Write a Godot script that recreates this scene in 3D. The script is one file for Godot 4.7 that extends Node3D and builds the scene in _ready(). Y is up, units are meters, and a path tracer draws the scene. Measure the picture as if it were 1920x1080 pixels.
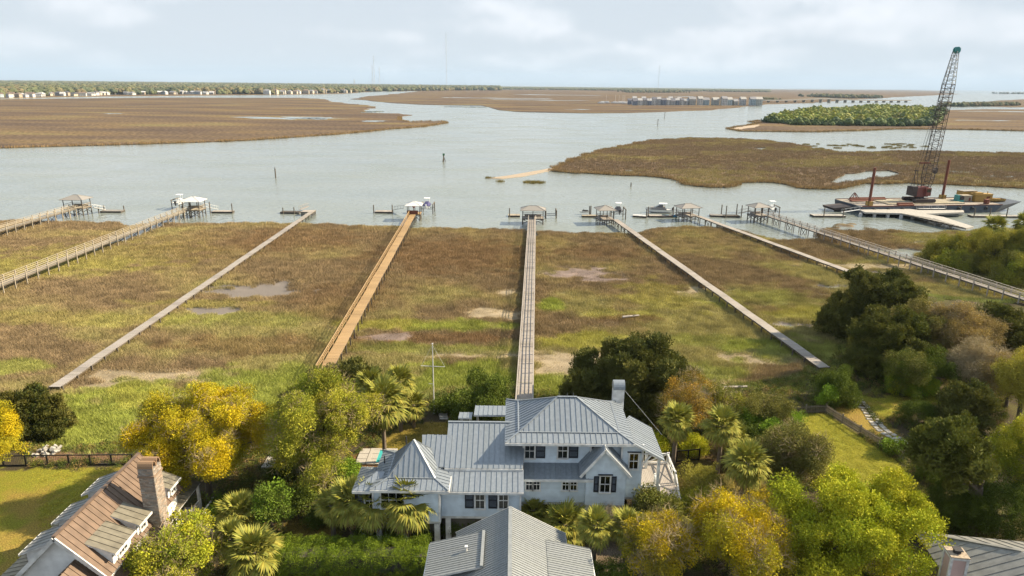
extends Node3D
# A tidal creek with long docks, a marsh, a metal roofed house on piles and its neighbours. Units are metres, water level is y = 0, the creek lies towards -z.

var M := {}
var rng := RandomNumberGenerator.new()
var used := {}
var n_big := FastNoiseLite.new()
var n_mid := FastNoiseLite.new()
var n_fine := FastNoiseLite.new()


class MB:
	var v := PackedVector3Array()
	var n := PackedVector3Array()
	var c := PackedColorArray()
	var uv := PackedVector2Array()
	var tint := Color(1, 1, 1)
	func tri(a: Vector3, b: Vector3, d: Vector3) -> void:
		var m := (d - a).cross(b - a).normalized()
		v.append(a); v.append(b); v.append(d)
		for i in 3:
			n.append(m); c.append(tint)
	func quad(a: Vector3, b: Vector3, d: Vector3, e: Vector3) -> void:
		tri(a, b, d); tri(a, d, e)
	func hexa(p: Array) -> void:   # eight corners: four below, four above, each turning the same way
		quad(p[3], p[2], p[1], p[0]); quad(p[4], p[5], p[6], p[7])
		for i in 4:
			var j := (i + 1) % 4
			quad(p[j], p[j + 4], p[i + 4], p[i])
	func box(m: Vector3, s: Vector3, b := Basis()) -> void:
		var p := []
		for y in [-0.5, 0.5]:
			for q in [[-0.5, -0.5], [0.5, -0.5], [0.5, 0.5], [-0.5, 0.5]]:
				p.append(m + b * Vector3(q[0] * s.x, y * s.y, q[1] * s.z))
		hexa(p)
	func bar(a: Vector3, b: Vector3, w: float, h: float, up := Vector3.UP) -> void:   # a straight timber from a to b
		var f := (b - a).normalized()
		var s := f.cross(up)
		if s.length() < 0.01:
			s = f.cross(Vector3.RIGHT)
		s = s.normalized()
		box((a + b) / 2, Vector3(w, h, a.distance_to(b)), Basis(s, f.cross(s), f))
	func tube(a: Vector3, b: Vector3, r0: float, r1: float, k := 7, caps := true) -> void:
		var f := (b - a).normalized()
		var s := f.cross(Vector3.UP if absf(f.y) < 0.95 else Vector3.RIGHT).normalized()
		var t := f.cross(s)
		for i in k:
			var p := s * cos(TAU * i / k) + t * sin(TAU * i / k)
			var q := s * cos(TAU * (i + 1) / k) + t * sin(TAU * (i + 1) / k)
			var at := v.size()
			quad(a + q * r0, a + p * r0, b + p * r1, b + q * r1)
			for z in 6:
				n[at + z] = q if z == 0 or z == 3 or z == 5 else p
			if caps:
				tri(b, b + q * r1, b + p * r1); tri(a, a + p * r0, a + q * r0)
	func path(pts: Array, r0: float, r1: float, k := 6) -> void:
		for i in pts.size() - 1:
			tube(pts[i], pts[i + 1], lerpf(r0, r1, float(i) / (pts.size() - 1)), lerpf(r0, r1, float(i + 1) / (pts.size() - 1)), k, i == pts.size() - 2 or i == 0)
	func slab(poly: Array, t: float) -> void:   # a flat convex sheet of thickness t below the given corners
		var m: Vector3 = (poly[2] - poly[0]).cross(poly[1] - poly[0]).normalized()
		if m.y < 0:
			m = -m
		for i in range(1, poly.size() - 1):
			up_tri(poly[0], poly[i], poly[i + 1], m)
			up_tri(poly[0] - m * t, poly[i] - m * t, poly[i + 1] - m * t, -m)
		for i in poly.size():
			var a: Vector3 = poly[i]
			var b: Vector3 = poly[(i + 1) % poly.size()]
			quad(a, b, b - m * t, a - m * t)
	func up_tri(a: Vector3, b: Vector3, d: Vector3, m: Vector3) -> void:
		if (d - a).cross(b - a).dot(m) < 0:
			tri(a, d, b)
		else:
			tri(a, b, d)
	func sheet(poly: Array) -> void:
		for i in range(1, poly.size() - 1):
			tri(poly[0], poly[i], poly[i + 1])
	func done() -> ArrayMesh:
		var a := []
		a.resize(Mesh.ARRAY_MAX)
		a[Mesh.ARRAY_VERTEX] = v
		a[Mesh.ARRAY_NORMAL] = n
		a[Mesh.ARRAY_COLOR] = c
		if uv.size() == v.size():
			a[Mesh.ARRAY_TEX_UV] = uv
		var m := ArrayMesh.new()
		m.add_surface_from_arrays(Mesh.PRIMITIVE_TRIANGLES, a)
		return m


func numbered(called: String) -> String:
	used[called] = used.get(called, -1) + 1
	return called if used[called] == 0 else "%s_%03d" % [called, used[called]]


func tag(o: Node3D, label: String, category: String, group := "") -> Node3D:
	o.set_meta("label", label)
	o.set_meta("category", category)
	if group:
		o.set_meta("group", group)
	return o


func thing(called: String, label: String, category: String, at := Vector3.ZERO, turn := 0.0, group := "") -> Node3D:
	var o := Node3D.new()
	o.name = numbered(called)
	add_child(o)
	o.position = at
	o.rotation.y = turn
	return tag(o, label, category, group)


func part(called: String, mesh: Mesh, mat: Material, parent: Node3D, at := Transform3D(), kind := "") -> MeshInstance3D:
	var o := MeshInstance3D.new()
	o.name = called if parent != self else numbered(called)
	o.mesh = mesh
	o.material_override = mat
	o.transform = at
	if kind:
		o.set_meta("kind", kind)
	parent.add_child(o, true)
	return o


func setting(called: String, mesh: Mesh, mat: Material) -> MeshInstance3D:
	return part(called, mesh, mat, self, Transform3D(), "structure")


func copies(called: String, mesh: Mesh, mat: Material, parent: Node3D, where: Array, tints: Array, kind := "") -> MultiMeshInstance3D:
	var mm := MultiMesh.new()
	mm.transform_format = MultiMesh.TRANSFORM_3D
	mm.use_colors = true
	mm.mesh = mesh
	var k := where.size()
	mm.instance_count = k
	var buf := PackedFloat32Array()
	buf.resize(k * 16)
	for i in k:
		var t: Transform3D = where[i]
		var q: Color = tints[i]
		var j := i * 16
		buf[j] = t.basis.x.x; buf[j + 1] = t.basis.y.x; buf[j + 2] = t.basis.z.x; buf[j + 3] = t.origin.x
		buf[j + 4] = t.basis.x.y; buf[j + 5] = t.basis.y.y; buf[j + 6] = t.basis.z.y; buf[j + 7] = t.origin.y
		buf[j + 8] = t.basis.x.z; buf[j + 9] = t.basis.y.z; buf[j + 10] = t.basis.z.z; buf[j + 11] = t.origin.z
		buf[j + 12] = q.r; buf[j + 13] = q.g; buf[j + 14] = q.b; buf[j + 15] = 1.0
	mm.buffer = buf
	var o := MultiMeshInstance3D.new()
	o.name = called if parent != self else numbered(called)
	o.multimesh = mm
	o.material_override = mat
	if kind:
		o.set_meta("kind", kind)
	parent.add_child(o, true)
	return o


func lin(r: float, g: float, b: float) -> Color:
	return Color(r, g, b).linear_to_srgb()


func noise_tex(freq: float, seed_: int, size := 512, ramp: Array = [], normal := false, octaves := 5, strength := 4.0) -> NoiseTexture2D:
	var t := NoiseTexture2D.new()
	t.width = size
	t.height = size
	t.seamless = true
	t.normalize = true
	var f := FastNoiseLite.new()
	f.seed = seed_
	f.frequency = freq
	f.fractal_octaves = octaves
	t.noise = f
	if ramp:
		var g := Gradient.new()
		g.offsets = PackedFloat32Array(ramp.map(func(x): return x[0]))
		g.colors = PackedColorArray(ramp.map(func(x): return x[1]))
		t.color_ramp = g
	if normal:
		t.as_normal_map = true
		t.bump_strength = strength
	return t


func mat(called: String, c: Color, rough := 0.8, metal := 0.0) -> StandardMaterial3D:
	var m := StandardMaterial3D.new()
	m.resource_name = called
	m.albedo_color = c
	m.roughness = rough
	m.metallic = metal
	m.vertex_color_use_as_albedo = true
	M[called] = m
	return m


func grained(m: StandardMaterial3D, tex: Texture2D, scale: float, bump: Texture2D = null, depth := 1.0) -> StandardMaterial3D:   # colour grain laid on in world axes, with relief in centimetres
	m.albedo_texture = tex
	m.uv1_triplanar = true
	m.uv1_world_triplanar = true
	m.uv1_scale = Vector3.ONE * scale
	if bump:
		m.heightmap_enabled = true
		m.heightmap_texture = bump
		m.heightmap_scale = depth
	return m


func grey_ramp(lo: float, hi: float) -> Array:
	return [[0.0, Color(lo, lo, lo)], [1.0, Color(hi, hi, hi)]]


func make_materials() -> void:
	var blotch := noise_tex(0.012, 3, 512, grey_ramp(0.72, 1.0))
	var speck := noise_tex(0.08, 4, 512, grey_ramp(0.62, 1.0))
	var grain := noise_tex(0.03, 5, 512, grey_ramp(0.5, 1.0))
	var sheen := noise_tex(0.02, 6, 512, grey_ramp(0.86, 1.0))
	# timber, metal, paint
	grained(mat("old_wood", lin(0.50, 0.45, 0.40), 0.85), speck, 0.35)
	grained(mat("new_wood", lin(0.56, 0.375, 0.18), 0.8), speck, 0.35)
	grained(mat("tan_wood", lin(0.50, 0.435, 0.33), 0.85), speck, 0.35)
	grained(mat("dark_wood", lin(0.10, 0.085, 0.07), 0.9), speck, 0.35)
	grained(mat("pile_wood", lin(0.17, 0.145, 0.115), 0.95), speck, 0.35)
	grained(mat("fence_wood", lin(0.27, 0.23, 0.18), 0.9), speck, 0.3)
	grained(mat("zinc", lin(0.262, 0.298, 0.335), 0.4, 0.3), sheen, 0.3)
	grained(mat("zinc_dull", lin(0.285, 0.305, 0.31), 0.5, 0.2), sheen, 0.3)
	grained(mat("bronze_roof", lin(0.20, 0.135, 0.092), 0.5, 0.2), blotch, 0.2)
	grained(mat("sage_roof", lin(0.26, 0.235, 0.175), 0.5, 0.2), blotch, 0.2)
	grained(mat("slate_roof", lin(0.30, 0.30, 0.28), 0.6, 0.1), blotch, 0.2)
	grained(mat("siding", lin(0.60, 0.69, 0.765), 0.6), sheen, 0.1)
	grained(mat("white_siding", lin(0.80, 0.80, 0.78), 0.6), sheen, 0.1)
	grained(mat("white", lin(0.80, 0.80, 0.78), 0.55), blotch, 0.15)
	mat("shutter", lin(0.018, 0.022, 0.032), 0.5)
	mat("dark", lin(0.02, 0.02, 0.022), 0.7)
	mat("black_metal", lin(0.02, 0.02, 0.02), 0.5, 0.3)
	var gl := mat("glass", Color(0.04, 0.06, 0.06, 1.0), 0.06)
	gl.metallic_specular = 0.8
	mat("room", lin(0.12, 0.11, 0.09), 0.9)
	grained(mat("brick", Color(1, 1, 1), 0.9), speck, 0.5)
	grained(mat("concrete", lin(0.45, 0.43, 0.39), 0.9), blotch, 0.3, grain, 0.4)
	grained(mat("paver", lin(0.58, 0.54, 0.47), 0.9), speck, 0.3)
	mat("pool_water", lin(0.06, 0.38, 0.38), 0.08)
	grained(mat("rust", lin(0.23, 0.075, 0.045), 0.8, 0.2), speck, 0.4)
	grained(mat("crane_red", lin(0.24, 0.07, 0.055), 0.6), speck, 0.4)
	grained(mat("steel_dark", lin(0.09, 0.07, 0.065), 0.7, 0.3), speck, 0.4)
	grained(mat("hull_blue", lin(0.075, 0.095, 0.125), 0.6, 0.1), blotch, 0.15)
	grained(mat("barge_deck", lin(0.40, 0.35, 0.29), 0.9), blotch, 0.15)
	grained(mat("machine_yellow", lin(0.46, 0.29, 0.07), 0.6), blotch, 0.3)
	mat("teal", lin(0.03, 0.20, 0.20), 0.5)
	mat("navy_cloth", lin(0.045, 0.045, 0.13), 0.8)
	mat("white_gel", lin(0.78, 0.78, 0.76), 0.25)
	mat("blue_gel", lin(0.02, 0.22, 0.42), 0.35)
	mat("red_cloth", lin(0.55, 0.05, 0.05), 0.8)
	mat("marker_green", lin(0.05, 0.16, 0.07), 0.6)
	grained(mat("roof_tan", lin(0.36, 0.34, 0.315), 0.8), speck, 0.3)
	grained(mat("roof_white", lin(0.72, 0.72, 0.71), 0.6), blotch, 0.3)
	grained(mat("wall_far", Color(1, 1, 1), 0.8), blotch, 0.05)
	# plants: each copy or face carries its own tint
	var leaf := mat("leaf", Color(1, 1, 1), 0.65)
	leaf.metallic_specular = 0.15
	leaf.backlight_enabled = true
	leaf.backlight = Color(0.5, 0.5, 0.35)
	var blade := mat("blade", Color(1, 1, 1), 0.75)
	blade.metallic_specular = 0.15
	blade.backlight_enabled = true
	blade.backlight = Color(0.45, 0.45, 0.3)
	grained(mat("bark", lin(0.17, 0.135, 0.10), 0.95), speck, 0.8)
	grained(mat("palm_bark", lin(0.25, 0.20, 0.15), 0.95), speck, 0.9)
	mat("far_leaf", Color(1, 1, 1), 0.9)
	# ground
	var earth := mat("earth", Color(1, 1, 1), 0.95)
	earth.metallic_specular = 0.2
	earth.detail_enabled = true
	earth.detail_blend_mode = BaseMaterial3D.BLEND_MODE_MUL
	earth.detail_albedo = noise_tex(0.06, 11, 1024, grey_ramp(0.5, 1.0), false, 5)
	earth.detail_uv_layer = BaseMaterial3D.DETAIL_UV_2
	earth.uv2_triplanar = true
	earth.uv2_world_triplanar = true
	earth.uv2_scale = Vector3.ONE * 0.11
	earth.texture_repeat = true
	# far marsh: streaks of dead and living cordgrass
	var far := mat("far_marsh", Color(1, 1, 1), 0.95)
	far.metallic_specular = 0.15
	far.albedo_texture = noise_tex(0.006, 21, 1024, [[0.0, lin(0.15, 0.115, 0.09)], [0.3, lin(0.21, 0.152, 0.11)], [0.5, lin(0.255, 0.185, 0.12)], [0.68, lin(0.305, 0.215, 0.12)], [0.8, lin(0.345, 0.27, 0.135)], [1.0, lin(0.30, 0.275, 0.125)]], false, 6)
	far.uv1_triplanar = true
	far.uv1_world_triplanar = true
	far.uv1_scale = Vector3(0.0007, 0.01, 0.0024)
	far.detail_enabled = true
	far.detail_blend_mode = BaseMaterial3D.BLEND_MODE_MUL
	far.detail_albedo = noise_tex(0.02, 22, 1024, grey_ramp(0.45, 1.0), false, 7)
	far.detail_uv_layer = BaseMaterial3D.DETAIL_UV_2
	far.uv2_triplanar = true
	far.uv2_world_triplanar = true
	far.uv2_scale = Vector3(0.012, 0.02, 0.022)
	grained(mat("sand", lin(0.50, 0.40, 0.29), 0.95), speck, 0.1)
	grained(mat("mud", lin(0.20, 0.17, 0.15), 0.6), speck, 0.1)
	var water := mat("water", lin(0.20, 0.22, 0.195), 0.34)
	water.metallic_specular = 0.5
	water.albedo_texture = noise_tex(0.004, 33, 1024, [[0.0, lin(0.82, 0.86, 0.88)], [1.0, Color(1, 1, 1)]], false, 5)
	water.roughness_texture = noise_tex(0.005, 32, 1024, [[0.0, Color(0.3, 0.3, 0.3)], [0.45, Color(0.5, 0.5, 0.5)], [1.0, Color(1, 1, 1)]], false, 6)
	water.normal_enabled = true
	water.normal_texture = noise_tex(0.11, 31, 1024, [], true, 4, 5.0)
	water.normal_scale = 0.13
	water.uv1_triplanar = true
	water.uv1_world_triplanar = true
	water.uv1_scale = Vector3(0.0026, 0.0026, 0.0066)



func sky_cover() -> ImageTexture:   # thin streaks of cloud over the whole sky
	var w := 1024
	var h := 512
	var f := FastNoiseLite.new()
	f.seed = 8
	f.frequency = 1.0
	f.fractal_octaves = 6
	f.domain_warp_enabled = true
	f.domain_warp_amplitude = 0.35
	f.domain_warp_frequency = 1.4
	var bytes := PackedByteArray()
	bytes.resize(w * h * 4)
	for y in h:
		var up := (0.5 - (y + 0.5) / h) * PI
		for x in w:
			var a := (x + 0.5) / w * TAU
			var d := Vector3(cos(up) * cos(a), sin(up), cos(up) * sin(a))
			var k := 0.0
			if d.y > 0.0:
				var p := d / (d.y + 0.16)   # a layer of cloud seen from below
				k = smoothstep(-0.12, 0.55, f.get_noise_3d(p.x * 0.9, 2.0, p.z * 0.9))
			var j := (y * w + x) * 4
			bytes[j] = 255; bytes[j + 1] = 250; bytes[j + 2] = 248; bytes[j + 3] = int(k * 255)
	return ImageTexture.create_from_image(Image.create_from_data(w, h, false, Image.FORMAT_RGBA8, bytes))


func make_view() -> void:
	var cam := Camera3D.new()
	cam.name = "camera"
	cam.position = Vector3(0, 36, 0)
	cam.rotation_degrees = Vector3(-16.6, 0, 0.6)
	cam.fov = 45.75
	cam.near = 0.5
	cam.far = 60000.0
	cam.current = true
	add_child(cam)
	var sm := ProceduralSkyMaterial.new()
	sm.sky_top_color = Color(0.715, 0.775, 0.84)
	sm.sky_horizon_color = Color(0.80, 0.823, 0.843)
	sm.sky_curve = 0.16
	sm.ground_bottom_color = Color(0.42, 0.42, 0.38)
	sm.ground_horizon_color = Color(0.70, 0.74, 0.77)
	sm.sky_energy_multiplier = 0.70
	sm.sun_angle_max = 30.0
	sm.sun_curve = 0.05
	sm.sky_cover = sky_cover()
	sm.sky_cover_modulate = Color(1, 0.955, 0.93, 0.16)
	var env := Environment.new()
	env.background_mode = Environment.BG_SKY
	env.sky = Sky.new()
	env.sky.sky_material = sm
	env.background_energy_multiplier = 1.0
	env.tonemap_mode = Environment.TONE_MAPPER_LINEAR
	env.tonemap_exposure = 2.75
	env.fog_enabled = true
	env.fog_density = 0.00004
	env.fog_light_color = Color(0.74, 0.84, 0.95)
	env.sdfgi_enabled = true
	env.ssao_enabled = true
	env.ssil_enabled = true
	var we := WorldEnvironment.new()
	we.name = "world_environment"
	we.environment = env
	add_child(we)
	var sun := DirectionalLight3D.new()
	sun.name = "sun"
	sun.light_energy = 1.38
	sun.light_color = Color(1.0, 0.925, 0.80)
	sun.light_angular_distance = 0.5
	sun.shadow_enabled = true
	sun.sky_mode = DirectionalLight3D.SKY_MODE_LIGHT_ONLY
	add_child(sun)
	var towards := Vector3(cos(deg_to_rad(10)) * cos(deg_to_rad(35)), sin(deg_to_rad(35)), -sin(deg_to_rad(10)) * cos(deg_to_rad(35)))
	sun.look_at_from_position(towards, Vector3.ZERO)



# ---- land and marsh -------------------------------------------------------------------------------------------------

const X0 := -190.0
const X1 := 200.0
const Z0 := -186.0
const Z1 := 40.0
var shore := []   # x, z of the edge of the marsh grass
var bank := []    # x, z where firm land falls to the marsh
var pools := []   # x, z, rx, rz, depth
var patches := [] # x, z, rx, rz, colour, strength, height of the grass there
var lawns := []   # polygon, colour, roughness of its edge
var pool_grid := []
var patch_grid := []
var lawn_grid := []
const CELL := 6.0
const CELLS := 66


func gridded(list: Array, reach: Callable) -> Array:   # which of the patches touch each six metre cell
	var g := []
	g.resize(CELLS * 40)
	for i in g.size():
		g[i] = []
	for p in list:
		var r: Rect2 = reach.call(p)
		for j in range(maxi(0, int((r.position.y - Z0) / CELL)), mini(39, int((r.end.y - Z0) / CELL)) + 1):
			for i in range(maxi(0, int((r.position.x - X0) / CELL)), mini(CELLS - 1, int((r.end.x - X0) / CELL)) + 1):
				g[j * CELLS + i].append(p)
	return g


func near(g: Array, x: float, z: float) -> Array:
	return g[clampi(int((z - Z0) / CELL), 0, 39) * CELLS + clampi(int((x - X0) / CELL), 0, CELLS - 1)]


func along(line: Array, x: float) -> float:
	for i in line.size() - 1:
		if x <= line[i + 1].x:
			return lerpf(line[i].y, line[i + 1].y, clampf((x - line[i].x) / (line[i + 1].x - line[i].x), 0, 1))
	return line[-1].y


func blob(p: Array, x: float, z: float) -> float:   # 1 inside an uneven patch, 0 outside
	var dx: float = (x - p[0]) / p[2]
	var dz: float = (z - p[1]) / p[3]
	var d := dx * dx + dz * dz
	if d > 2.2:
		return 0.0
	return 1.0 - smoothstep(0.68, 1.12, sqrt(d) + 0.55 * n_mid.get_noise_2d(x * 2.2, z * 2.2) + 0.3 * n_fine.get_noise_2d(x * 0.7, z * 1.1))


func pool_at(x: float, z: float) -> float:
	var k := 0.0
	for p in near(pool_grid, x, z):
		k = maxf(k, blob(p, x, z) * p[4])
	return k


func wet(x: float, z: float) -> float:   # how far out beyond the grass edge, metres
	return along(shore, x) + 2.2 * n_mid.get_noise_2d(x * 1.5, z * 0.7) - z


func firm(x: float, z: float) -> float:
	return smoothstep(-9.0, 0.0, z - along(bank, x) + 3.0 * n_mid.get_noise_2d(x, z))


func gh(x: float, z: float) -> float:
	var h := lerpf(0.42 + 0.10 * n_mid.get_noise_2d(x * 0.8, z * 0.8), 1.2 + 0.12 * n_big.get_noise_2d(x, z), firm(x, z))
	h -= pool_at(x, z) * 0.75
	var out := wet(x, z)
	return lerpf(h, -0.8, smoothstep(-0.5, 5.0, out))


func marsh_color(x: float, z: float) -> Color:   # colour of the cordgrass itself
	var k := n_big.get_noise_2d(x * 1.1, z * 1.6)
	var m := n_mid.get_noise_2d(x + 300, z)
	var near := smoothstep(-150.0, -85.0, z - along(bank, x) - 75.0)
	var c := Color(0.262, 0.19, 0.105)
	c = c.lerp(Color(0.32, 0.25, 0.112), smoothstep(-0.25, 0.35, k + 0.4 * m + 0.35 * near - 0.1))
	c = c.lerp(Color(0.335, 0.295, 0.11), smoothstep(0.05, 0.55, k * 0.7 + 0.5 * m + 0.75 * near - 0.25))
	c = c.lerp(Color(0.265, 0.29, 0.075), smoothstep(0.25, 0.8, firm(x, z) * 1.5 + 0.3 * m))
	var grey := c.get_luminance() * 0.12   # old growth is duller than fresh
	c = Color(c.r * 0.88 + grey, c.g * 0.88 + grey, c.b * 0.88 + grey)
	for p in near(patch_grid, x, z):
		c = c.lerp(p[4], blob(p, x, z) * p[5])
	var v := 1.12 + 0.42 * n_mid.get_noise_2d(x * 3.1, z * 4.2) + 0.22 * n_fine.get_noise_2d(x * 0.8, z * 0.9)   # tussocks of older and younger growth
	return Color(c.r * v, c.g * v, c.b * v)


func inside(poly: PackedVector2Array, x: float, z: float) -> bool:
	return Geometry2D.is_point_in_polygon(Vector2(x, z), poly)


func ground_color(x: float, z: float) -> Color:
	var f := firm(x, z)
	var c := marsh_color(x, z)
	if f > 0.02:
		var n := n_fine.get_noise_2d(x * 1.3, z * 1.3)
		var m := n_mid.get_noise_2d(x * 2.0 + 50, z * 2.0)
		var soil := Color(0.105, 0.085, 0.05).lerp(Color(0.16, 0.145, 0.055), smoothstep(-0.2, 0.35, m + 0.5 * n))
		for l in near(lawn_grid, x, z):
			var jx: float = x + l[2] * (n + 0.6 * m)
			var jz: float = z + l[2] * (n_fine.get_noise_2d(z * 1.3, x * 1.3 + 90))
			if l[3].has_point(Vector2(jx, jz)) and inside(l[0], jx, jz):
				var g: Color = l[1]
				soil = g.lerp(l[4], smoothstep(-0.25, 0.4, m + 0.5 * n))
		c = c.lerp(soil, smoothstep(0.25, 0.7, f))
	var p := pool_at(x, z)
	if p > 0.0:
		c = c.lerp(Color(0.31, 0.275, 0.25), smoothstep(0.05, 0.35, p))
	return c.lerp(Color(0.14, 0.12, 0.09), smoothstep(-1.0, 2.0, wet(x, z)))


func lawn(points: Array, a: Color, b: Color, rough := 0.5) -> void:
	var poly := PackedVector2Array(points)
	var box := Rect2(poly[0], Vector2.ZERO)
	for p in poly:
		box = box.expand(p)
	lawns.append([poly, a, rough, box, b])


func make_ground() -> void:
	shore = [Vector2(-189.34, -175.13), Vector2(-133.79, -175.26), Vector2(-117.2, -175.44), Vector2(-103.19, -174.06), Vector2(-99.42, -171.47), Vector2(-95.44, -171.68), Vector2(-91.4, -173.98), Vector2(-75.16, -174.85), Vector2(-58.09, -175.76), Vector2(-44.49, -174.37), Vector2(-27.58, -172.5), Vector2(-15.18, -171.79), Vector2(-1.51, -170.49), Vector2(10.58, -168.5), Vector2(22.65, -168.46), Vector2(28.03, -166.83), Vector2(32.35, -170.24), Vector2(37.13, -173.8), Vector2(46.2, -177.02), Vector2(54.55, -176.76), Vector2(59.89, -171.63), Vector2(62.08, -165.4), Vector2(67.11, -162.04), Vector2(76.89, -169.88), Vector2(88.17, -182.81), Vector2(94.08, -186.11), Vector2(97.8, -179.01), Vector2(103.32, -171.2), Vector2(116.26, -174.47), Vector2(128.69, -180.61), Vector2(157.34, -173.88), Vector2(230.89, -177.53)]
	bank = [Vector2(-200, -55), Vector2(-60, -57), Vector2(-36, -57.5), Vector2(-24, -62), Vector2(-14, -68), Vector2(-6, -70), Vector2(10, -69), Vector2(24, -73), Vector2(34, -73), Vector2(42, -78), Vector2(48, -90), Vector2(56, -108), Vector2(70, -112), Vector2(84, -108), Vector2(96, -112), Vector2(104, -150), Vector2(130, -162), Vector2(200, -160)]
	for q in [[Vector2(-45.18, -115.13), 9, 3.6, 0.5], [Vector2(-43.02, -118.52), 4, 4, 0.5], [Vector2(-47.55, -104.95), 6, 2.6, 0.5], [Vector2(-50.3, -118.59), 5, 1.2, 0.5], [Vector2(22.03, -180.75), 3, 5, 1.0],
			[Vector2(4.76, -166.3), 1.6, 10, 1.0], [Vector2(68.63, -169.47), 9, 6, 1.2], [Vector2(88.75, -153.03), 7, 3.4, 1.1], [Vector2(87.09, -148.86), 3, 4, 1.1], [Vector2(59.87, -122.65), 3.6, 1.6, 1.0], [Vector2(73.08, -132.97), 3, 1.4, 1.0],
			[Vector2(44.32, -100.91), 3.5, 1.8, 0.62], [Vector2(101.88, -181.35), 13, 5, 1.4], [Vector2(89.84, -177.2), 6, 3, 1.1], [Vector2(100.62, -161.87), 5, 2, 1.0], [Vector2(39.46, -119.49), 1.3, 0.8, 0.7], [Vector2(-92.27, -161.48), 3.4, 16, 0.95], [Vector2(114.68, -154.2), 12, 6, 1.0]]:
		pools.append([q[0].x, q[0].y, q[1], q[2], q[3]])
	var green := Color(0.285, 0.315, 0.075)
	var lime := Color(0.38, 0.365, 0.09)
	var straw := Color(0.44, 0.36, 0.24)
	var grey := Color(0.30, 0.235, 0.205)
	var brown := Color(0.235, 0.155, 0.085)
	for q in [[Vector2(13.15, -130.24), 8, 4.5, grey, 1.0, 0.12], [Vector2(17.29, -125.4), 6, 1.6, grey, 1.0, 0.2], [Vector2(-2.55, -104.81), 5, 3, straw, 1.0, 0.1], [Vector2(-0.94, -116.06), 2.5, 2.5, straw, 0.9, 0.2], [Vector2(-15.5, -98.78), 14, 2.6, lime, 0.8, 0.8],
			[Vector2(-8.11, -98.53), 9, 3, green, 0.8, 0.9], [Vector2(-12.35, -93.13), 14, 2.5, brown, 0.9, 0.9], [Vector2(-17.87, -93.63), 4, 1.8, grey, 0.9, 0.2], [Vector2(-5.76, -87.17), 9, 1.6, straw, 0.85, 0.25], [Vector2(-13.32, -88.93), 14, 2.2, green, 0.6, 0.9],
			[Vector2(7.29, -85.39), 6, 3.4, straw, 1.0, 0.1], [Vector2(5.59, -80.92), 4, 3, straw, 0.9, 0.2], [Vector2(6.29, -108.7), 2.4, 4, green, 1.0, 1.0], [Vector2(10.91, -92.73), 9, 3, lime, 0.8, 0.9], [Vector2(16.47, -104.89), 9, 2.5, lime, 0.5, 0.7],
			[Vector2(18.79, -146.95), 10, 7, brown, 0.5, 1.0], [Vector2(27.39, -115.47), 8, 10, lime, 0.45, 0.9], [Vector2(18.66, -102.34), 5, 2, brown, 0.7, 0.8], [Vector2(34.49, -117.33), 5, 4, straw, 0.8, 0.3], [Vector2(43.09, -114.44), 12, 6, green, 0.4, 0.9], [Vector2(35.2, -87.09), 8, 2.5, straw, 0.9, 0.2],
			[Vector2(75.48, -137.74), 14, 3, straw, 0.8, 0.3], [Vector2(50.68, -106), 9, 3.5, lime, 0.6, 0.9], [Vector2(-45.38, -78.78), 10, 2.2, straw, 0.85, 0.25], [Vector2(-47.6, -75.57), 5, 1.6, straw, 0.9, 0.2], [Vector2(-36.99, -77.96), 5, 2.4, straw, 0.9, 0.15],
			[Vector2(-52.43, -108.16), 14, 2, lime, 0.4, 0.9], [Vector2(-85.74, -139.95), 22, 14, lime, 0.35, 0.9], [Vector2(-95.29, -130.74), 26, 9, lime, 0.35, 0.9], [Vector2(-69.23, -99.56), 26, 3.5, lime, 0.35, 0.9], [Vector2(-65.06, -81.01), 6, 3, green, 0.7, 1.0], [Vector2(-35.82, -89.3), 14, 4, brown, 0.6, 1.0],
			[Vector2(-40.69, -100.46), 12, 4, green, 0.4, 0.9], [Vector2(-38.83, -68.44), 18, 9, green, 1.0, 1.0], [Vector2(-42.68, -63.9), 16, 6, green, 1.0, 0.9], [Vector2(-49.3, -65.52), 12, 6, green, 1.0, 0.9], [Vector2(-37.68, -73.68), 10, 4, lime, 0.7, 1.0], [Vector2(-30.99, -76.09), 12, 5, green, 0.9, 1.1], [Vector2(-26.81, -79.4), 9, 4, green, 0.8, 1.0], [Vector2(-5.98, -79.94), 9, 5, green, 1.0, 1.1], [Vector2(6.68, -77.03), 6, 4, green, 0.9, 0.9],
			[Vector2(28.77, -92.99), 10, 3, green, 0.5, 0.9], [Vector2(22.36, -82.38), 8, 4, green, 0.6, 0.9], [Vector2(40.72, -89.95), 10, 5, green, 0.8, 1.0], [Vector2(43.58, -77.51), 14, 3, green, 0.9, 0.9], [Vector2(47.23, -74.58), 14, 3, green, 0.6, 0.9], [Vector2(-29.34, -111.92), 9, 12, brown, 0.5, 1.0],
			[Vector2(-12.73, -143.13), 20, 16, brown, 0.75, 1.0], [Vector2(-50.35, -157.14), 16, 14, brown, 0.6, 1.0], [Vector2(-67.76, -150.77), 16, 16, brown, 0.35, 1.0]]:
		patches.append([q[0].x, q[0].y, q[1], q[2], q[3], q[4], q[5]])
	var gold := Color(0.41, 0.30, 0.07)
	var fresh := Color(0.32, 0.315, 0.04)
	lawn([Vector2(-61.75, -55.28), Vector2(-44.53, -55.98), Vector2(-35.63, -56.52), Vector2(-31.84, -54.43), Vector2(-23.77, -38.2), Vector2(-45.31, -37.9)], fresh, gold, 0.8)   # lawn of the house with the brick chimney
	lawn([Vector2(-13.53, -59.99), Vector2(-11.97, -64.96), Vector2(-6.45, -66.28), Vector2(-5.6, -59.64), Vector2(-8.48, -57.62), Vector2(-12.2, -58.51)], gold, Color(0.27, 0.23, 0.045), 0.6)   # yard behind the metal roofed house
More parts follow.
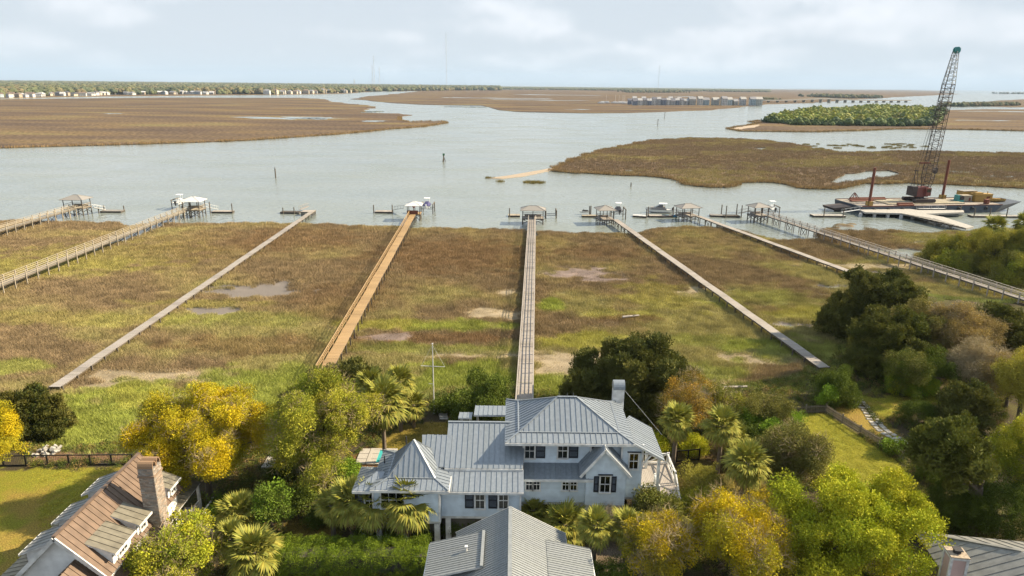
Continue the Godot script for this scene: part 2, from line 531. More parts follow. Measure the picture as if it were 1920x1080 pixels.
	lawn([Vector2(-15.36, -52.21), Vector2(-15.85, -56.53), Vector2(-14.27, -61.02), Vector2(-12.2, -58.51), Vector2(-12, -52.27), Vector2(-14.42, -50.64)], Color(0.30, 0.155, 0.06), Color(0.37, 0.22, 0.10), 0.8)   # pine straw
	lawn([Vector2(-17.92, -45.95), Vector2(-18.38, -48.71), Vector2(-14.85, -48.77), Vector2(-13.38, -46.36)], Color(0.20, 0.155, 0.045), gold, 0.5)
	lawn([Vector2(30.77, -68.6), Vector2(35, -69.21), Vector2(36.37, -64.61), Vector2(37.82, -57.57), Vector2(37.29, -51.56), Vector2(31.68, -51.46), Vector2(27.83, -55.55)], fresh, Color(0.36, 0.33, 0.045), 0.35)   # fenced lawn
	lawn([Vector2(35.85, -69.1), Vector2(37.67, -71.81), Vector2(39.91, -73.69), Vector2(39.69, -67.3), Vector2(40.64, -62.69), Vector2(39.47, -60.55), Vector2(38.18, -64.31)], gold, Color(0.40, 0.27, 0.075), 0.5)
	lawn([Vector2(40.84, -73.28), Vector2(50.81, -74.24), Vector2(50.35, -71.42), Vector2(45.02, -70.62), Vector2(40.87, -67.32), Vector2(39.47, -60.55), Vector2(40.23, -66.1)], gold, fresh, 0.6)
	lawn([Vector2(15.21, -48.56), Vector2(17.69, -52.81), Vector2(22.46, -57.28), Vector2(24.52, -52.12), Vector2(23.2, -48.69), Vector2(19.94, -46.91), Vector2(16.68, -47.53)], Color(0.27, 0.225, 0.05), gold, 0.9)
	lawn([Vector2(5.75, -42.34), Vector2(6.3, -45.7), Vector2(7.73, -47.04), Vector2(11.9, -47.45), Vector2(9.71, -42.4)], Color(0.50, 0.42, 0.32), Color(0.33, 0.25, 0.17), 0.5)   # shell drive
	lawn([Vector2(15.51, -59.07), Vector2(21.8, -65.7), Vector2(28.51, -62.44), Vector2(17.69, -52.81), Vector2(14.41, -48.9)], Color(0.21, 0.18, 0.05), Color(0.17, 0.105, 0.06), 1.2)
	lawn([Vector2(-45.28, -57.09), Vector2(-36.59, -57.83), Vector2(-37.34, -59.2), Vector2(-46.45, -58.82)], Color(0.24, 0.15, 0.09), Color(0.32, 0.21, 0.13), 0.5)
	var round_reach := func(p): return Rect2(p[0] - p[2] * 1.5, p[1] - p[3] * 1.5, p[2] * 3.0, p[3] * 3.0)
	pool_grid = gridded(pools, round_reach)
	patch_grid = gridded(patches, round_reach)
	lawn_grid = gridded(lawns, func(p): return p[3].grow(2.0))
	# the sheet itself: a height grid whose colours are computed texel by texel
	var w := 975
	var h := 565
	var bytes := PackedByteArray()
	bytes.resize(w * h * 3)
	for j in h:
		for i in w:
			var q := ground_color(lerpf(X0, X1, (i + 0.5) / w), lerpf(Z0, Z1, (j + 0.5) / h)).linear_to_srgb()
			var at := (j * w + i) * 3
			bytes[at] = int(clampf(q.r, 0, 1) * 255); bytes[at + 1] = int(clampf(q.g, 0, 1) * 255); bytes[at + 2] = int(clampf(q.b, 0, 1) * 255)
	M.earth.albedo_texture = ImageTexture.create_from_image(Image.create_from_data(w, h, false, Image.FORMAT_RGB8, bytes))
	var nx := 325
	var nz := 188
	var pos := PackedVector3Array()
	var nor := PackedVector3Array()
	var uv := PackedVector2Array()
	var ind := PackedInt32Array()
	for j in nz + 1:
		for i in nx + 1:
			var x := lerpf(X0, X1, float(i) / nx)
			var z := lerpf(Z0, Z1, float(j) / nz)
			pos.append(Vector3(x, gh(x, z), z))
			uv.append(Vector2(float(i) / nx, float(j) / nz))
	for j in nz + 1:
		for i in nx + 1:
			var l := pos[j * (nx + 1) + maxi(i - 1, 0)].y
			var r := pos[j * (nx + 1) + mini(i + 1, nx)].y
			var u := pos[maxi(j - 1, 0) * (nx + 1) + i].y
			var d := pos[mini(j + 1, nz) * (nx + 1) + i].y
			nor.append(Vector3(l - r, 2.4, u - d).normalized())
	for j in nz:
		for i in nx:
			var a := j * (nx + 1) + i
			ind.append_array([a, a + 1, a + nx + 2, a, a + nx + 2, a + nx + 1])
	var arr := []
	arr.resize(Mesh.ARRAY_MAX)
	arr[Mesh.ARRAY_VERTEX] = pos
	arr[Mesh.ARRAY_NORMAL] = nor
	arr[Mesh.ARRAY_TEX_UV] = uv
	arr[Mesh.ARRAY_INDEX] = ind
	var m := ArrayMesh.new()
	m.add_surface_from_arrays(Mesh.PRIMITIVE_TRIANGLES, arr)
	setting("ground", m, M.earth)
	# open water, out to the horizon
	var wm := MB.new()
	wm.quad(Vector3(-30000, 0, -40000), Vector3(30000, 0, -40000), Vector3(30000, 0, 60), Vector3(-30000, 0, 60))
	setting("water", wm.done(), M.water)


func grass_clump(blades: int, tall: float, spread: float, wide: float, lean: float, seed_: int) -> ArrayMesh:
	var r := RandomNumberGenerator.new()
	r.seed = seed_
	var b := MB.new()
	for i in blades:
		var a := r.randf() * TAU
		var d := sqrt(r.randf()) * spread
		var p := Vector3(cos(a) * d, -0.05, sin(a) * d)
		var t := tall * r.randf_range(0.55, 1.0)
		var l := Vector3(r.randf_range(-1, 1), 0, r.randf_range(-1, 1)) * lean * t
		var s := Vector3(cos(a * 3.1), 0, sin(a * 3.1)) * wide * 0.5
		var v := r.randf_range(0.75, 1.2)
		b.tint = Color(v, v * r.randf_range(0.94, 1.04), v * r.randf_range(0.85, 1.05))
		b.tri(p - s, p + s, p + l * 0.45 + Vector3(0, t * 0.6, 0) + s * 0.6)
		b.tri(p - s, p + l * 0.45 + Vector3(0, t * 0.6, 0) + s * 0.6, p + l * 0.45 + Vector3(0, t * 0.6, 0) - s * 0.6)
		b.tri(p + l * 0.45 + Vector3(0, t * 0.6, 0) - s * 0.6, p + l * 0.45 + Vector3(0, t * 0.6, 0) + s * 0.6, p + l + Vector3(0, t, 0))
	return b.done()


func grass_height(x: float, z: float) -> float:
	var k := 1.0
	for p in near(patch_grid, x, z):
		k = lerpf(k, p[6], blob(p, x, z))
	return k


func make_marsh_grass() -> void:
	var kinds := [grass_clump(34, 0.62, 0.46, 0.034, 0.3, 1), grass_clump(34, 0.56, 0.48, 0.034, 0.4, 2)]
	var where := [[], []]
	var tints := [[], []]
	var z := -52.0
	while z > -180.0:
		var step := lerpf(0.34, 0.52, clampf((-z - 70.0) / 100.0, 0, 1))
		var x := z * 0.80 - 4.0
		while x < -z * 0.80 + 4.0:
			x += step
			var px := x + rng.randf_range(-0.3, 0.3)
			var pz := z + rng.randf_range(-0.3, 0.3)
			if px < X0 + 1 or px > X1 - 1 or firm(px, pz) > 0.25 + rng.randf() * 0.7 or wet(px, pz) > 0.4 + rng.randf() * 1.6:
				continue
			var pool := pool_at(px, pz)
			if pool > 0.22 + rng.randf() * 0.25:
				continue
			var gk := grass_height(px, pz) * (0.9 + 0.75 * n_mid.get_noise_2d(px * 3, pz * 3))
			if gk < 0.36 and rng.randf() < 0.8:
				continue
			var i := rng.randi() % 2
			var s := maxf(gk, 0.25) * rng.randf_range(0.75, 1.15)
			var b := Basis(Vector3.UP, rng.randf() * TAU).scaled(Vector3(1.05, s, 1.05) * lerpf(1.0, 1.25, clampf((-z - 70.0) / 100.0, 0, 1)))
			where[i].append(Transform3D(b, Vector3(px, gh(px, pz), pz)))
			tints[i].append(marsh_color(px, pz) * rng.randf_range(0.85, 1.2))
		z -= step
	print("marsh clumps ", where[0].size() + where[1].size())
	for i in 2:
		var o := copies("marsh_grass", kinds[i], M.blade, self, where[i], tints[i], "stuff")
		tag(o, ["brown and olive cordgrass covering the near marsh between the docks", "mixed brown green cordgrass filling the near marsh under the docks"][i], "grass")


# ---- far marshes and islands ------------------------------------------------------------------------------------------

func ragged(line: Array, amount: float, step: float, seed_: int) -> PackedVector2Array:   # an outline broken up into small bays and points
	var f := FastNoiseLite.new()
	f.seed = seed_
	f.frequency = 0.35 / step
	f.fractal_octaves = 3
	var out := PackedVector2Array()
	for i in line.size():
		var a: Vector2 = line[i]
		var b: Vector2 = line[(i + 1) % line.size()]
		var k := clampi(int(a.distance_to(b) / step), 1, 60)
		for j in k:
			var p := a.lerp(b, float(j) / k)
			var off := amount * clampf(p.length() / 400.0, 0.5, 2.5)
			out.append(p + Vector2(f.get_noise_2d(p.x, p.y), f.get_noise_2d(p.y + 77, p.x)) * off)
	return out


func flat_land(called: String, line: PackedVector2Array, top: float, m: Material) -> MeshInstance3D:
	var b := MB.new()
	var ids := Geometry2D.triangulate_polygon(line)
	for i in range(0, ids.size(), 3):
		var q := []
		for j in 3:
			q.append(Vector3(line[ids[i + j]].x, top, line[ids[i + j]].y))
		b.up_tri(q[0], q[1], q[2], Vector3.UP)
	for i in line.size():
		var p := line[i]
		var q := line[(i + 1) % line.size()]
		b.quad(Vector3(p.x, top, p.y), Vector3(q.x, top, q.y), Vector3(q.x, -0.5, q.y), Vector3(p.x, -0.5, p.y))
	return setting(called, b.done(), m)


func make_far_land() -> void:
	var tufts := []
	var tints := []
	var clump := grass_clump(26, 0.9, 0.9, 0.07, 0.3, 7)
	# long marsh across the creek
	var a := ragged([Vector2(-453.26, -314.41), Vector2(-362.99, -345.17), Vector2(-278.76, -376.11), Vector2(-245.99, -393.62), Vector2(-210.12, -412.78), Vector2(-173.78, -441.94), Vector2(-146.03, -473.43), Vector2(-125.41, -507.92), Vector2(-108.5, -540.23), Vector2(-90.41, -583.86), Vector2(-73.47, -629.96), Vector2(-63.15, -662.85), Vector2(-74.07, -689.7), Vector2(-91.06, -691.33), Vector2(-104.88, -678.55), Vector2(-121.76, -711.24), Vector2(-126.69, -775.13), Vector2(-113.02, -826.23), Vector2(-138.7, -865.66), Vector2(-162.68, -867.56), Vector2(-187.58, -886), Vector2(-206.27, -954.47), Vector2(-208.87, -1076.88), Vector2(-245.99, -1190.33), Vector2(-302.47, -1269.42), Vector2(-365.96, -1403.51), Vector2(-427.66, -1577.42), Vector2(-513.41, -1687.97), Vector2(-784.52, -1568.17), Vector2(-953.31, -1310.68), Vector2(-1108.01, -1074.68), Vector2(-1307.84, -926.73)], 7.0, 22.0, 41)
	flat_land("marsh", a, 0.45, M.far_marsh)
	var b := ragged([Vector2(-363.61, -1609.92), Vector2(-290.36, -1460.31), Vector2(-223.82, -1338.28), Vector2(-164.2, -1252.75), Vector2(-115.5, -1237.65), Vector2(-55, -1243.34), Vector2(-53.06, -1140.86), Vector2(-26.04, -1027.76), Vector2(3.34, -974.28), Vector2(47.8, -948.63), Vector2(96.65, -934.65), Vector2(157.26, -959.3), Vector2(222.06, -1024.54), Vector2(302.97, -1124.51), Vector2(406.05, -1291.73), Vector2(542.52, -1536.49), Vector2(721.13, -1720.68), Vector2(1082.21, -2261.16), Vector2(1846.19, -3338.84), Vector2(3346.37, -5334.86), Vector2(9601.77, -17412.55), Vector2(3250.73, -9945.98), Vector2(146.41, -5405.92), Vector2(-484.16, -4483.71), Vector2(-429, -2800.65), Vector2(-400.98, -1945.86)], 9.0, 60.0, 42)
	flat_land("marsh", b, 0.45, M.far_marsh)
	var c := ragged([Vector2(189.54, -624.08), Vector2(218.59, -670.24), Vector2(251.01, -723.41), Vector2(255.22, -755.91), Vector2(303.13, -838.81), Vector2(375.45, -979.31), Vector2(579.82, -1287.82), Vector2(740.04, -1369.07), Vector2(767.95, -1261.24), Vector2(885.72, -1323.93), Vector2(1027.36, -1366.48), Vector2(1399.65, -1388.18), Vector2(642.05, -630.82), Vector2(459.66, -630.99), Vector2(411.25, -645.74), Vector2(361.88, -645.33), Vector2(296.94, -612.11), Vector2(258.85, -588.65), Vector2(228.17, -590.58), Vector2(196.11, -588.89)], 6.0, 20.0, 43)
	flat_land("marsh", c, 0.45, M.far_marsh)
	var d := ragged([Vector2(18.58, -300.85), Vector2(24.28, -328.83), Vector2(35.36, -360.02), Vector2(50.74, -394.48), Vector2(73.35, -440.48), Vector2(97.76, -478.26), Vector2(124.77, -498.93), Vector2(151.84, -500.15), Vector2(169.21, -492.63), Vector2(177.09, -474.94), Vector2(183.45, -454.16), Vector2(184.08, -409.46), Vector2(193.45, -400.6), Vector2(235.75, -411.87), Vector2(264.77, -411.74), Vector2(298.32, -405.58), Vector2(416.67, -405.5), Vector2(262.95, -251.84), Vector2(194.44, -260.45), Vector2(182.48, -263.84), Vector2(165.86, -266.99), Vector2(155.44, -270.72), Vector2(145.03, -266.92), Vector2(139.02, -269.47), Vector2(130.65, -262.91), Vector2(120.12, -252.36), Vector2(111.59, -251.75), Vector2(105.27, -252.65), Vector2(104.93, -261), Vector2(100.26, -269.57), Vector2(89.93, -268.78), Vector2(77.48, -252), Vector2(71, -254.27), Vector2(64.99, -262.38), Vector2(64.04, -274.61), Vector2(58.76, -282.44), Vector2(44.11, -287.3), Vector2(31.17, -291.59), Vector2(22.26, -293.59)], 7.0, 4.5, 44)
	var whole := d
	var ponds := []
	for q in [[Vector2(145.25, -298.41), Vector2(157.87, -309), Vector2(169.57, -314), Vector2(169.48, -300.43), Vector2(160.11, -290.66), Vector2(150.77, -286.46), Vector2(140.12, -277.36), Vector2(127.08, -268.57), Vector2(124.58, -271.43)], [Vector2(144.24, -426.02), Vector2(157.92, -431.36), Vector2(149.24, -412.34), Vector2(141.34, -411.43)]]:
		ponds.append(ragged(q, 3.0, 5.0, 45))
	for o in ponds:
		var r := Geometry2D.clip_polygons(d, o)
		if r.size() == 1:
			d = r[0]
		elif r.size() == 2:   # a pond inside: cut the land in two along a line through it
			var mid := Vector2.ZERO
			for p in o:
				mid += p / o.size()
			var west := Geometry2D.intersect_polygons(d, PackedVector2Array([Vector2(-2000, -2000), Vector2(mid.x, -2000), Vector2(mid.x, 2000), Vector2(-2000, 2000)]))
			var east := Geometry2D.intersect_polygons(d, PackedVector2Array([Vector2(mid.x, -2000), Vector2(2000, -2000), Vector2(2000, 2000), Vector2(mid.x, 2000)]))
			var w2 := Geometry2D.clip_polygons(west[0], o)
			var e2 := Geometry2D.clip_polygons(east[0], o)
			flat_land("marsh", w2[0], 0.4, M.far_marsh)
			d = e2[0]
	flat_land("marsh", d, 0.4, M.far_marsh)
	d = whole
	# far shores towards the horizon
	flat_land("marsh", ragged([Vector2(525.06, -2138.84), Vector2(1054.18, -2615.15), Vector2(2462.75, -4783.37), Vector2(7229.17, -11537.99), Vector2(11165.54, -20250.26), Vector2(2481.79, -9852.75)], 20.0, 200.0, 46), 0.5, M.far_marsh)
	flat_land("marsh", ragged([Vector2(1015.06, -1691.85), Vector2(1859.11, -2641.59), Vector2(2814.84, -3617.69), Vector2(3667.73, -3655.57), Vector2(1805.63, -1794.04), Vector2(1064.82, -1508.21)], 9.0, 90.0, 47), 0.5, M.far_marsh)
	flat_land("marsh", ragged([Vector2(3209.85, -4827.41), Vector2(4716.68, -6578.28), Vector2(7192.93, -8089.09), Vector2(7573.58, -7560.22), Vector2(13933.09, -13917.78), Vector2(11517.68, -14981.91)], 15.0, 120.0, 48), 0.5, M.far_marsh)
	# ponds and wet flats lying in the marshes
	for q in [[Vector2(-231.47, -728.47), 42, 26], [Vector2(-203.91, -722.91), 24, 16], [Vector2(-201.37, -772.76), 16, 10], [Vector2(-581.13, -823.65), 7, 12], [Vector2(-485.13, -757.73), 10, 8], [Vector2(-444.25, -782.29), 9, 7], [Vector2(-389.01, -843.4), 8, 9], [Vector2(-136.73, -683.13), 10, 10], [Vector2(-351.17, -1012.38), 14, 12],
			[Vector2(-104.73, -1339.41), 60, 40], [Vector2(-3.77, -1379.12), 70, 30], [Vector2(78.03, -1353.74), 60, 36], [Vector2(152.43, -1482.54), 55, 45], [Vector2(-73.17, -1524.48), 50, 40], [Vector2(-167.07, -1353.24), 50, 30], [Vector2(25.78, -1083.19), 18, 14], [Vector2(218.35, -1554.49), 80, 50], [Vector2(-177.01, -1634.86), 90, 30], [Vector2(60.02, -1720.62), 120, 26], [Vector2(-48.2, -1898.43), 140, 40], [Vector2(282.18, -2256.57), 170, 40], [Vector2(586, -2545.38), 120, 40], [Vector2(-272.45, -1775.74), 70, 50], [Vector2(-81.46, -1152.36), 40, 12], [Vector2(99.36, -1081.8), 24, 8], [Vector2(150.42, -2625.92), 160, 50], [Vector2(1077.43, -3288.67), 160, 60], [Vector2(-183.01, -917.27), 10, 12], [Vector2(-235.49, -1025.73), 14, 16], [Vector2(-476.51, -1160.27), 20, 14], [Vector2(-555.29, -1043.64), 16, 10], [Vector2(1156.3, -4207.49), 120, 120], [Vector2(2343.18, -6053.36), 300, 150],
			[Vector2(50.77, -300.87), 1.6, 2.4], [Vector2(201.02, -309.91), 6, 3], [Vector2(206.8, -293.67), 9, 3], [Vector2(187.64, -338.67), 7, 2], [Vector2(563.56, -838.37), 40, 6], [Vector2(828.68, -1197.13), 70, 14]]:
		var ring := []
		for i in 18:
			ring.append(q[0] + Vector2(cos(TAU * i / 18) * q[1], sin(TAU * i / 18) * q[2]))
		flat_land("pond", ragged(ring, minf(q[1], q[2]) * 0.75, q[1] * 0.3, 60 + int(absf(q[0].x)) % 30), 0.5, M.water)
	# sand spit and tufts standing in the water
	flat_land("sandbar", ragged([Vector2(-10.67, -273.43), Vector2(-2.67, -281.56), Vector2(8.71, -297.82), Vector2(18.79, -312.61), Vector2(24.62, -319.5), Vector2(22.26, -306.8), Vector2(13.27, -296.33), Vector2(4.98, -281.33), Vector2(-4.69, -272.3)], 0.8, 2.0, 49), 0.12, M.sand)
	flat_land("sandbar", ragged([Vector2(190.19, -619.87), Vector2(221.14, -665.52), Vector2(244, -696.59), Vector2(224.76, -649.36), Vector2(194.75, -605.88)], 2.0, 8.0, 50), 0.6, M.sand)
	var specks := [[Vector2(-9.42, -274.34), 1.3, 1.6], [Vector2(-4.96, -264.48), 1.5, 1.3], [Vector2(7.96, -262.47), 4.0, 3.0], [Vector2(69.47, -274.94), 1.6, 1.6], [Vector2(70.42, -262.76), 2.6, 2.0]]
	for i in 34:
		specks.append([Vector2(183.03, -444.4).lerp(Vector2(267.25, -454.59), rng.randf()) + Vector2(0, rng.randf_range(-16, 16)), rng.randf_range(0.8, 3.0), rng.randf_range(0.8, 2.0)])
	for s in specks:
		for k in int(clampf(s[1] * s[2] * 6.0, 8, 160)):
			var t := rng.randf() * TAU
			var g := sqrt(rng.randf())
			scatter(tufts, tints, Vector3(s[0].x + cos(t) * g * s[1], 0, s[0].y + sin(t) * g * s[2]), rng.randf_range(0.7, 1.3), Color(0.20, 0.165, 0.06))
	# a fringe and a thin cover of tufts over the marshes that lie nearest
	for q in [[d, 0.5, 1.3], [a, 0.0, 2.0], [c, 0.0, 2.0]]:
		var line: PackedVector2Array = q[0]
		var box := Rect2(line[0], Vector2.ZERO)
		for p in line:
			box = box.expand(p)
		for i in line.size():
			var p := line[i]
			var r := line[(i + 1) % line.size()]
			if p.y < -760 or absf(p.x) > -p.y * 0.85:
				continue
			for k in int(p.distance_to(r) * (2.4 if q[1] > 0 else 0.9)):
				var z := p.lerp(r, rng.randf()) + Vector2(rng.randf_range(-1, 1), rng.randf_range(-1, 1)) * 1.2
				scatter(tufts, tints, Vector3(z.x, 0.3, z.y), q[2] * rng.randf_range(0.7, 1.2), Color(0.27, 0.19, 0.10))
		if q[1] > 0:
			for k in 42000:
				var x := rng.randf_range(maxf(box.position.x, -30), minf(box.end.x, 330))
				var z := rng.randf_range(box.position.y, box.end.y)
				if absf(x) < -z * 0.8 and inside(line, x, z) and not ponds.any(func(o): return inside(o, x, z)):
					var v := n_big.get_noise_2d(x * 0.6, z * 0.9) + 0.5 * n_mid.get_noise_2d(x, z)
					scatter(tufts, tints, Vector3(x, 0.35, z), rng.randf_range(0.8, 1.4), Color(0.235, 0.175, 0.12).lerp(Color(0.315, 0.265, 0.13), smoothstep(-0.1, 0.5, v)))
	var o := copies("far_marsh_grass", clump, M.blade, self, tufts, tints, "stuff")
	tag(o, "brown grass tufts on the marshes across the creek and in the shallows", "grass")


func scatter(where: Array, tints: Array, p: Vector3, s: float, c: Color) -> void:
	where.append(Transform3D(Basis(Vector3.UP, rng.randf() * TAU).scaled(Vector3.ONE * s), p))
	tints.append(c * rng.randf_range(0.8, 1.25))



# ---- docks, floats and boats ------------------------------------------------------------------------------------------

var unit_post := {}


func post_mesh(w: float) -> ArrayMesh:   # a square post one metre tall, standing on its foot
	if not unit_post.has(w):
		var b := MB.new()
		b.box(Vector3(0, 0.5, 0), Vector3(w, 1, w))
		unit_post[w] = b.done()
	return unit_post[w]


func pile_mesh(r: float) -> ArrayMesh:
	if not unit_post.has(-r):
		var b := MB.new()
		b.tube(Vector3.ZERO, Vector3(0, 1, 0), r, r * 0.92, 8)
		unit_post[-r] = b.done()
	return unit_post[-r]


func stand(called: String, m: Mesh, mt: Material, parent: Node3D, foot: Vector3, tall: float) -> MeshInstance3D:
	return part(called, m, mt, parent, Transform3D(Basis().scaled(Vector3(1, tall, 1)), foot))


func boards(x0: float, x1: float, z0: float, z1: float, y: float, across := true, wide := 0.145) -> ArrayMesh:   # deck boards with open joints, none quite level
	var b := MB.new()
	var a := z0 if across else x0
	var e := z1 if across else x1
	while a < e - 0.02:
		var w := minf(wide, e - a) - 0.014
		var k := rng.randf_range(0.78, 1.1) * (1.0 + 0.35 * n_mid.get_noise_1d(a * 2.5 + x0 * 31.0))
		b.tint = Color(k, k * rng.randf_range(0.97, 1.02), k * rng.randf_range(0.93, 1.03))
		var t := rng.randf_range(-0.006, 0.006) + 0.05 * n_mid.get_noise_1d(a * 0.8 + 400.0)
		var o := rng.randf_range(-0.02, 0.02) + 0.09 * n_mid.get_noise_1d(a * 1.2 + x1 * 57.0)
		if across:
			b.box(Vector3((x0 + x1) / 2 + o, y - 0.02 + t, a + w / 2), Vector3(x1 - x0, 0.04, w))
		else:
			b.box(Vector3(a + w / 2, y - 0.02 + t, (z0 + z1) / 2 + o), Vector3(w, 0.04, z1 - z0))
		a += wide
	return b.done()


func dock(label: String, wood: Material, rail_wood: Material, from: Vector2, to: Vector2, y: float, w: float, rails: int, head: Array) -> Node3D:
	# head: width, depth, shift across, roof material, eave height over the deck, rail style
	var d := (to - from).normalized()
	var t := thing("dock", label, "dock", Vector3(from.x, 0, from.y), atan2(-d.x, -d.y), "long wooden docks over the marsh")
	var l := from.distance_to(to)
	part("deck_boards", boards(-w / 2, w / 2, -l, 0, y), wood, t, Transform3D(), "stuff")
	var under := MB.new()
	for s in [-1, 1]:
		under.bar(Vector3(s * (w / 2 - 0.1), y - 0.165, 0), Vector3(s * (w / 2 - 0.1), y - 0.165, -l), 0.06, 0.24)
	part("stringer", under.done(), M.pile_wood, t)
	var at := 0.3
	var yaw := t.rotation.y
	while at < l:
		var base := Vector3(t.position.x, 0, t.position.z) + Vector3(d.x, 0, d.y) * at
		var g := minf(gh(base.x, base.z), 1.1) - 0.5 if base.x > X0 and base.x < X1 else 0.0
		for s in [-1, 1]:
			var has_rail: bool = rails == 2 or rails == 1 and s == -1
			var top := y + (1.05 if has_rail else -0.02)
			stand("post", post_mesh(0.17), M.pile_wood if not has_rail else rail_wood, t, Vector3(s * (w / 2 + 0.06), g, -at), top - g)
		if base.z < -150 and fmod(at, 6.0) < 3.0:
			for k in [-1, 1]:
				var x := MB.new()
				x.bar(Vector3(-k * w / 2, g + 0.6, -at - 0.1 * k), Vector3(k * w / 2, y - 0.3, -at - 0.1 * k), 0.05, 0.12)
				part("cross_brace", x.done(), M.pile_wood, t)
		at += 3.05
	for s in [-1, 1]:
		if rails == 2 or rails == 1 and s == -1:
			for q in [[1.06, 0.13, 0.045], [0.72, 0.04, 0.09], [0.38, 0.04, 0.09]]:
				var b := MB.new()
				b.bar(Vector3(s * (w / 2 + 0.06), y + q[0], 0), Vector3(s * (w / 2 + 0.06), y + q[0], -l), q[1], q[2])
				part("handrail", b.done(), rail_wood, t)
	if head:
		pier_head(t, Vector3(head[2], y, -l - head[1] / 2 + 0.5), head[0], head[1], head[3], head[4], wood, head[5])
	return t


func pier_head(t: Node3D, c: Vector3, w: float, d: float, roof: Material, eave: float, wood: Material, style: String) -> void:
	var y := c.y + 0.045
	part("platform_boards", boards(c.x - w / 2, c.x + w / 2, c.z - d / 2, c.z + d / 2, y, false), wood, t, Transform3D(), "stuff")
	var rim := MB.new()
	for s in [-1, 1]:
		rim.box(Vector3(c.x, y - 0.2, c.z + s * (d / 2 - 0.05)), Vector3(w - 0.04, 0.3, 0.08))
		rim.box(Vector3(c.x + s * (w / 2 - 0.05), y - 0.2, c.z), Vector3(0.08, 0.28, d - 0.3))
	part("rim_beam", rim.done(), M.pile_wood, t)
	var nx := maxi(2, int(round(w / 2.4)))
	for i in nx + 1:
		for s in [-1, 0, 1]:
			var p := Vector3(lerpf(c.x - w / 2 + 0.2, c.x + w / 2 - 0.2, float(i) / nx), -1.6, c.z + s * (d / 2 - 0.2))
			stand("pile", pile_mesh(0.15), M.pile_wood, t, p, y + 1.55 - 0.1)
			if s != 0 and roof != null and style != "open":
				stand("roof_post", post_mesh(0.16), M.dark_wood, t, Vector3(p.x, y, p.z), eave)
		if i < nx:
			var xa := lerpf(c.x - w / 2 + 0.2, c.x + w / 2 - 0.2, float(i) / nx)
			var xb := lerpf(c.x - w / 2 + 0.2, c.x + w / 2 - 0.2, float(i + 1) / nx)
			for s in [-1, 1]:
				for k in 2:
					var x := MB.new()
					x.bar(Vector3([xa, xb][k], 0.35, c.z + s * (d / 2 - 0.02 + 0.1 * k)), Vector3([xb, xa][k], y - 0.35, c.z + s * (d / 2 - 0.02 + 0.1 * k)), 0.05, 0.14)
					part("cross_brace", x.done(), M.pile_wood, t)
	if roof == null:
		return
	var o := 0.45
	var ey := y + eave
	var e := [Vector3(c.x - w / 2 - o, ey, c.z + d / 2 + o), Vector3(c.x + w / 2 + o, ey, c.z + d / 2 + o), Vector3(c.x + w / 2 + o, ey, c.z - d / 2 - o), Vector3(c.x - w / 2 - o, ey, c.z - d / 2 - o)]
	var rise := minf(w, d) * 0.24
	var rl := maxf(0.0, (w - d) / 2) + 0.05
	var a := Vector3(c.x - rl, ey + rise, c.z)
	var b := Vector3(c.x + rl, ey + rise, c.z)
	var r := MB.new()
	r.slab([e[0], e[1], b, a], 0.1); r.slab([e[1], e[2], b], 0.1); r.slab([e[2], e[3], a, b], 0.1); r.slab([e[3], e[0], a], 0.1)
	var rp := part("roof", r.done(), roof, t)
	var cap := MB.new()
	for q in [[e[0], a], [e[3], a], [e[1], b], [e[2], b], [a, b]]:
		cap.bar(q[0] + Vector3(0, 0.03, 0), q[1] + Vector3(0, 0.03, 0), 0.16, 0.06)
	part("ridge_cap", cap.done(), roof, rp)
	var f := MB.new()
	for s in [-1, 1]:
		f.box(Vector3(c.x, ey - 0.1, c.z + s * (d / 2 - 0.2)), Vector3(w - 0.2, 0.22, 0.1))
		f.box(Vector3(c.x + s * (w / 2 - 0.2), ey - 0.1, c.z), Vector3(0.1, 0.2, d - 0.5))
	part("roof_beam", f.done(), M.dark_wood, t)
	if style == "wall":   # solid boarded front
		var q := MB.new()
		q.box(Vector3(c.x - 0.3, y + 0.5, c.z + d / 2 - 0.1), Vector3(w * 0.8, 1.0, 0.06))
		part("board_wall", q.done(), M.rust, t)
	else:
		for s in [-1, 1]:
			var q := MB.new()
			for h in [0.95, 0.55]:
				q.box(Vector3(c.x + s * (w / 2 - 0.2), y + h, c.z), Vector3(0.05, 0.09, d - 0.5))
				if s == 1:
					q.box(Vector3(c.x, y + h, c.z - d / 2 + 0.2), Vector3(w - 0.5, 0.09, 0.05))
			part("handrail", q.done(), wood, t)
		var seat := MB.new()
		seat.box(Vector3(c.x, y + 0.45, c.z - d / 2 + 0.5), Vector3(w - 0.9, 0.06, 0.45))
		seat.box(Vector3(c.x, y + 0.2, c.z - d / 2 + 0.5), Vector3(w - 1.4, 0.4, 0.08))
		part("bench", seat.done(), wood, t)


func float_dock(label: String, at: Vector2, turn: float, w: float, d: float, piles: Array, wood: Material, tall := 2.6) -> Node3D:
	var t := thing("floating_dock", label, "dock", Vector3(at.x, 0, at.y), turn, "floating docks moored at the pier heads")
	part("deck_boards", boards(-w / 2, w / 2, -d / 2, d / 2, 0.5, false, 0.2), wood, t, Transform3D(), "stuff")
	var h := MB.new()
	h.box(Vector3(0, 0.17, 0), Vector3(w - 0.05, 0.58, d - 0.05))
	part("float_body", h.done(), M.dark_wood, t)
	for p in piles:
		var q := stand("pile", pile_mesh(0.16), M.pile_wood, t, Vector3(p[0] * (w / 2 + 0.18), -1.6, p[1] * (d / 2 + 0.18)), tall + 1.6 + rng.randf_range(-0.2, 0.3))
	return t


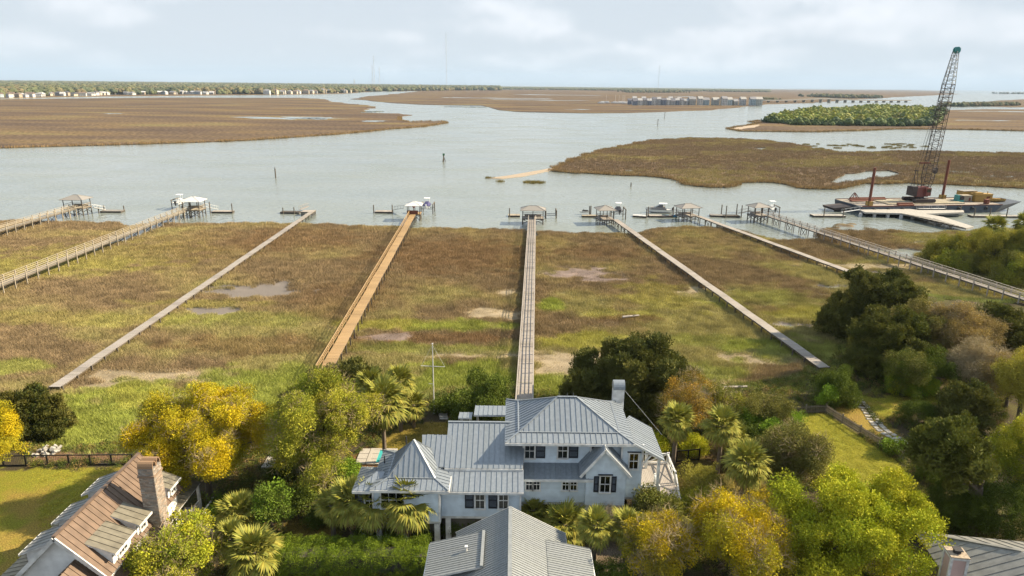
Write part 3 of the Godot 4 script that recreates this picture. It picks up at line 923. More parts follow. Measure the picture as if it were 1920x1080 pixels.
func gangway(label: String, a: Vector3, b: Vector3, m: Material) -> void:
	var t := thing("gangway", label, "gangway", Vector3(a.x, 0, a.z), 0.0, "gangways down to the floats")
	var q := MB.new()
	var o := Vector3(0, a.y, 0)
	var e := b - Vector3(a.x, 0, a.z)
	q.bar(o, e, 0.9, 0.1)
	part("ramp", q.done(), m, t)
	var s := (e - o).cross(Vector3.UP).normalized() * 0.42
	for k in [-1, 1]:
		var r := MB.new()
		r.bar(o + s * k + Vector3(0, 0.9, 0), e + s * k + Vector3(0, 0.9, 0), 0.05, 0.05)
		for i in 5:
			var p: Vector3 = o.lerp(e, i / 4.0) + s * k
			r.bar(p, p + Vector3(0, 0.9, 0), 0.04, 0.04, Vector3.RIGHT)
		part("handrail", r.done(), m, t)


func hull_mesh(l: float, w: float, h: float, flare := 0.8) -> ArrayMesh:   # bow towards -z, waterline at y = 0.25 h
	var b := MB.new()
	var rows := []
	for i in 11:
		var k := i / 10.0
		var half := w / 2 * (1.0 - pow(maxf(0.0, k - 0.35) / 0.65, 2.2)) if k > 0.35 else w / 2 * (0.92 + 0.08 * k / 0.35)
		half = maxf(half, 0.02)
		var sheer := h * (1.0 + 0.28 * k * k)
		var keel := h * 0.75 * pow(maxf(0.0, k - 0.6) / 0.4, 2.0)
		var z := l / 2 - l * k + 0.0
		rows.append([Vector3(-half, sheer, z), Vector3(-half * flare, h * 0.35 + keel * 0.6, z), Vector3(0, keel, z), Vector3(half * flare, h * 0.35 + keel * 0.6, z), Vector3(half, sheer, z)])
	for i in 10:
		for j in 4:
			b.quad(rows[i][j + 1], rows[i + 1][j + 1], rows[i + 1][j], rows[i][j])
	b.sheet([rows[0][0], rows[0][1], rows[0][2], rows[0][3], rows[0][4]])
	for i in 10:   # inner sole
		b.quad(rows[i][0] - Vector3(0, 0.25, 0), rows[i][4] - Vector3(0, 0.25, 0), rows[i + 1][4] - Vector3(0, 0.25, 0), rows[i + 1][0] - Vector3(0, 0.25, 0))
	return b.done()


func boat(label: String, at: Vector3, turn: float, l: float, style: String, hull: Material) -> Node3D:
	var t := thing("motor_boat", label, "boat", at, turn, "boats at the docks")
	var w := l * 0.34
	var h := l * 0.15
	part("hull", hull_mesh(l, w, h), hull, t)
	var rub := MB.new()
	for s in [-1, 1]:
		rub.bar(Vector3(s * w * 0.49, h * 1.0, l * 0.48), Vector3(s * w * 0.5, h * 1.03, -l * 0.1), 0.06, 0.07)
		rub.bar(Vector3(s * w * 0.5, h * 1.03, -l * 0.1), Vector3(s * w * 0.02, h * 1.28, -l * 0.49), 0.06, 0.07)
	part("rub_rail", rub.done(), M.dark, t)
	var e := MB.new()
	e.box(Vector3(0, h * 1.15, l * 0.55), Vector3(0.42, 0.75, 0.5))
	e.box(Vector3(0, h * 0.5, l * 0.53), Vector3(0.2, 0.9, 0.22))
	part("outboard_engine", e.done(), M.dark if style != "cover" else M.white_gel, t)
	if style == "cover" or style == "dark_top":
		var c := MB.new()
		var pts := []
		for i in 7:
			var k := i / 6.0
			var z := l * 0.46 - l * 0.9 * k
			var half := w * 0.5 * (1.0 if k < 0.45 else 1.0 - pow((k - 0.45) / 0.55, 2.0) * 0.92)
			var top := h * (1.15 + 0.9 * sin(PI * clampf(k * 1.05, 0, 1)))
			pts.append([Vector3(-half, h * (1.02 + 0.26 * k * k), z), Vector3(-half * 0.45, top, z), Vector3(half * 0.45, top, z), Vector3(half, h * (1.02 + 0.26 * k * k), z)])
		for i in 6:
			for j in 3:
				c.quad(pts[i][j], pts[i][j + 1], pts[i + 1][j + 1], pts[i + 1][j])
		c.quad(pts[0][3], pts[0][2], pts[0][1], pts[0][0])
		part("boat_cover", c.done(), M.navy_cloth if style == "cover" else M.shutter, t)
	if style == "cover" or style == "t_top" or style == "dark_top":
		var con := MB.new()
		con.box(Vector3(0, h * 1.25, l * 0.02), Vector3(w * 0.42, h * 1.2, l * 0.14))
		part("console", con.done(), M.white_gel, t)
		var tt := MB.new()
		tt.box(Vector3(0, h + 1.95, l * 0.06), Vector3(w * 0.78, 0.09, l * 0.3))
		part("hard_top", tt.done(), M.white_gel, t)
		for sx in [-1, 1]:
			for sz in [-1, 1]:
				var leg := MB.new()
				leg.tube(Vector3(sx * w * 0.3, h * 0.9, l * 0.06 + sz * l * 0.1), Vector3(sx * w * 0.33, h + 1.92, l * 0.06 + sz * l * 0.12), 0.03, 0.03, 5)
				part("top_leg", leg.done(), M.white_gel, t)
	if style == "cruiser":
		var cab := MB.new()
		var q := [Vector3(-w * 0.42, h, l * 0.3), Vector3(w * 0.42, h, l * 0.3), Vector3(w * 0.36, h, -l * 0.32), Vector3(-w * 0.36, h, -l * 0.32), Vector3(-w * 0.36, h * 1.75, l * 0.26), Vector3(w * 0.36, h * 1.75, l * 0.26), Vector3(w * 0.22, h * 1.5, -l * 0.3), Vector3(-w * 0.22, h * 1.5, -l * 0.3)]
		cab.hexa(q)
		part("cabin", cab.done(), M.roof_tan, t)
		var ws := MB.new()
		ws.hexa([Vector3(-w * 0.36, h * 1.6, l * 0.16), Vector3(w * 0.36, h * 1.6, l * 0.16), Vector3(w * 0.24, h * 1.5, -l * 0.14), Vector3(-w * 0.24, h * 1.5, -l * 0.14), Vector3(-w * 0.32, h * 2.25, l * 0.16), Vector3(w * 0.32, h * 2.25, l * 0.16), Vector3(w * 0.26, h * 2.2, l * 0.04), Vector3(-w * 0.26, h * 2.2, l * 0.04)])
		part("windscreen", ws.done(), M.glass, t)
		var arch := MB.new()
		arch.box(Vector3(0, h * 2.5, l * 0.17), Vector3(w * 0.8, 0.1, l * 0.3))
		for s in [-1, 1]:
			arch.bar(Vector3(s * w * 0.38, h, l * 0.28), Vector3(s * w * 0.36, h * 2.5, l * 0.2), 0.06, 0.2)
		part("arch_top", arch.done(), M.white_gel, t)
		var rail := MB.new()
		for s in [-1, 1]:
			rail.bar(Vector3(s * w * 0.45, h * 1.5, -l * 0.1), Vector3(s * w * 0.05, h * 1.75, -l * 0.48), 0.035, 0.035)
		part("bow_rail", rail.done(), M.white_gel, t)
	return t


func boat_lift(label: String, at: Vector3, w: float, d: float) -> void:
	var t := thing("boat_lift", label, "boat lift", at, 0.0, "boat lifts beside the pier heads")
	for sx in [-1, 1]:
		for sz in [-1, 1]:
			stand("pile", pile_mesh(0.15), M.pile_wood, t, Vector3(sx * w / 2, -1.6, sz * d / 2), 4.3)
		var b := MB.new()
		b.box(Vector3(sx * w / 2, 2.75, 0), Vector3(0.2, 0.24, d + 0.5))
		part("top_beam", b.done(), M.pile_wood, t)
	for sz in [-1, 1]:
		var c := MB.new()
		c.box(Vector3(0, 1.35, sz * d * 0.3), Vector3(w, 0.18, 0.16))
		part("cradle_beam", c.done(), M.zinc_dull, t)
		for sx in [-1, 1]:
			var k := MB.new()
			k.tube(Vector3(sx * (w / 2 - 0.12), 1.4, sz * d * 0.3), Vector3(sx * (w / 2 - 0.06), 2.7, sz * d * 0.3), 0.02, 0.02, 4)
			part("cable", k.done(), M.black_metal, t)


func make_docks() -> void:
	dock("pale railed dock ending at a brownish pink hip roofed shelter", M.tan_wood, M.tan_wood, Vector2(-118.4, -84), Vector2(-120.6, -186), 2.2, 1.6, 2, [5.4, 4.4, -0.2, M.roof_tan, 2.3, "open_rail"])
	dock("honey coloured railed dock ending at a white hip roofed shelter", M.tan_wood, M.tan_wood, Vector2(-87.5, -84), Vector2(-89.6, -185), 2.2, 1.7, 2, [4.8, 4.4, 1.6, M.roof_white, 2.3, "open_rail"])
	dock("low weathered grey dock without rails or any roof", M.old_wood, M.old_wood, Vector2(-54.1, -74), Vector2(-56.6, -190), 1.15, 1.35, 0, [3.6, 3.0, -1.2, null, 0, "open"])
	dock("orange new timber dock with one rail and a boarded shelter", M.new_wood, M.new_wood, Vector2(-22.95, -77), Vector2(-27.2, -184), 1.9, 1.6, 1, [3.7, 4.0, 0.2, M.roof_white, 2.3, "wall"])
	dock("grey dock leading straight out from the metal roofed house", M.old_wood, M.old_wood, Vector2(1.4, -66), Vector2(5.2, -181), 1.6, 1.75, 2, [5.9, 4.0, 0.2, M.roof_tan, 2.2, "open_rail"])
	dock("bare plank dock ending at a shelter with a pyramid roof", M.old_wood, M.old_wood, Vector2(40.4, -81.5), Vector2(27.6, -181.5), 1.5, 1.5, 0, [4.2, 4.4, -2.4, M.roof_tan, 2.5, "open_rail"])
	dock("bare plank dock running behind the dark cedars to a shelter", M.old_wood, M.old_wood, Vector2(69.5, -117), Vector2(51.5, -188), 1.5, 1.5, 0, [5.4, 4.0, -2.4, M.roof_tan, 2.3, "open_rail"])
	dock("thin railed dock passing the yellow shrubs to a shelter", M.old_wood, M.old_wood, Vector2(91, -93), Vector2(70.5, -187), 2.0, 1.5, 2, [4.5, 4.0, -2.0, M.roof_tan, 2.3, "open_rail"])
	# floats
	float_dock("float with three piles beside the brownish pink shelter", Vector2(-114.05, -192.38), 0.05, 5.8, 2.6, [[-1, -1], [-1, 1], [0.8, -1]], M.roof_tan, 1.8)
	float_dock("float with two tall piles beside the white shelter and honey dock", Vector2(-82.99, -193.35), 0.05, 5.8, 2.2, [[-1, 1], [1, 1]], M.old_wood, 3.0)
	float_dock("dark float beside the low roofless dock", Vector2(-63.68, -193.63), 0.0, 5.4, 2.4, [[-0.6, 1], [0.5, 1]], M.dark_wood, 1.7)
	float_dock("float with two dark piles beside the boarded shelter", Vector2(-37.36, -196.04), 0.0, 5.0, 2.6, [[-1, 1], [1, 1]], M.old_wood, 2.4)
	float_dock("float with one pile beside the shelter on the straight dock", Vector2(0.39, -192.28), 0.0, 3.4, 2.6, [[-0.7, 1]], M.tan_wood, 2.4)
	float_dock("small float with paired piles carrying a jet ski", Vector2(22, -192.69), 0.0, 4.6, 2.0, [[0, -1], [0.15, -1]], M.tan_wood, 3.0)
	float_dock("pale drive on float at the bow of the tan cruiser", Vector2(36.46, -193.51), -0.3, 4.0, 2.2, [[0.9, 1]], M.roof_white, 2.6)
	float_dock("long float under the tan cruiser and blue skiff", Vector2(42.33, -193.84), 0.0, 6.6, 2.2, [[-1, 0], [1, 0.6]], M.old_wood, 3.0)
	float_dock("pale float joined to a dark float with four piles", Vector2(58.91, -195.63), -0.15, 3.6, 2.4, [], M.roof_tan)
	float_dock("dark float held by four tall piles between two shelters", Vector2(62.9, -195.01), 0.0, 4.8, 2.4, [[-0.9, -1], [-0.7, 1], [0.8, -1], [1, 1]], M.dark_wood, 3.4)
	gangway("white ramp from the brownish pink shelter to its float", Vector3(-116.65, 2.1, -187.73), Vector3(-116.87, 0.55, -193.09), M.white)
	gangway("white ramp from the white shelter to its float", Vector3(-88.19, 2.1, -192.09), Vector3(-85.54, 0.55, -195.84), M.white)
	gangway("thin railed ramp from the boarded shelter to its float", Vector3(-30.84, 1.9, -193.2), Vector3(-34.83, 0.55, -197.54), M.zinc_dull)
	gangway("ramp from the bare roofless dock to the dark float", Vector3(-60.1, 1.15, -198.89), Vector3(-61.9, 0.55, -196.37), M.old_wood)
	gangway("ramp from the shelter behind the cedars to the cruiser float", Vector3(47.81, 1.5, -194.07), Vector3(46.62, 0.55, -196.66), M.old_wood)
	gangway("ramp from the shelter of the thin railed dock to the four pile float", Vector3(67.39, 2, -193.29), Vector3(66.06, 0.55, -197.78), M.old_wood)
	# lifts and boats
	boat_lift("lift holding the boat with the purple blue cover", Vector3(-24.68, 0, -194.69) * Vector3(1, 0, 1) + Vector3(0, 0, -2), 3.4, 4.6)
	boat("boat under a purple blue cover with a white top", Vector3(-24.83, 0, -194.68) * Vector3(1, 0, 1) + Vector3(0, 1.45, -2), 0.0, 6.2, "cover", M.white_gel)
	boat_lift("empty lift beside the shelter on the straight dock", Vector3(10.81, 0, -190.91) * Vector3(1, 0, 1) + Vector3(0, -0.6, -1), 3.0, 4.2)
	boat_lift("lift holding the dark covered boat beside the pyramid roofed shelter", Vector3(29.94, 0, -189.58) * Vector3(1, 0, 1) + Vector3(0, 0, -2), 3.4, 4.6)
	boat("dark covered boat with a white top on its lift", Vector3(29.79, 0, -189.57) * Vector3(1, 0, 1) + Vector3(0, 1.45, -2), 0.0, 6.2, "dark_top", M.white_gel)
	boat("white boat with a dark hard top behind the white roofed shelter", Vector3(-97.75, 0, -197.34) * Vector3(1, 0, 1) + Vector3(0, 1.3, -2), 0.0, 6.0, "t_top", M.white_gel)
	boat_lift("lift behind the white roofed shelter of the honey coloured dock", Vector3(-97.75, 0, -197.34) * Vector3(1, 0, 1) + Vector3(0, 0, -2), 3.2, 4.4)
	boat("white boat with a white top beside the thin railed dock", Vector3(75.53, 0, -197.04) * Vector3(1, 0, 1) + Vector3(0, 1.4, -1), 0.0, 6.0, "t_top", M.white_gel)
	boat_lift("lift holding the white boat beside the thin railed dock", Vector3(75.53, 0, -197.04) * Vector3(1, 0, 1) + Vector3(0, 0, -1), 3.2, 4.4)
	boat("tan cabin cruiser with dark windscreen moored at a float", Vector3(43.2, 0, -199.47) * Vector3(1, 0, 1) + Vector3(0, -0.15, -1.5), PI / 2 - 0.1, 7.6, "cruiser", M.white_gel)
	boat("small bright blue skiff tied to the cruiser float", Vector3(44.86, 0, -194.05) * Vector3(1, 0, 1) + Vector3(0, -0.1, 0.4), PI / 2, 4.2, "open", M.blue_gel)
	jet_ski(Vector3(20.79, 0, -195.61) * Vector3(1, 0, 1) + Vector3(0, 0.42, -0.6))
	var u := thing("patio_umbrella", "half closed red umbrella at the end of the orange dock", "umbrella", Vector3(-27.67, 1.9, -189.09), 0.0)
	var p := MB.new()
	p.tube(Vector3.ZERO, Vector3(0, 2.2, 0), 0.03, 0.03, 6)
	part("pole", p.done(), M.white, u)
	var c := MB.new()
	for i in 8:
		var a := TAU * i / 8
		var b := TAU * (i + 1) / 8
		c.tri(Vector3(0, 2.2, 0), Vector3(cos(b) * 0.5, 1.3, sin(b) * 0.5), Vector3(cos(a) * 0.5, 1.3, sin(a) * 0.5))
		c.quad(Vector3(cos(a) * 0.5, 1.3, sin(a) * 0.5), Vector3(cos(b) * 0.5, 1.3, sin(b) * 0.5), Vector3(cos(b) * 0.3, 0.9, sin(b) * 0.3), Vector3(cos(a) * 0.3, 0.9, sin(a) * 0.3))
	part("canopy", c.done(), M.red_cloth, u)


func jet_ski(at: Vector3) -> void:
	var t := thing("jet_ski", "white jet ski parked on the small float with paired piles", "jet ski", at, PI / 2 + 0.2)
	part("hull", hull_mesh(3.2, 1.2, 0.55), M.white_gel, t)
	var s := MB.new()
	s.hexa([Vector3(-0.28, 0.5, 1.2), Vector3(0.28, 0.5, 1.2), Vector3(0.3, 0.5, -0.9), Vector3(-0.3, 0.5, -0.9), Vector3(-0.2, 0.85, 1.1), Vector3(0.2, 0.85, 1.1), Vector3(0.16, 1.0, -0.3), Vector3(-0.16, 1.0, -0.3)])
	part("seat", s.done(), M.dark, t)
	var b := MB.new()
	b.tube(Vector3(-0.4, 1.12, -0.35), Vector3(0.4, 1.12, -0.35), 0.03, 0.03, 5)
	b.tube(Vector3(0, 0.9, -0.45), Vector3(0, 1.12, -0.35), 0.05, 0.04, 5)
	part("handlebar", b.done(), M.dark, t)



# ---- crane barge and work dock ---------------------------------------------------------------------------------------

func lattice(b: MB, a: Vector3, e: Vector3, w0: float, w1: float, d0: float, d1: float, bays: int, r: float) -> void:
	var f := (e - a).normalized()
	var side := f.cross(Vector3.UP).normalized()
	var up := side.cross(f)
	var ring := []
	for i in bays + 1:
		var k := float(i) / bays
		var p := a.lerp(e, k)
		var w := lerpf(w0, w1, k) / 2
		var d := lerpf(d0, d1, k) / 2
		ring.append([p + side * w + up * d, p - side * w + up * d, p - side * w - up * d, p + side * w - up * d])
	for i in bays:
		for j in 4:
			b.tube(ring[i][j], ring[i + 1][j], r, r, 5, false)
			b.tube(ring[i][j], ring[i + 1][(j + 1) % 4] if i % 2 else ring[i + 1][(j + 3) % 4], r * 0.55, r * 0.55, 4, false)
			b.tube(ring[i + 1][j], ring[i + 1][(j + 1) % 4], r * 0.5, r * 0.5, 4, false)


func make_barge() -> void:
	var a := Vector2(103.62, -201.44)
	var e := Vector2(154.55, -208.06)
	var d := (e - a).normalized()
	var turn := atan2(-d.y, d.x)
	var l := a.distance_to(e)
	var beam := 14.0
	# local axes: x along the barge towards its raked end, z towards the viewer's shore
	var t := thing("crane_barge", "long dark blue steel barge carrying a crane and yellow machines", "barge", Vector3(a.x, 0, a.y), turn)
	var h := MB.new()
	h.hexa([Vector3(0.6, -0.6, 0), Vector3(0.6, -0.6, -beam), Vector3(l - 8, -0.6, -beam), Vector3(l - 8, -0.6, 0), Vector3(0, 2.2, 0), Vector3(0, 2.2, -beam), Vector3(l - 5, 2.2, -beam), Vector3(l - 5, 2.2, 0)])
	h.hexa([Vector3(l - 8.01, -0.6, -0.02), Vector3(l - 8.01, -0.6, -beam + 0.02), Vector3(l - 5, 0.2, -beam + 0.4), Vector3(l - 5, 0.2, -0.4), Vector3(l - 5.01, 2.2, -0.02), Vector3(l - 5.01, 2.2, -beam + 0.02), Vector3(l + 4, 2.7, -beam + 3.0), Vector3(l + 4, 2.7, -3.0)])
	part("hull", h.done(), M.hull_blue, t)
	part("deck", boards(0.3, l - 4.6, -beam + 0.2, -0.2, 2.26, true, 0.9), M.barge_deck, t)
	for s in [-0.06, -beam + 0.06]:
		var b := MB.new()
		b.box(Vector3(l / 2 - 2.4, 2.34, s), Vector3(l - 5.2, 0.24, 0.12))
		part("coaming", b.done(), M.rust, t)
	for i in 9:
		var ty := MB.new()
		for k in 10:
			var p := TAU * k / 10
			var q := TAU * (k + 1) / 10
			var xx := 4.0 + i * (l - 10) / 9.0
			ty.tube(Vector3(xx + cos(p) * 0.42, 1.3 + sin(p) * 0.42, 0.2), Vector3(xx + cos(q) * 0.42, 1.3 + sin(q) * 0.42, 0.2), 0.16, 0.16, 6, false)
		part("tyre_fender", ty.done(), M.dark, t)
	var mats := MB.new()
	for i in 26:
		var k := rng.randf_range(0.7, 1.2)
		mats.tint = Color(k, k, k * 0.9)
		mats.box(Vector3(11 + i * 0.98, 2.4, -beam / 2 + 0.4), Vector3(0.9, 0.24, 7.4))
	part("timber_mat", mats.done(), M.tan_wood, t)
	var ramp := MB.new()
	ramp.hexa([Vector3(-6, 0.5, -4), Vector3(-6, 0.5, -10), Vector3(0.0, 1.0, -10), Vector3(0.0, 1.0, -4), Vector3(-6.4, 1.2, -4), Vector3(-6.4, 1.2, -10), Vector3(0.0, 1.7, -10), Vector3(0.0, 1.7, -4)])
	part("end_ramp", ramp.done(), M.steel_dark, t)
	# spuds
	var place := func(x: float, y: float, z: float) -> Vector3: return t.transform * Vector3(x, y, z)
	for q in [[3.6, -2.0, 13.5], [l * 0.705, -beam + 1.2, 14.5]]:
		var s := thing("spud_pile", ["rusty tall steel spud pile standing at the ramp end of the barge", "rusty tall steel spud pile standing beyond the crane"][0 if q[0] < 5 else 1], "pile", place.call(q[0], 0, q[1]), turn, "spud piles of the barge")
		var b := MB.new()
		b.tube(Vector3(0, -3, 0), Vector3(0, q[2], 0), 0.42, 0.42, 10)
		part("pile_tube", b.done(), M.rust, s)
		var c := MB.new()
		for k in 4:
			c.box(Vector3([0.6, -0.6, 0, 0][k], 2.9, [0, 0, 0.6, -0.6][k]), Vector3(0.3 if k < 2 else 1.5, 1.2, 1.5 if k < 2 else 0.3))
		part("spud_collar", c.done(), M.machine_yellow, s)
	# crane
	var cx: float = l * 0.45
	var cr := thing("crawler_crane", "red crawler crane with a very tall lattice boom on the barge", "crane", place.call(cx, 2.54, -beam / 2 + 0.4), turn)
	for s in [-1, 1]:
		var tr := MB.new()
		var ring := [Vector3(-3.6, 0.55, 0), Vector3(-3.2, 0.06, 0), Vector3(3.2, 0.06, 0), Vector3(3.6, 0.55, 0), Vector3(3.2, 1.1, 0), Vector3(-3.2, 1.1, 0)]
		for i in 6:
			var p: Vector3 = ring[i]
			var q: Vector3 = ring[(i + 1) % 6]
			tr.quad(p + Vector3(0, 0, s * 2.1), q + Vector3(0, 0, s * 2.1), q + Vector3(0, 0, s * 3.1), p + Vector3(0, 0, s * 3.1))
		for o in [2.1, 3.1]:
			tr.sheet(ring.map(func(v): return v + Vector3(0, 0, s * o)))
		part("track", tr.done(), M.steel_dark, cr)
	var car := MB.new()
	car.box(Vector3(0, 0.85, 0), Vector3(3.2, 0.7, 4.4))
	car.tube(Vector3(0, 1.2, 0), Vector3(0, 1.6, 0), 1.4, 1.4, 14)
	part("carbody", car.done(), M.steel_dark, cr)
	var house := MB.new()
	house.hexa([Vector3(-1.9, 1.6, 1.4), Vector3(-1.9, 1.6, -1.4), Vector3(1.9, 1.6, -1.4), Vector3(1.9, 1.6, 1.4), Vector3(-1.9, 4.4, 1.3), Vector3(-1.9, 4.4, -1.3), Vector3(1.5, 4.7, -1.3), Vector3(1.5, 4.7, 1.3)])
	part("machinery_house", house.done(), M.crane_red, cr)
	var cw := MB.new()
	cw.box(Vector3(-2.7, 3.3, 0), Vector3(1.4, 2.8, 3.0))
	part("counterweight", cw.done(), M.steel_dark, cr)
	var cab := MB.new()
	cab.box(Vector3(1.2, 3.2, 1.85), Vector3(1.6, 2.4, 0.9))
	var cb := part("cab", cab.done(), M.crane_red, cr)
	var win := MB.new()
	win.box(Vector3(1.22, 3.6, 2.32), Vector3(1.3, 1.0, 0.06))
	win.box(Vector3(2.02, 3.6, 1.85), Vector3(0.06, 1.1, 0.8))
	part("window", win.done(), M.glass, cb)
	# boom: foot in front of the house, tip high up
	var foot := Vector3(1.6, 2.2, 0)
	var tip_w := Vector3(129.96, 46.6, -214)
	var tip: Vector3 = cr.transform.affine_inverse() * tip_w
	tip.z = -1.5
	var f := (tip - foot).normalized()
	var n := (tip - foot).length()
	var boom := MB.new()
	lattice(boom, foot, foot + f * n * 0.12, 1.4, 2.7, 0.6, 2.3, 4, 0.1)
	part("boom_foot", boom.done(), M.steel_dark, cr)
	boom = MB.new()
	lattice(boom, foot + f * n * 0.12, foot + f * n * 0.78, 2.7, 2.7, 2.3, 2.3, 22, 0.1)
	part("boom", boom.done(), M.steel_dark, cr)
	boom = MB.new()
	lattice(boom, foot + f * n * 0.78, tip, 2.7, 1.3, 2.3, 1.1, 8, 0.09)
	part("boom_tip", boom.done(), M.zinc_dull, cr)
	var head := MB.new()
	for s in [-0.35, 0.35]:
		head.tube(tip + Vector3(0.1, 0.4, s), tip + Vector3(0.1, 0.4, s + 0.25), 0.95, 0.95, 14)
	part("head_sheave", head.done(), M.teal, cr)
	var mast := MB.new()
	mast.bar(Vector3(-1.6, 4.2, 0.9), Vector3(-2.4, 9.5, 0.5), 0.12, 0.14)
	mast.bar(Vector3(-1.6, 4.2, -0.9), Vector3(-2.4, 9.5, -0.5), 0.12, 0.14)
	mast.bar(Vector3(-2.4, 9.5, 0.8), Vector3(-2.4, 9.5, -0.8), 0.2, 0.25)
	mast.bar(Vector3(-2.4, 9.5, 0), Vector3(-3.6, 3.9, 0), 0.1, 0.1)
	part("gantry", mast.done(), M.steel_dark, cr)
	var blk := MB.new()
	blk.box(foot + f * n * 0.2 + Vector3(-2.0, 1.2, 0), Vector3(3.4, 0.45, 0.7))
	part("bridle", blk.done(), M.rust, cr)
	for s in [-0.6, 0.6]:
		for q in [[Vector3(-2.4, 9.6, s), tip + Vector3(-0.4, 0.2, s)], [foot + f * n * 0.2 + Vector3(-3.0, 1.6, s), tip + Vector3(-0.6, -0.5, s)], [Vector3(-0.5, 4.4, s), foot + f * n * 0.6 + Vector3(-0.9, 0.7, s)]]:
			var c := MB.new()
			c.tube(q[0], q[1], 0.05, 0.05, 4, false)
			part("pendant_line", c.done(), M.steel_dark, cr)
	var hk: Vector3 = Vector3(tip.x - 5.0, 12.2, tip.z)
	var hook_w: Vector3 = cr.transform.affine_inverse() * Vector3(130.42, 11.45, -213)
	hk = Vector3(hook_w.x, hook_w.y, tip.z + 0.2)
	var line := MB.new()
	line.tube(tip + Vector3(0.9, 0.2, 0), hk + Vector3(0, 1.0, 0), 0.045, 0.045, 4, false)
	part("hoist_line", line.done(), M.steel_dark, cr)
	var hook := MB.new()
	hook.box(hk + Vector3(0, 0.4, 0), Vector3(1.1, 1.7, 0.7))
	hook.tube(hk + Vector3(0, -0.4, 0), hk + Vector3(0.1, -1.4, 0), 0.2, 0.12, 7)
	hook.tube(hk + Vector3(0.1, -1.4, 0), hk + Vector3(-0.35, -1.7, 0), 0.12, 0.1, 7)
	part("hook_block", hook.done(), M.steel_dark, cr)
	# machines and gear on the deck
	for q in [["steel_container", "tall ochre steel container with a flat roof on the barge", "container", l * 0.82, -10.0, 5.2, 2.8, 2.6, M.machine_yellow, 0.1], ["generator", "wide orange yellow machine housing on the barge", "machine", l * 0.865, -6.6, 5.6, 2.3, 2.4, M.machine_yellow, -0.05],
			["fuel_tank", "tan steel tank box beside the green winch", "tank", l * 0.765, -7.2, 3.2, 1.8, 2.2, M.tan_wood, 0.0], ["work_skiff", "low yellow work skiff on the barge deck", "boat", l * 0.945, -5.4, 5.6, 1.0, 2.2, M.machine_yellow, 0.05], ["welding_machine", "small orange welding machine at the barge edge", "machine", l * 0.83, -2.2, 1.4, 1.2, 1.0, M.rust, 0.3]]:
		var o := thing(q[0], q[1], q[2], place.call(q[3], 2.27, q[4]), turn + q[9])
		var s := Vector3(q[5], q[6], q[7])
		if q[0] == "work_skiff":
			part("hull", hull_mesh(s.x, s.z, s.y), q[8], o, Transform3D(Basis(Vector3.UP, PI / 2)))
			var th := MB.new()
			th.box(Vector3(0.4, s.y * 0.9, 0), Vector3(0.4, 0.08, s.z * 0.9))
			th.box(Vector3(-1.2, s.y * 0.9, 0), Vector3(0.4, 0.08, s.z * 0.85))
			part("thwart", th.done(), q[8], o)
			continue
		var b := MB.new()
		b.box(Vector3(0, s.y / 2 + 0.1, 0), s)
		part("body", b.done(), q[8], o)
		var rib := MB.new()
		for i in int(s.x / 0.45):
			rib.box(Vector3(-s.x / 2 + 0.25 + i * 0.45, s.y / 2 + 0.1, s.z / 2 + 0.03), Vector3(0.12, s.y - 0.3, 0.06))
		part("side_ribs", rib.done(), q[8], o)
		var sk := MB.new()
		for k in [-1, 1]:
			sk.box(Vector3(0, 0.05, k * s.z * 0.35), Vector3(s.x, 0.12, 0.2))
		part("skid", sk.done(), M.steel_dark, o)
		var tp := MB.new()
		tp.box(Vector3(0, s.y + 0.16, 0), Vector3(s.x + 0.2, 0.1, s.z + 0.2))
		if q[0] == "generator":
			tp.tube(Vector3(1.5, s.y + 0.2, 0.4), Vector3(1.5, s.y + 1.0, 0.4), 0.12, 0.12, 7)
			tp.box(Vector3(-1.2, s.y + 0.4, 0), Vector3(2.2, 0.4, 1.6))
		part("top", tp.done(), M.roof_tan if q[0] == "steel_container" else q[8], o)
		var dr := MB.new()
		dr.box(Vector3(s.x * 0.25, s.y * 0.45, s.z / 2 + 0.075), Vector3(s.x * 0.2, s.y * 0.6, 0.03))
		part("door", dr.done(), M.rust, o)
	var wi := thing("deck_winch", "green deck winch with a cable drum on the barge", "winch", place.call(l * 0.72, 2.27, -6.8), turn)
	var wb := MB.new()
	wb.box(Vector3(0, 0.3, 0), Vector3(2.2, 0.6, 2.0))
	wb.box(Vector3(-0.7, 1.3, 0), Vector3(0.7, 1.6, 1.6))
	part("frame", wb.done(), M.teal, wi)
	wb = MB.new()
	wb.tube(Vector3(0.5, 1.2, -0.8), Vector3(0.5, 1.2, 0.8), 0.7, 0.7, 12)
	part("drum", wb.done(), M.steel_dark, wi)
	for i in 3:
		var pl := thing("pipe_stack", ["rusty pipes lying along the far barge edge", "rusty pipes lying across the barge beside the spud", "short rusty pipes lying by the crane tracks"][i], "pipes", place.call([10.0, 6.0, 15.0][i], 2.3, [-12.6, -9.8, -1.8][i]), turn + [0.02, 0.12, 0.0][i])
		for k in 4:
			var pb := MB.new()
			pb.tube(Vector3(-[6.0, 4.0, 2.5][i], 0.2 + (0.35 if k == 3 else 0.0), k % 3 * 0.42), Vector3([6.0, 4.0, 2.5][i], 0.2 + (0.35 if k == 3 else 0.0), k % 3 * 0.42 + (0.2 if k == 3 else 0.0)), 0.2, 0.2, 8)
			part("pipe", pb.done(), M.rust, pl)
	var gt := thing("a_frame", "small rusty frame leaning at the ramp end of the barge", "frame", place.call(4.5, 2.3, -11.0), turn)
	var gb := MB.new()
	for s in [-0.8, 0.8]:
		gb.bar(Vector3(-1.4, 0, s), Vector3(0, 2.4, s * 0.3), 0.2, 0.2)
		gb.bar(Vector3(1.8, 0, s), Vector3(0, 2.4, s * 0.3), 0.2, 0.2)
	part("leg_pair", gb.done(), M.rust, gt)


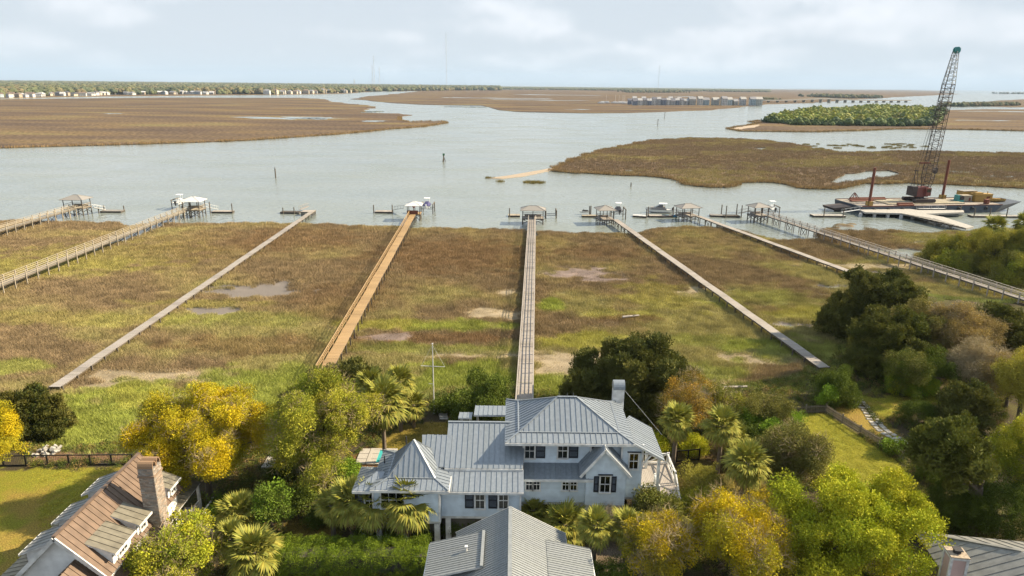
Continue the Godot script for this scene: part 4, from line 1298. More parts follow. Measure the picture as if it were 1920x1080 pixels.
func make_work_dock() -> void:
	# concrete wharf on square piles, with a walkway to the shore
	var t := thing("concrete_wharf", "pale concrete wharf on white square piles in front of the barge", "wharf", Vector3.ZERO)
	var decks := [[[Vector2(103.06, -202.32), Vector2(118.57, -204.16), Vector2(120.62, -201.55), Vector2(119.1, -195.35), Vector2(112.43, -195.82), Vector2(102.49, -196.96)]], [[Vector2(117.01, -201.34), Vector2(134.47, -202.38), Vector2(132.47, -198.71), Vector2(119.1, -195.35)]], [[Vector2(112.43, -195.82), Vector2(119.1, -195.35), Vector2(121.58, -190.53), Vector2(121.24, -176.95), Vector2(117.84, -174.69), Vector2(117.32, -187.89)]]]
	for d in decks:
		var b := MB.new()
		b.slab(d[0].map(func(p): return Vector3(p.x, 1.4 + 0.003 * d[0][0].x * 0.1, p.y)), 0.45)
		part("deck_slab", b.done(), M.concrete, t)
	for q in [Vector2(101.95, -198.26), Vector2(105.69, -197.61), Vector2(109.24, -196.96), Vector2(112.29, -195.44), Vector2(115.31, -194.77), Vector2(117.96, -192.45), Vector2(118.46, -187.69), Vector2(118.48, -182.39), Vector2(107.27, -203.92), Vector2(115.56, -204.41), Vector2(124.46, -203.12), Vector2(132.18, -202.68)]:
		stand("pile", post_mesh(0.7), M.roof_white, t, Vector3(q.x, -1.5, q.y), 2.45)
	for q in [[Vector2(91.9, -197.2), 9.4, 3.0, "float with two black piles beside the concrete wharf", [[-0.4, 1], [0.75, 1]]], [Vector2(142.12, -199.21), 15.0, 2.4, "long pale float with four piles below the barge", [[-0.95, 1], [-0.35, 1], [0.3, 1], [0.95, 1]]], [Vector2(128.43, -203.65), 10.0, 2.6, "float with white railing along the barge side", [[1, 1]]]]:
		float_dock(q[3], q[0], 0.02, q[1], q[2], q[4], M.concrete, 3.0)
	for i in 2:
		var s := boat(["low white skiff tied at the inner wharf", "open grey skiff tied beside the concrete walkway"][i], [Vector3(130.87, -0.1, -202.01), Vector3(128.2, -0.1, -199.71)][i], PI / 2, [6.5, 5.5][i], "open", [M.white_gel, M.zinc_dull][i])
	gangway("white truss ramp between the wharf and its float", Vector3(102.81, 1.5, -200.83), Vector3(97.82, 0.55, -201.38), M.white)
	gangway("white truss ramp lying along the barge side", Vector3(129.81, 1.6, -203.7), Vector3(120.88, 1.5, -203.73), M.white)


# ---- far shore, markers, towers ----------------------------------------------------------------------------------------

func make_far_things() -> void:
	# channel markers
	for q in [[Vector3(-33.59, 0, -333.08), 3.9, "green channel marker with boards on a leaning pile", M.marker_green, 1.0], [Vector3(-92.78, 0, -267.66), 4.2, "thin pale channel marker pile in open water", M.roof_white, 0.5], [Vector3(43.87, 0, -254.38), 1.6, "short white marker post in the shallow water", M.roof_white, 0.3], [Vector3(133.82, 0, -651.71), 6.5, "dark far marker post near the condominium bank", M.dark_wood, 0.8], [Vector3(175.2, 0, -817.14), 7.0, "dark farther marker post near the condominium bank", M.dark_wood, 0.8]]:
		var t := thing("channel_marker", q[2], "marker", q[0], 0.1)
		stand("pile", pile_mesh(0.2 + q[4] * 0.1), M.pile_wood, t, Vector3(0, -1.5, 0), q[1] + 1.5)
		var b := MB.new()
		b.box(Vector3(0.02, q[1] - q[4] * 0.5, 0.3), Vector3(q[4], q[4], 0.08))
		part("day_board", b.done(), q[3], t)
		if q[4] > 0.9:
			for k in 3:
				var p := MB.new()
				p.bar(Vector3(cos(k * 2.1) * 1.2, -1.0, sin(k * 2.1) * 1.2), Vector3(0, 2.6, 0), 0.25, 0.25)
				part("batter_pile", p.done(), M.pile_wood, t)
	# guyed masts far inland
	for q in [[-776, 584, -8200.0, 7.0, "tallest thin mast standing alone on the horizon"], [-1685, 351, -8600.0, 5.0, "taller mast of the close group on the horizon"], [-1587, 228, -8000.0, 5.0, "shorter mast beside the taller one on the horizon"], [-1696, 233, -9000.0, 4.0, "faint thin mast at the edge of the close group"], [-1346, 63, -6000.0, 5.0, "short pale tower just above the far tree line"], [1923, 302, -9500.0, 4.0, "faint mast above the distant marina townhouses"]]:
		var hh: float = q[1]
		var t := thing("radio_mast", q[4], "mast", Vector3(q[0], 0, q[2]), 0.0, "masts on the horizon")
		var b := MB.new()
		lattice(b, Vector3.ZERO, Vector3(0.001, hh, 0), q[3], q[3], q[3], q[3], 30, 0.5)
		part("lattice", b.done(), M.roof_white, t)
		for k in 3:
			var g := MB.new()
			for s in [0.35, 0.7, 0.97]:
				g.tube(Vector3(cos(k * 2.1) * hh * 0.4, 0, sin(k * 2.1) * hh * 0.4), Vector3(0, hh * s, 0), 0.12, 0.12, 3, false)
			part("guy_wire", g.done(), M.steel_dark, t)
	far_houses()
	bridge()


func far_house(label: String, at: Vector3, s: Vector3, turn: float, wall: Color, roof: Color, hip: bool, group: String) -> void:
	var t := thing("far_house", label, "house", at, turn, group)
	var b := MB.new()
	b.tint = wall
	b.box(Vector3(0, s.y / 2, 0), s)
	var wl := part("wall", b.done(), M.wall_far, t)
	var r := MB.new()
	r.tint = roof
	var o := 0.6
	var e := [Vector3(-s.x / 2 - o, s.y + 0.02, s.z / 2 + o), Vector3(s.x / 2 + o, s.y + 0.02, s.z / 2 + o), Vector3(s.x / 2 + o, s.y + 0.02, -s.z / 2 - o), Vector3(-s.x / 2 - o, s.y + 0.02, -s.z / 2 - o)]
	var k := s.x / 2 - s.z / 2 if hip and s.x > s.z else s.x / 2 + o
	var p := Vector3(-k, s.y + s.z * 0.36, 0)
	var q := Vector3(k, s.y + s.z * 0.36, 0)
	r.slab([e[0], e[1], q, p], 0.2); r.slab([e[1], e[2], q], 0.2); r.slab([e[2], e[3], p, q], 0.2); r.slab([e[3], e[0], p], 0.2)
	part("roof", r.done(), M.wall_far, t)
	var nf := maxi(1, int(s.y / 3.0))
	for f in nf:
		var w := MB.new()
		w.tint = Color(0.05, 0.06, 0.07)
		for i in maxi(2, int(s.x / 3.2)):
			w.box(Vector3(-s.x / 2 + 1.6 + i * 3.2, f * 3.0 + 1.7, s.z / 2 + 0.04), Vector3(1.3, 1.5, 0.1))
		part("window_row", w.done(), M.wall_far, wl)


func far_houses() -> void:
	var r := RandomNumberGenerator.new()
	r.seed = 77
	var walls := [["white", Color(0.74, 0.73, 0.70)], ["cream", Color(0.62, 0.56, 0.45)], ["pale blue", Color(0.42, 0.50, 0.56)], ["grey", Color(0.42, 0.42, 0.42)], ["tan", Color(0.50, 0.41, 0.31)]]
	var roofs := [["grey", Color(0.30, 0.30, 0.31)], ["dark", Color(0.12, 0.12, 0.13)], ["white", Color(0.66, 0.66, 0.66)], ["brown", Color(0.24, 0.18, 0.14)]]
	# along the wooded far shore
	var line := [Vector2(-1123.25, -1455.11), Vector2(-1000.52, -1405.67), Vector2(-999.28, -1466.5), Vector2(-1065.36, -1637.03), Vector2(-971.63, -1584.44), Vector2(-1007.84, -1718.18), Vector2(-1030.74, -1840.6), Vector2(-964.07, -1793.65), Vector2(-987.91, -1925), Vector2(-937.52, -1910.84), Vector2(-920.73, -1977.02), Vector2(-863.94, -1966.27), Vector2(-853.3, -2029.24)]
	for i in 64:
		var k := (i + r.randf_range(-0.3, 0.3)) / 64.0 * (line.size() - 1)
		var j := clampi(int(k), 0, line.size() - 2)
		var p: Vector2 = line[j].lerp(line[j + 1], clampf(k - j, 0, 1))
		if r.randf() < 0.2:
			p += p.normalized() * r.randf_range(30, 90)
		var w: Array = walls[[0, 0, 0, 1, 2, 3, 0, 4][r.randi() % 8]]
		var f: Array = roofs[[0, 0, 2, 3, 1, 2][r.randi() % 6]]
		var s := Vector3(r.randf_range(8, 15), r.randf_range(5, 8), r.randf_range(7, 10))
		far_house("%s waterfront house with a %s roof among the trees across the marsh" % [w[0], f[0]], Vector3(p.x, 0.4, p.y), s, r.randf_range(-0.5, 0.5), w[1], f[1], r.randf() < 0.6, "houses along the wooded far shore")
	# flats at the far creek mouth
	for i in 18:
		var p: Vector2 = Vector2(-720.71, -2074.19).lerp(Vector2(-599.97, -2584.53), (i + r.randf_range(-0.35, 0.35)) / 17.0)
		far_house("%s block of flats with a %s roof on the far wooded creek bank" % [["white", "cream", "cream"][i % 3], ["grey", "brown"][i % 2]], Vector3(p.x, 0.4, p.y + r.randf_range(-20, 20)), Vector3(r.randf_range(11, 20), r.randf_range(8, 13), 12), r.randf_range(-0.2, 0.2), walls[[0, 1, 1][i % 3]][1], roofs[[0, 3][i % 2]][1], true, "flats on the far creek bank")
	for i in 12:
		var p: Vector2 = Vector2(-693.03, -3369.6).lerp(Vector2(-145.39, -4414.67), r.randf())
		far_house("small pale house in front of the distant tree line", Vector3(p.x, 0.4, p.y), Vector3(16, 7, 11), r.randf_range(-0.4, 0.4), walls[0][1], roofs[2][1], true, "distant houses before the tree line")
	# condominium rows by the marina: dark sided near row, pale tall row
	for i in 24:
		var p: Vector2 = Vector2(228.44, -1337.31).lerp(Vector2(339.42, -1395.79), (i % 12) / 11.0) + Vector2(0, -60.0 * (i / 12))
		far_house("%s three storey townhouse with a %s roof in the marina rows" % [["slate blue", "white", "grey"][i % 3], ["dark", "grey"][i % 2]], Vector3(p.x, 0.4, p.y), Vector3(r.randf_range(5.5, 8.0), r.randf_range(7.5, 12.0), 11), r.randf_range(-0.12, 0.12), [Color(0.26, 0.30, 0.38), Color(0.7, 0.7, 0.68), Color(0.42, 0.44, 0.46)][i % 3], [Color(0.16, 0.16, 0.19), Color(0.42, 0.42, 0.43)][i % 2], false, "townhouses in the marina rows")
	for i in 10:
		var p: Vector2 = Vector2(352.17, -1400.48).lerp(Vector2(486.15, -1412.33), i / 9.0)
		far_house("%s tall condominium block on the open creek bank" % ["pale grey", "white", "pale blue"][i % 3], Vector3(p.x + r.randf_range(-3, 3), 0.4, p.y + r.randf_range(-12, 12)), Vector3(r.randf_range(8, 13), r.randf_range(8, 13.5), 13), r.randf_range(-0.15, 0.15), [Color(0.5, 0.5, 0.47), Color(0.7, 0.7, 0.68), Color(0.42, 0.52, 0.58)][i % 3], [Color(0.3, 0.3, 0.32), Color(0.45, 0.44, 0.42)][i % 2], true, "condominium blocks on the creek bank")
	for i in 16:   # yachts in the marina
		var p: Vector2 = Vector2(173.36, -1489.32).lerp(Vector2(251.32, -1498.89), r.randf()) + Vector2(0, r.randf_range(-40, 40))
		var t := thing("moored_yacht", "white yacht moored in the far marina", "boat", Vector3(p.x, 0, p.y), r.randf_range(-0.3, 0.3) + PI / 2, "yachts in the far marina")
		part("hull", hull_mesh(14, 4.4, 2.4), M.white_gel, t)
		var c := MB.new()
		c.box(Vector3(0, 3.0, 1), Vector3(3.2, 1.8, 6.5))
		part("cabin", c.done(), M.white_gel, t)
		if i % 3 == 0:
			var m := MB.new()
			m.tube(Vector3(0, 2.4, -1), Vector3(0, 17, -1), 0.2, 0.14, 5)
			part("mast", m.done(), M.white_gel, t)


func bridge() -> void:
	var a := Vector2(603.32, -1709.9)
	var e := Vector2(1079.29, -1933.88)
	var d := (e - a).normalized()
	var l := a.distance_to(e)
	var t := thing("road_bridge", "low grey concrete bridge across the far waterway", "bridge", Vector3(a.x, 0, a.y), atan2(-d.y, d.x))
	var hump := func(x: float) -> float: return 5.0 + 4.0 * exp(-pow((x - l * 0.38) / (l * 0.16), 2))
	var n := 40
	var road := MB.new()
	var wall := MB.new()
	for i in n:
		var x0 := l * i / n
		var x1 := l * (i + 1) / n
		road.bar(Vector3(x0, hump.call(x0), 0), Vector3(x1, hump.call(x1), 0), 11.0, 1.6)
		for s in [-5.4, 5.4]:
			wall.bar(Vector3(x0, hump.call(x0) + 1.3, s), Vector3(x1, hump.call(x1) + 1.3, s), 0.3, 1.0)
	part("roadway", road.done(), M.concrete, t)
	part("parapet", wall.done(), M.concrete, t)
	for i in 18:
		var x := l * (i + 0.5) / 18
		var q := MB.new()
		q.box(Vector3(x, hump.call(x) / 2 - 1.2, 0), Vector3(2.0 if i in [6, 7] else 1.2, hump.call(x) + 1.0, 9.0))
		part("pier", q.done(), M.concrete, t)



# ---- houses -----------------------------------------------------------------------------------------------------------

var base_of := Vector3.ZERO


func hp(called: String, b: MB, m: Material, parent: Node3D, kind := "") -> MeshInstance3D:   # a part of the house being built, given in world axes
	return part(called, b.done(), m, parent, Transform3D(Basis(), -base_of) if parent.get_parent() == self else Transform3D(), kind)


func seam_roof(roof: Node3D, poly: Array, along: Vector3, wide: float, m: Material, singly := true) -> void:
	# standing seam panels cut to the outline; along points down the eave
	var nrm: Vector3 = (poly[2] - poly[0]).cross(poly[1] - poly[0]).normalized()
	if nrm.y < 0:
		nrm = -nrm
	var e := (along - nrm * along.dot(nrm)).normalized()
	var s := nrm.cross(e)
	var o: Vector3 = poly[0]
	var flat := PackedVector2Array()
	var lo := INF
	var hi := -INF
	for p in poly:
		flat.append(Vector2((p - o).dot(e), (p - o).dot(s)))
		lo = minf(lo, flat[-1].x)
		hi = maxf(hi, flat[-1].x)
	var n := maxi(1, int(round((hi - lo) / wide)))
	var w := (hi - lo) / n
	var all := MB.new()
	for i in n:
		var a := lo + i * w
		var strip := PackedVector2Array([Vector2(a, -60), Vector2(a + w, -60), Vector2(a + w, 60), Vector2(a, 60)])
		for q in Geometry2D.intersect_polygons(flat, strip):
			var b := MB.new() if singly else all
			var k := rng.randf_range(0.94, 1.05)
			b.tint = Color(k, k, k * rng.randf_range(0.98, 1.02))
			var lift := 0.012 + rng.randf_range(0.0, 0.006)
			var pts := []
			var smin := INF
			var smax := -INF
			for v in q:
				pts.append(o + e * v.x + s * v.y + nrm * lift)
				if absf(v.x - a) < 0.02:
					smin = minf(smin, v.y)
					smax = maxf(smax, v.y)
			b.slab(pts, 0.02)
			if smax - smin > 0.1:
				var p0 := o + e * (a + 0.02) + s * smin + nrm * 0.035
				var p1 := o + e * (a + 0.02) + s * smax + nrm * 0.035
				b.bar(p0, p1, 0.03, 0.05, nrm)
			if singly:
				part("panel", b.done(), m, roof)
	if not singly:
		part("panel", all.done(), m, roof, Transform3D(), "stuff")


func trim(b: MB, pts: Array, w: float, h: float) -> void:
	for i in pts.size() - 1:
		b.bar(pts[i], pts[i + 1], w, h)


func siding(called: String, t: Node3D, o: Vector3, u: Vector3, outline: Array, m: Material) -> MeshInstance3D:
	# lapped boards over a convex outline given as (along u, height) from o; the outer side is u turned clockwise seen from above
	var nrm := u.cross(Vector3.UP).normalized()
	var poly := PackedVector2Array(outline)
	var lo := INF
	var hi := -INF
	for p in poly:
		lo = minf(lo, p.y)
		hi = maxf(hi, p.y)
	var b := MB.new()
	var y := lo
	var step := 0.2
	while y < hi - 0.005:
		var k := rng.randf_range(0.95, 1.02)
		b.tint = Color(k, k, k)
		for q in Geometry2D.intersect_polygons(poly, PackedVector2Array([Vector2(-99, y), Vector2(99, y), Vector2(99, y + step), Vector2(-99, y + step)])):
			var pts := []
			for v in q:
				pts.append(o + u * v.x + Vector3.UP * (v.y - 0.0) + nrm * (0.036 * (1.0 - (v.y - y) / step)))
			for i in range(1, pts.size() - 1):
				b.up_tri(pts[0], pts[i], pts[i + 1], nrm)
			var left := INF
			var right := -INF
			for v in q:
				if v.y < y + 0.01:
					left = minf(left, v.x)
					right = maxf(right, v.x)
			if right > left:   # the shadowed lower lip
				b.quad(o + u * left + Vector3.UP * y, o + u * right + Vector3.UP * y, o + u * right + Vector3.UP * y + nrm * 0.036, o + u * left + Vector3.UP * y + nrm * 0.036)
		y += step
	var back := []
	for v in poly:
		back.append(o + u * v.x + Vector3.UP * v.y - nrm * 0.12)
	b.tint = Color(1, 1, 1)
	b.sheet(back)
	return hp(called, b, m, t)


func corner_boards(t: Node3D, spots: Array, y0: float, y1: float) -> void:
	for p in spots:
		var b := MB.new()
		b.box(Vector3(p.x, (y0 + y1) / 2, p.y), Vector3(0.14, y1 - y0, 0.14))
		hp("corner_board", b, M.white, t)


func window(t: Node3D, o: Vector3, u: Vector3, w: float, h: float, nx := 2, ny := 2, shutters := 0, head := true) -> void:
	# o is the middle of the sill on the wall face; shutters: 0 none, 1 before, 2 after, 3 both sides
	var nrm := u.cross(Vector3.UP).normalized()
	var bs := Basis(u, Vector3.UP, -nrm)
	var f := MB.new()
	var fr := 0.11
	for s in [-1, 1]:
		f.box(o + u * s * (w / 2 + fr / 2) + Vector3.UP * h / 2 + nrm * 0.05, Vector3(fr, h, 0.1), bs)
	f.box(o + Vector3.UP * (h + fr / 2) + nrm * 0.055, Vector3(w + fr * 2.2, fr, 0.11), bs)
	f.box(o - Vector3.UP * 0.05 + nrm * 0.08, Vector3(w + fr * 2.4, 0.1, 0.17), bs)
	var win := hp("window", f, M.white, t)
	var g := MB.new()
	g.box(o + Vector3.UP * h / 2 + nrm * 0.035, Vector3(w, h, 0.012), bs)
	part("pane", g.done(), M.glass, win)
	var mu := MB.new()
	for i in range(1, nx):
		mu.box(o + u * (w * (float(i) / nx - 0.5)) + Vector3.UP * h / 2 + nrm * 0.055, Vector3(0.035, h, 0.03), bs)
	for i in range(1, ny):
		mu.box(o + Vector3.UP * h * i / ny + nrm * 0.058, Vector3(w, 0.06 if i * 2 == ny else 0.035, 0.03), bs)
	part("muntin", mu.done(), M.white, win)
	if head:
		var c := MB.new()
		c.box(o + Vector3.UP * (h + 0.17) + nrm * 0.09, Vector3(w + 0.45, 0.05, 0.2), bs)
		part("head_flashing", c.done(), M.shutter, win)
	for s in [-1, 1]:
		if shutters == 3 or shutters == 1 and s < 0 or shutters == 2 and s > 0:
			var sw := w * (0.55 if shutters == 3 else 1.05)
			var b := MB.new()
			var m: Vector3 = o + u * s * (w / 2 + fr + sw / 2 + 0.03) + Vector3.UP * h / 2 + nrm * 0.06
			for q in [-1, 1]:
				b.box(m + u * q * (sw / 2 - 0.04), Vector3(0.08, h, 0.05), bs)
				b.box(m + Vector3.UP * q * (h / 2 - 0.05), Vector3(sw - 0.16, 0.1, 0.05), bs)
			b.box(m, Vector3(sw - 0.16, 0.08, 0.05), bs)
			for i in int(h / 0.09):
				b.box(m + Vector3.UP * (i * 0.09 - h / 2 + 0.06), Vector3(sw - 0.16, 0.075, 0.02), bs.rotated(u, 0.5))
			hp("shutter", b, M.shutter, t)


func eave_trim(t: Node3D, pts: Array) -> void:
	for i in pts.size() - 1:
		var b := MB.new()
		b.bar(pts[i] + Vector3(0, -0.13, 0), pts[i + 1] + Vector3(0, -0.13, 0), 0.1, 0.2)
		hp("gutter", b, M.white, t)


func roof_base(t: Node3D, faces: Array) -> MeshInstance3D:
	var b := MB.new()
	for f in faces:
		var n: Vector3 = (f[2] - f[0]).cross(f[1] - f[0]).normalized()
		if n.y < 0:
			n = -n
		b.slab(f.map(func(p): return p - n * 0.012), 0.1)
	return hp("roof", b, M.white, t)


func v3(x: float, y: float, z: float) -> Vector3:
	return Vector3(x, y, z)


func make_main_house() -> void:
	base_of = v3(0, 1.2, -50)
	var t := thing("raised_house", "pale grey boarded house on piles with many silver standing seam roofs", "house", base_of)
	var R := Vector3.RIGHT
	var Z := Vector3(0, 0, 1)
	var sg: Material = M.siding
	# pavilion with the pyramid roof
	var wa := siding("wall", t, v3(-10.4, 0, -45.1), R, [Vector2(0, 3.8), Vector2(5.06, 3.8), Vector2(5.06, 6.75), Vector2(0, 6.75)], sg)
	siding("wall", t, v3(-5.34, 0, -45.1), -Z, [Vector2(0, 3.8), Vector2(6, 3.8), Vector2(6, 6.75), Vector2(0, 6.75)], sg)
	siding("wall", t, v3(-10.4, 0, -50.4), Z, [Vector2(0, 3.8), Vector2(5.3, 3.8), Vector2(5.3, 6.75), Vector2(0, 6.75)], sg)
	window(t, v3(-8.9, 5.0, -45.1), R, 1.7, 1.35, 3, 2, 0)
	corner_boards(t, [Vector2(-5.36, -45.08), Vector2(-10.38, -45.08)], 3.8, 6.7)
	var E := [v3(-10.5, 6.76, -44.7), v3(-4.6, 6.76, -44.7), v3(-4.6, 6.76, -50.5), v3(-10.5, 6.76, -50.5)]
	var K := [v3(-9.35, 7.1, -45.75), v3(-5.7, 7.1, -45.75), v3(-5.7, 7.1, -49.45), v3(-9.35, 7.1, -49.45)]
	var ap := v3(-7.5, 9.35, -47.6)
	var faces := []
	for i in 4:
		var j := (i + 1) % 4
		faces.append([E[i], E[j], K[j], K[i]])
		faces.append([K[i], K[j], ap])
	var rf := roof_base(t, faces)
	for i in faces.size():
		seam_roof(rf, faces[i], R if (i / 2) % 2 == 0 else Z, 0.42, M.zinc, i < 4 or i > 5)
	var cap := MB.new()
	for i in 4:
		cap.bar(ap + v3(0, 0.04, 0), K[i] + v3(0, 0.05, 0), 0.13, 0.06)
		cap.bar(K[i] + v3(0, 0.05, 0), E[i] + v3(0, 0.05, 0), 0.13, 0.06)
		cap.bar(K[i] + v3(0, 0.06, 0), K[(i + 1) % 4] + v3(0, 0.06, 0), 0.12, 0.05)
	part("ridge_cap", cap.done(), M.zinc, rf)
	eave_trim(t, [E[3], E[0], E[1], E[2]])
	# annex beside the pavilion, with its own low hip
	siding("wall", t, v3(-11.6, 0, -45.45), R, [Vector2(0, 3.8), Vector2(1.2, 3.8), Vector2(1.2, 6.4), Vector2(0, 6.4)], sg)
	siding("wall", t, v3(-11.6, 0, -48.2), Z, [Vector2(0, 3.8), Vector2(2.75, 3.8), Vector2(2.75, 6.4), Vector2(0, 6.4)], sg)
	window(t, v3(-10.75, 4.6, -45.45), R, 0.6, 1.5, 2, 2, 1)
	var an := [v3(-11.9, 6.46, -45.0), v3(-10.0, 6.46, -45.0), v3(-10.0, 6.46, -48.4), v3(-11.9, 6.46, -48.4), v3(-10.3, 7.15, -46.6), v3(-9.7, 7.15, -46.6)]
	var rn := roof_base(t, [[an[0], an[1], an[5], an[4]], [an[3], an[0], an[4]], [an[2], an[3], an[4], an[5]]])
	seam_roof(rn, [an[0], an[1], an[5], an[4]], R, 0.42, M.zinc)
	seam_roof(rn, [an[3], an[0], an[4]], Z, 0.42, M.zinc)
	seam_roof(rn, [an[2], an[3], an[4], an[5]], R, 0.42, M.zinc, false)
	eave_trim(t, [an[3], an[0], v3(-10.55, 6.46, -45.0)])
	# link roof between the pavilion and the long wing
	var lk := [v3(-6.9, 7.15, -47.35), v3(-4.75, 7.15, -47.35), v3(-4.75, 8.55, -49.9), v3(-7.2, 8.55, -49.9)]
	var rl := roof_base(t, [lk])
	seam_roof(rl, lk, R, 0.42, M.zinc)
	var lb := [v3(-7.2, 8.55, -49.9), v3(-4.75, 8.55, -49.9), v3(-4.75, 7.15, -52.4), v3(-6.9, 7.15, -52.4)]
	seam_roof(rl, lb, R, 0.42, M.zinc, false)
	# long wing: lower roof, then a taller box behind it
	siding("wall", t, v3(-5.3, 0, -45.8), R, [Vector2(0, 3.8), Vector2(6.14, 3.8), Vector2(6.14, 6.2), Vector2(0, 6.2)], sg)
	siding("wall", t, v3(0.84, 0, -45.8), -Z, [Vector2(0, 3.8), Vector2(2, 3.8), Vector2(2, 6.3), Vector2(0, 6.2)], sg)
	window(t, v3(-2.3, 4.55, -45.8), R, 0.66, 1.42, 2, 2, 1, false)
	window(t, v3(-0.49, 4.55, -45.8), R, 0.66, 1.42, 2, 2, 1, false)
	corner_boards(t, [Vector2(0.82, -45.78)], 3.8, 6.1)
	var lo := [v3(-5.6, 6.22, -45.4), v3(1.06, 6.22, -45.4), v3(1.06, 6.98, -47.46), v3(-5.0, 6.98, -47.46)]
	var rb := roof_base(t, [lo])
	seam_roof(rb, lo, R, 0.42, M.zinc)
	eave_trim(t, [v3(-5.6, 6.22, -45.4), lo[1]])
	siding("wall", t, v3(-4.8, 0, -47.5), R, [Vector2(0, 6.9), Vector2(5.6, 6.9), Vector2(5.6, 7.1), Vector2(0, 7.1)], M.white)
	siding("wall", t, v3(-4.9, 0, -54.6), Z, [Vector2(0, 3.8), Vector2(7.1, 3.8), Vector2(7.1, 7.05), Vector2(3.55, 8.9), Vector2(0, 7.05)], sg)
	var up := [v3(-5.15, 7.12, -47.25), v3(1.0, 7.12, -47.25), v3(1.3, 9.1, -51.1), v3(-5.15, 9.1, -51.1)]
	var ub := [v3(-5.15, 9.1, -51.1), v3(1.3, 9.1, -51.1), v3(1.0, 7.12, -54.95), v3(-5.15, 7.12, -54.95)]
	var ru := roof_base(t, [up, ub])
	seam_roof(ru, up, R, 0.42, M.zinc)
	seam_roof(ru, ub, R, 0.42, M.zinc, false)
	cap = MB.new()
	cap.bar(v3(-5.18, 9.15, -51.1), v3(1.3, 9.15, -51.1), 0.2, 0.06)
	part("ridge_cap", cap.done(), M.zinc, ru)
	eave_trim(t, [v3(-5.15, 7.12, -47.25), v3(1.0, 7.12, -47.25)])
	# rear porch roofs that peep over the ridge
	for q in [[-3.3, 0.5, 7.6, 7.2, -55.3, -58.0], [-4.7, -3.5, 7.3, 7.0, -55.3, -57.0]]:
		var f := [v3(q[0], q[3], q[5]), v3(q[1], q[3], q[5]), v3(q[1], q[2], q[4]), v3(q[0], q[2], q[4])]
		var rr := roof_base(t, [f])
		seam_roof(rr, f, R, 0.42, M.zinc, false)
		for x in [q[0] + 0.2, q[1] - 0.2]:
			var pb := MB.new()
			pb.box(v3(x, (q[3] + 1.2) / 2, q[5] + 0.3), v3(0.2, q[3] - 1.3, 0.2))
			hp("porch_post", pb, M.white, t)
	# two storey block
	siding("wall", t, v3(1.0, 0, -49.0), R, [Vector2(0, 6.5), Vector2(7.95, 6.5), Vector2(7.95, 8.95), Vector2(0, 8.95)], sg)
	siding("wall", t, v3(0.55, 0, -55.0), Z, [Vector2(0, 3.8), Vector2(6.0, 3.8), Vector2(6.0, 8.95), Vector2(0, 8.95)], sg)
	siding("wall", t, v3(8.9, 0, -48.6), R, [Vector2(0, 3.8), Vector2(1.72, 3.8), Vector2(1.72, 8.35), Vector2(0, 8.9)], sg)
	siding("wall", t, v3(8.9, 0, -49.0), Z, [Vector2(0, 3.8), Vector2(0.4, 3.8), Vector2(0.4, 8.8), Vector2(0, 8.8)], sg)
	siding("wall", t, v3(10.62, 0, -48.6), -Z, [Vector2(0, 3.8), Vector2(3.4, 3.8), Vector2(3.4, 8.3), Vector2(0, 8.3)], sg)
	siding("wall", t, v3(9.5, 0, -52.0), -Z, [Vector2(0, 3.8), Vector2(3.2, 3.8), Vector2(3.2, 8.9), Vector2(0, 8.9)], sg)
	siding("wall", t, v3(9.6, 0, -55.2), -R, [Vector2(0, 3.8), Vector2(9, 3.8), Vector2(9, 8.9), Vector2(0, 8.9)], sg)
	siding("wall", t, v3(0.84, 0, -47.8), R, [Vector2(0, 3.8), Vector2(5.2, 3.8), Vector2(5.2, 6.2), Vector2(0, 6.2)], sg)
	corner_boards(t, [Vector2(8.92, -48.58), Vector2(10.6, -48.58), Vector2(1.06, -48.98)], 6.6, 8.6)
	window(t, v3(1.56, 7.09, -49.0), R, 0.72, 1.28, 2, 2, 2, false)
	window(t, v3(4.22, 7.13, -49.0), R, 0.72, 1.28, 2, 2, 2, false)
	window(t, v3(6.79, 7.83, -49.0), R, 0.5, 0.6, 2, 1, 0, false)
	window(t, v3(9.91, 6.46, -48.6), R, 0.66, 1.35, 2, 2, 0)
	for x in [1.53, 2.13, 4.44, 5.08]:
		window(t, v3(x, 4.95, -47.8), R, 0.46, 0.95, 2, 2, 0, false)
	var sh := [v3(1.06, 6.16, -47.35), v3(6.6, 6.16, -47.35), v3(6.6, 6.64, -49.0), v3(1.06, 6.64, -49.0)]
	var rs := roof_base(t, [sh])
	seam_roof(rs, sh, R, 0.42, M.zinc)
	eave_trim(t, [sh[0], sh[1]])
	E = [v3(-0.4, 8.97, -48.0), v3(9.78, 8.97, -48.0), v3(9.78, 8.97, -55.7), v3(-0.4, 8.97, -55.7)]
	K = [v3(0.65, 9.33, -49.03), v3(8.75, 9.33, -49.03), v3(8.75, 9.33, -54.67), v3(0.65, 9.33, -54.67)]
	var ra := v3(3.86, 11.12, -51.8)
	var rz := v3(5.5, 11.12, -51.8)
	faces = [[E[0], E[1], K[1], K[0]], [K[0], K[1], rz, ra], [E[1], E[2], K[2], K[1]], [K[1], K[2], rz], [E[2], E[3], K[3], K[2]], [K[2], K[3], ra, rz], [E[3], E[0], K[0], K[3]], [K[3], K[0], ra]]
	var rm := roof_base(t, faces)
	for i in faces.size():
		seam_roof(rm, faces[i], R if (i / 2) % 2 == 0 else Z, 0.42, M.zinc, i < 4 or i > 5)
	cap = MB.new()
	for i in 4:
		cap.bar([ra, rz, rz, ra][i] + v3(0, 0.05, 0), K[i] + v3(0, 0.05, 0), 0.14, 0.06)
		cap.bar(K[i] + v3(0, 0.05, 0), E[i] + v3(0, 0.05, 0), 0.14, 0.06)
		cap.bar(K[i] + v3(0, 0.06, 0), K[(i + 1) % 4] + v3(0, 0.06, 0), 0.12, 0.05)
	cap.bar(ra + v3(0, 0.07, 0), rz + v3(0, 0.07, 0), 0.2, 0.06)
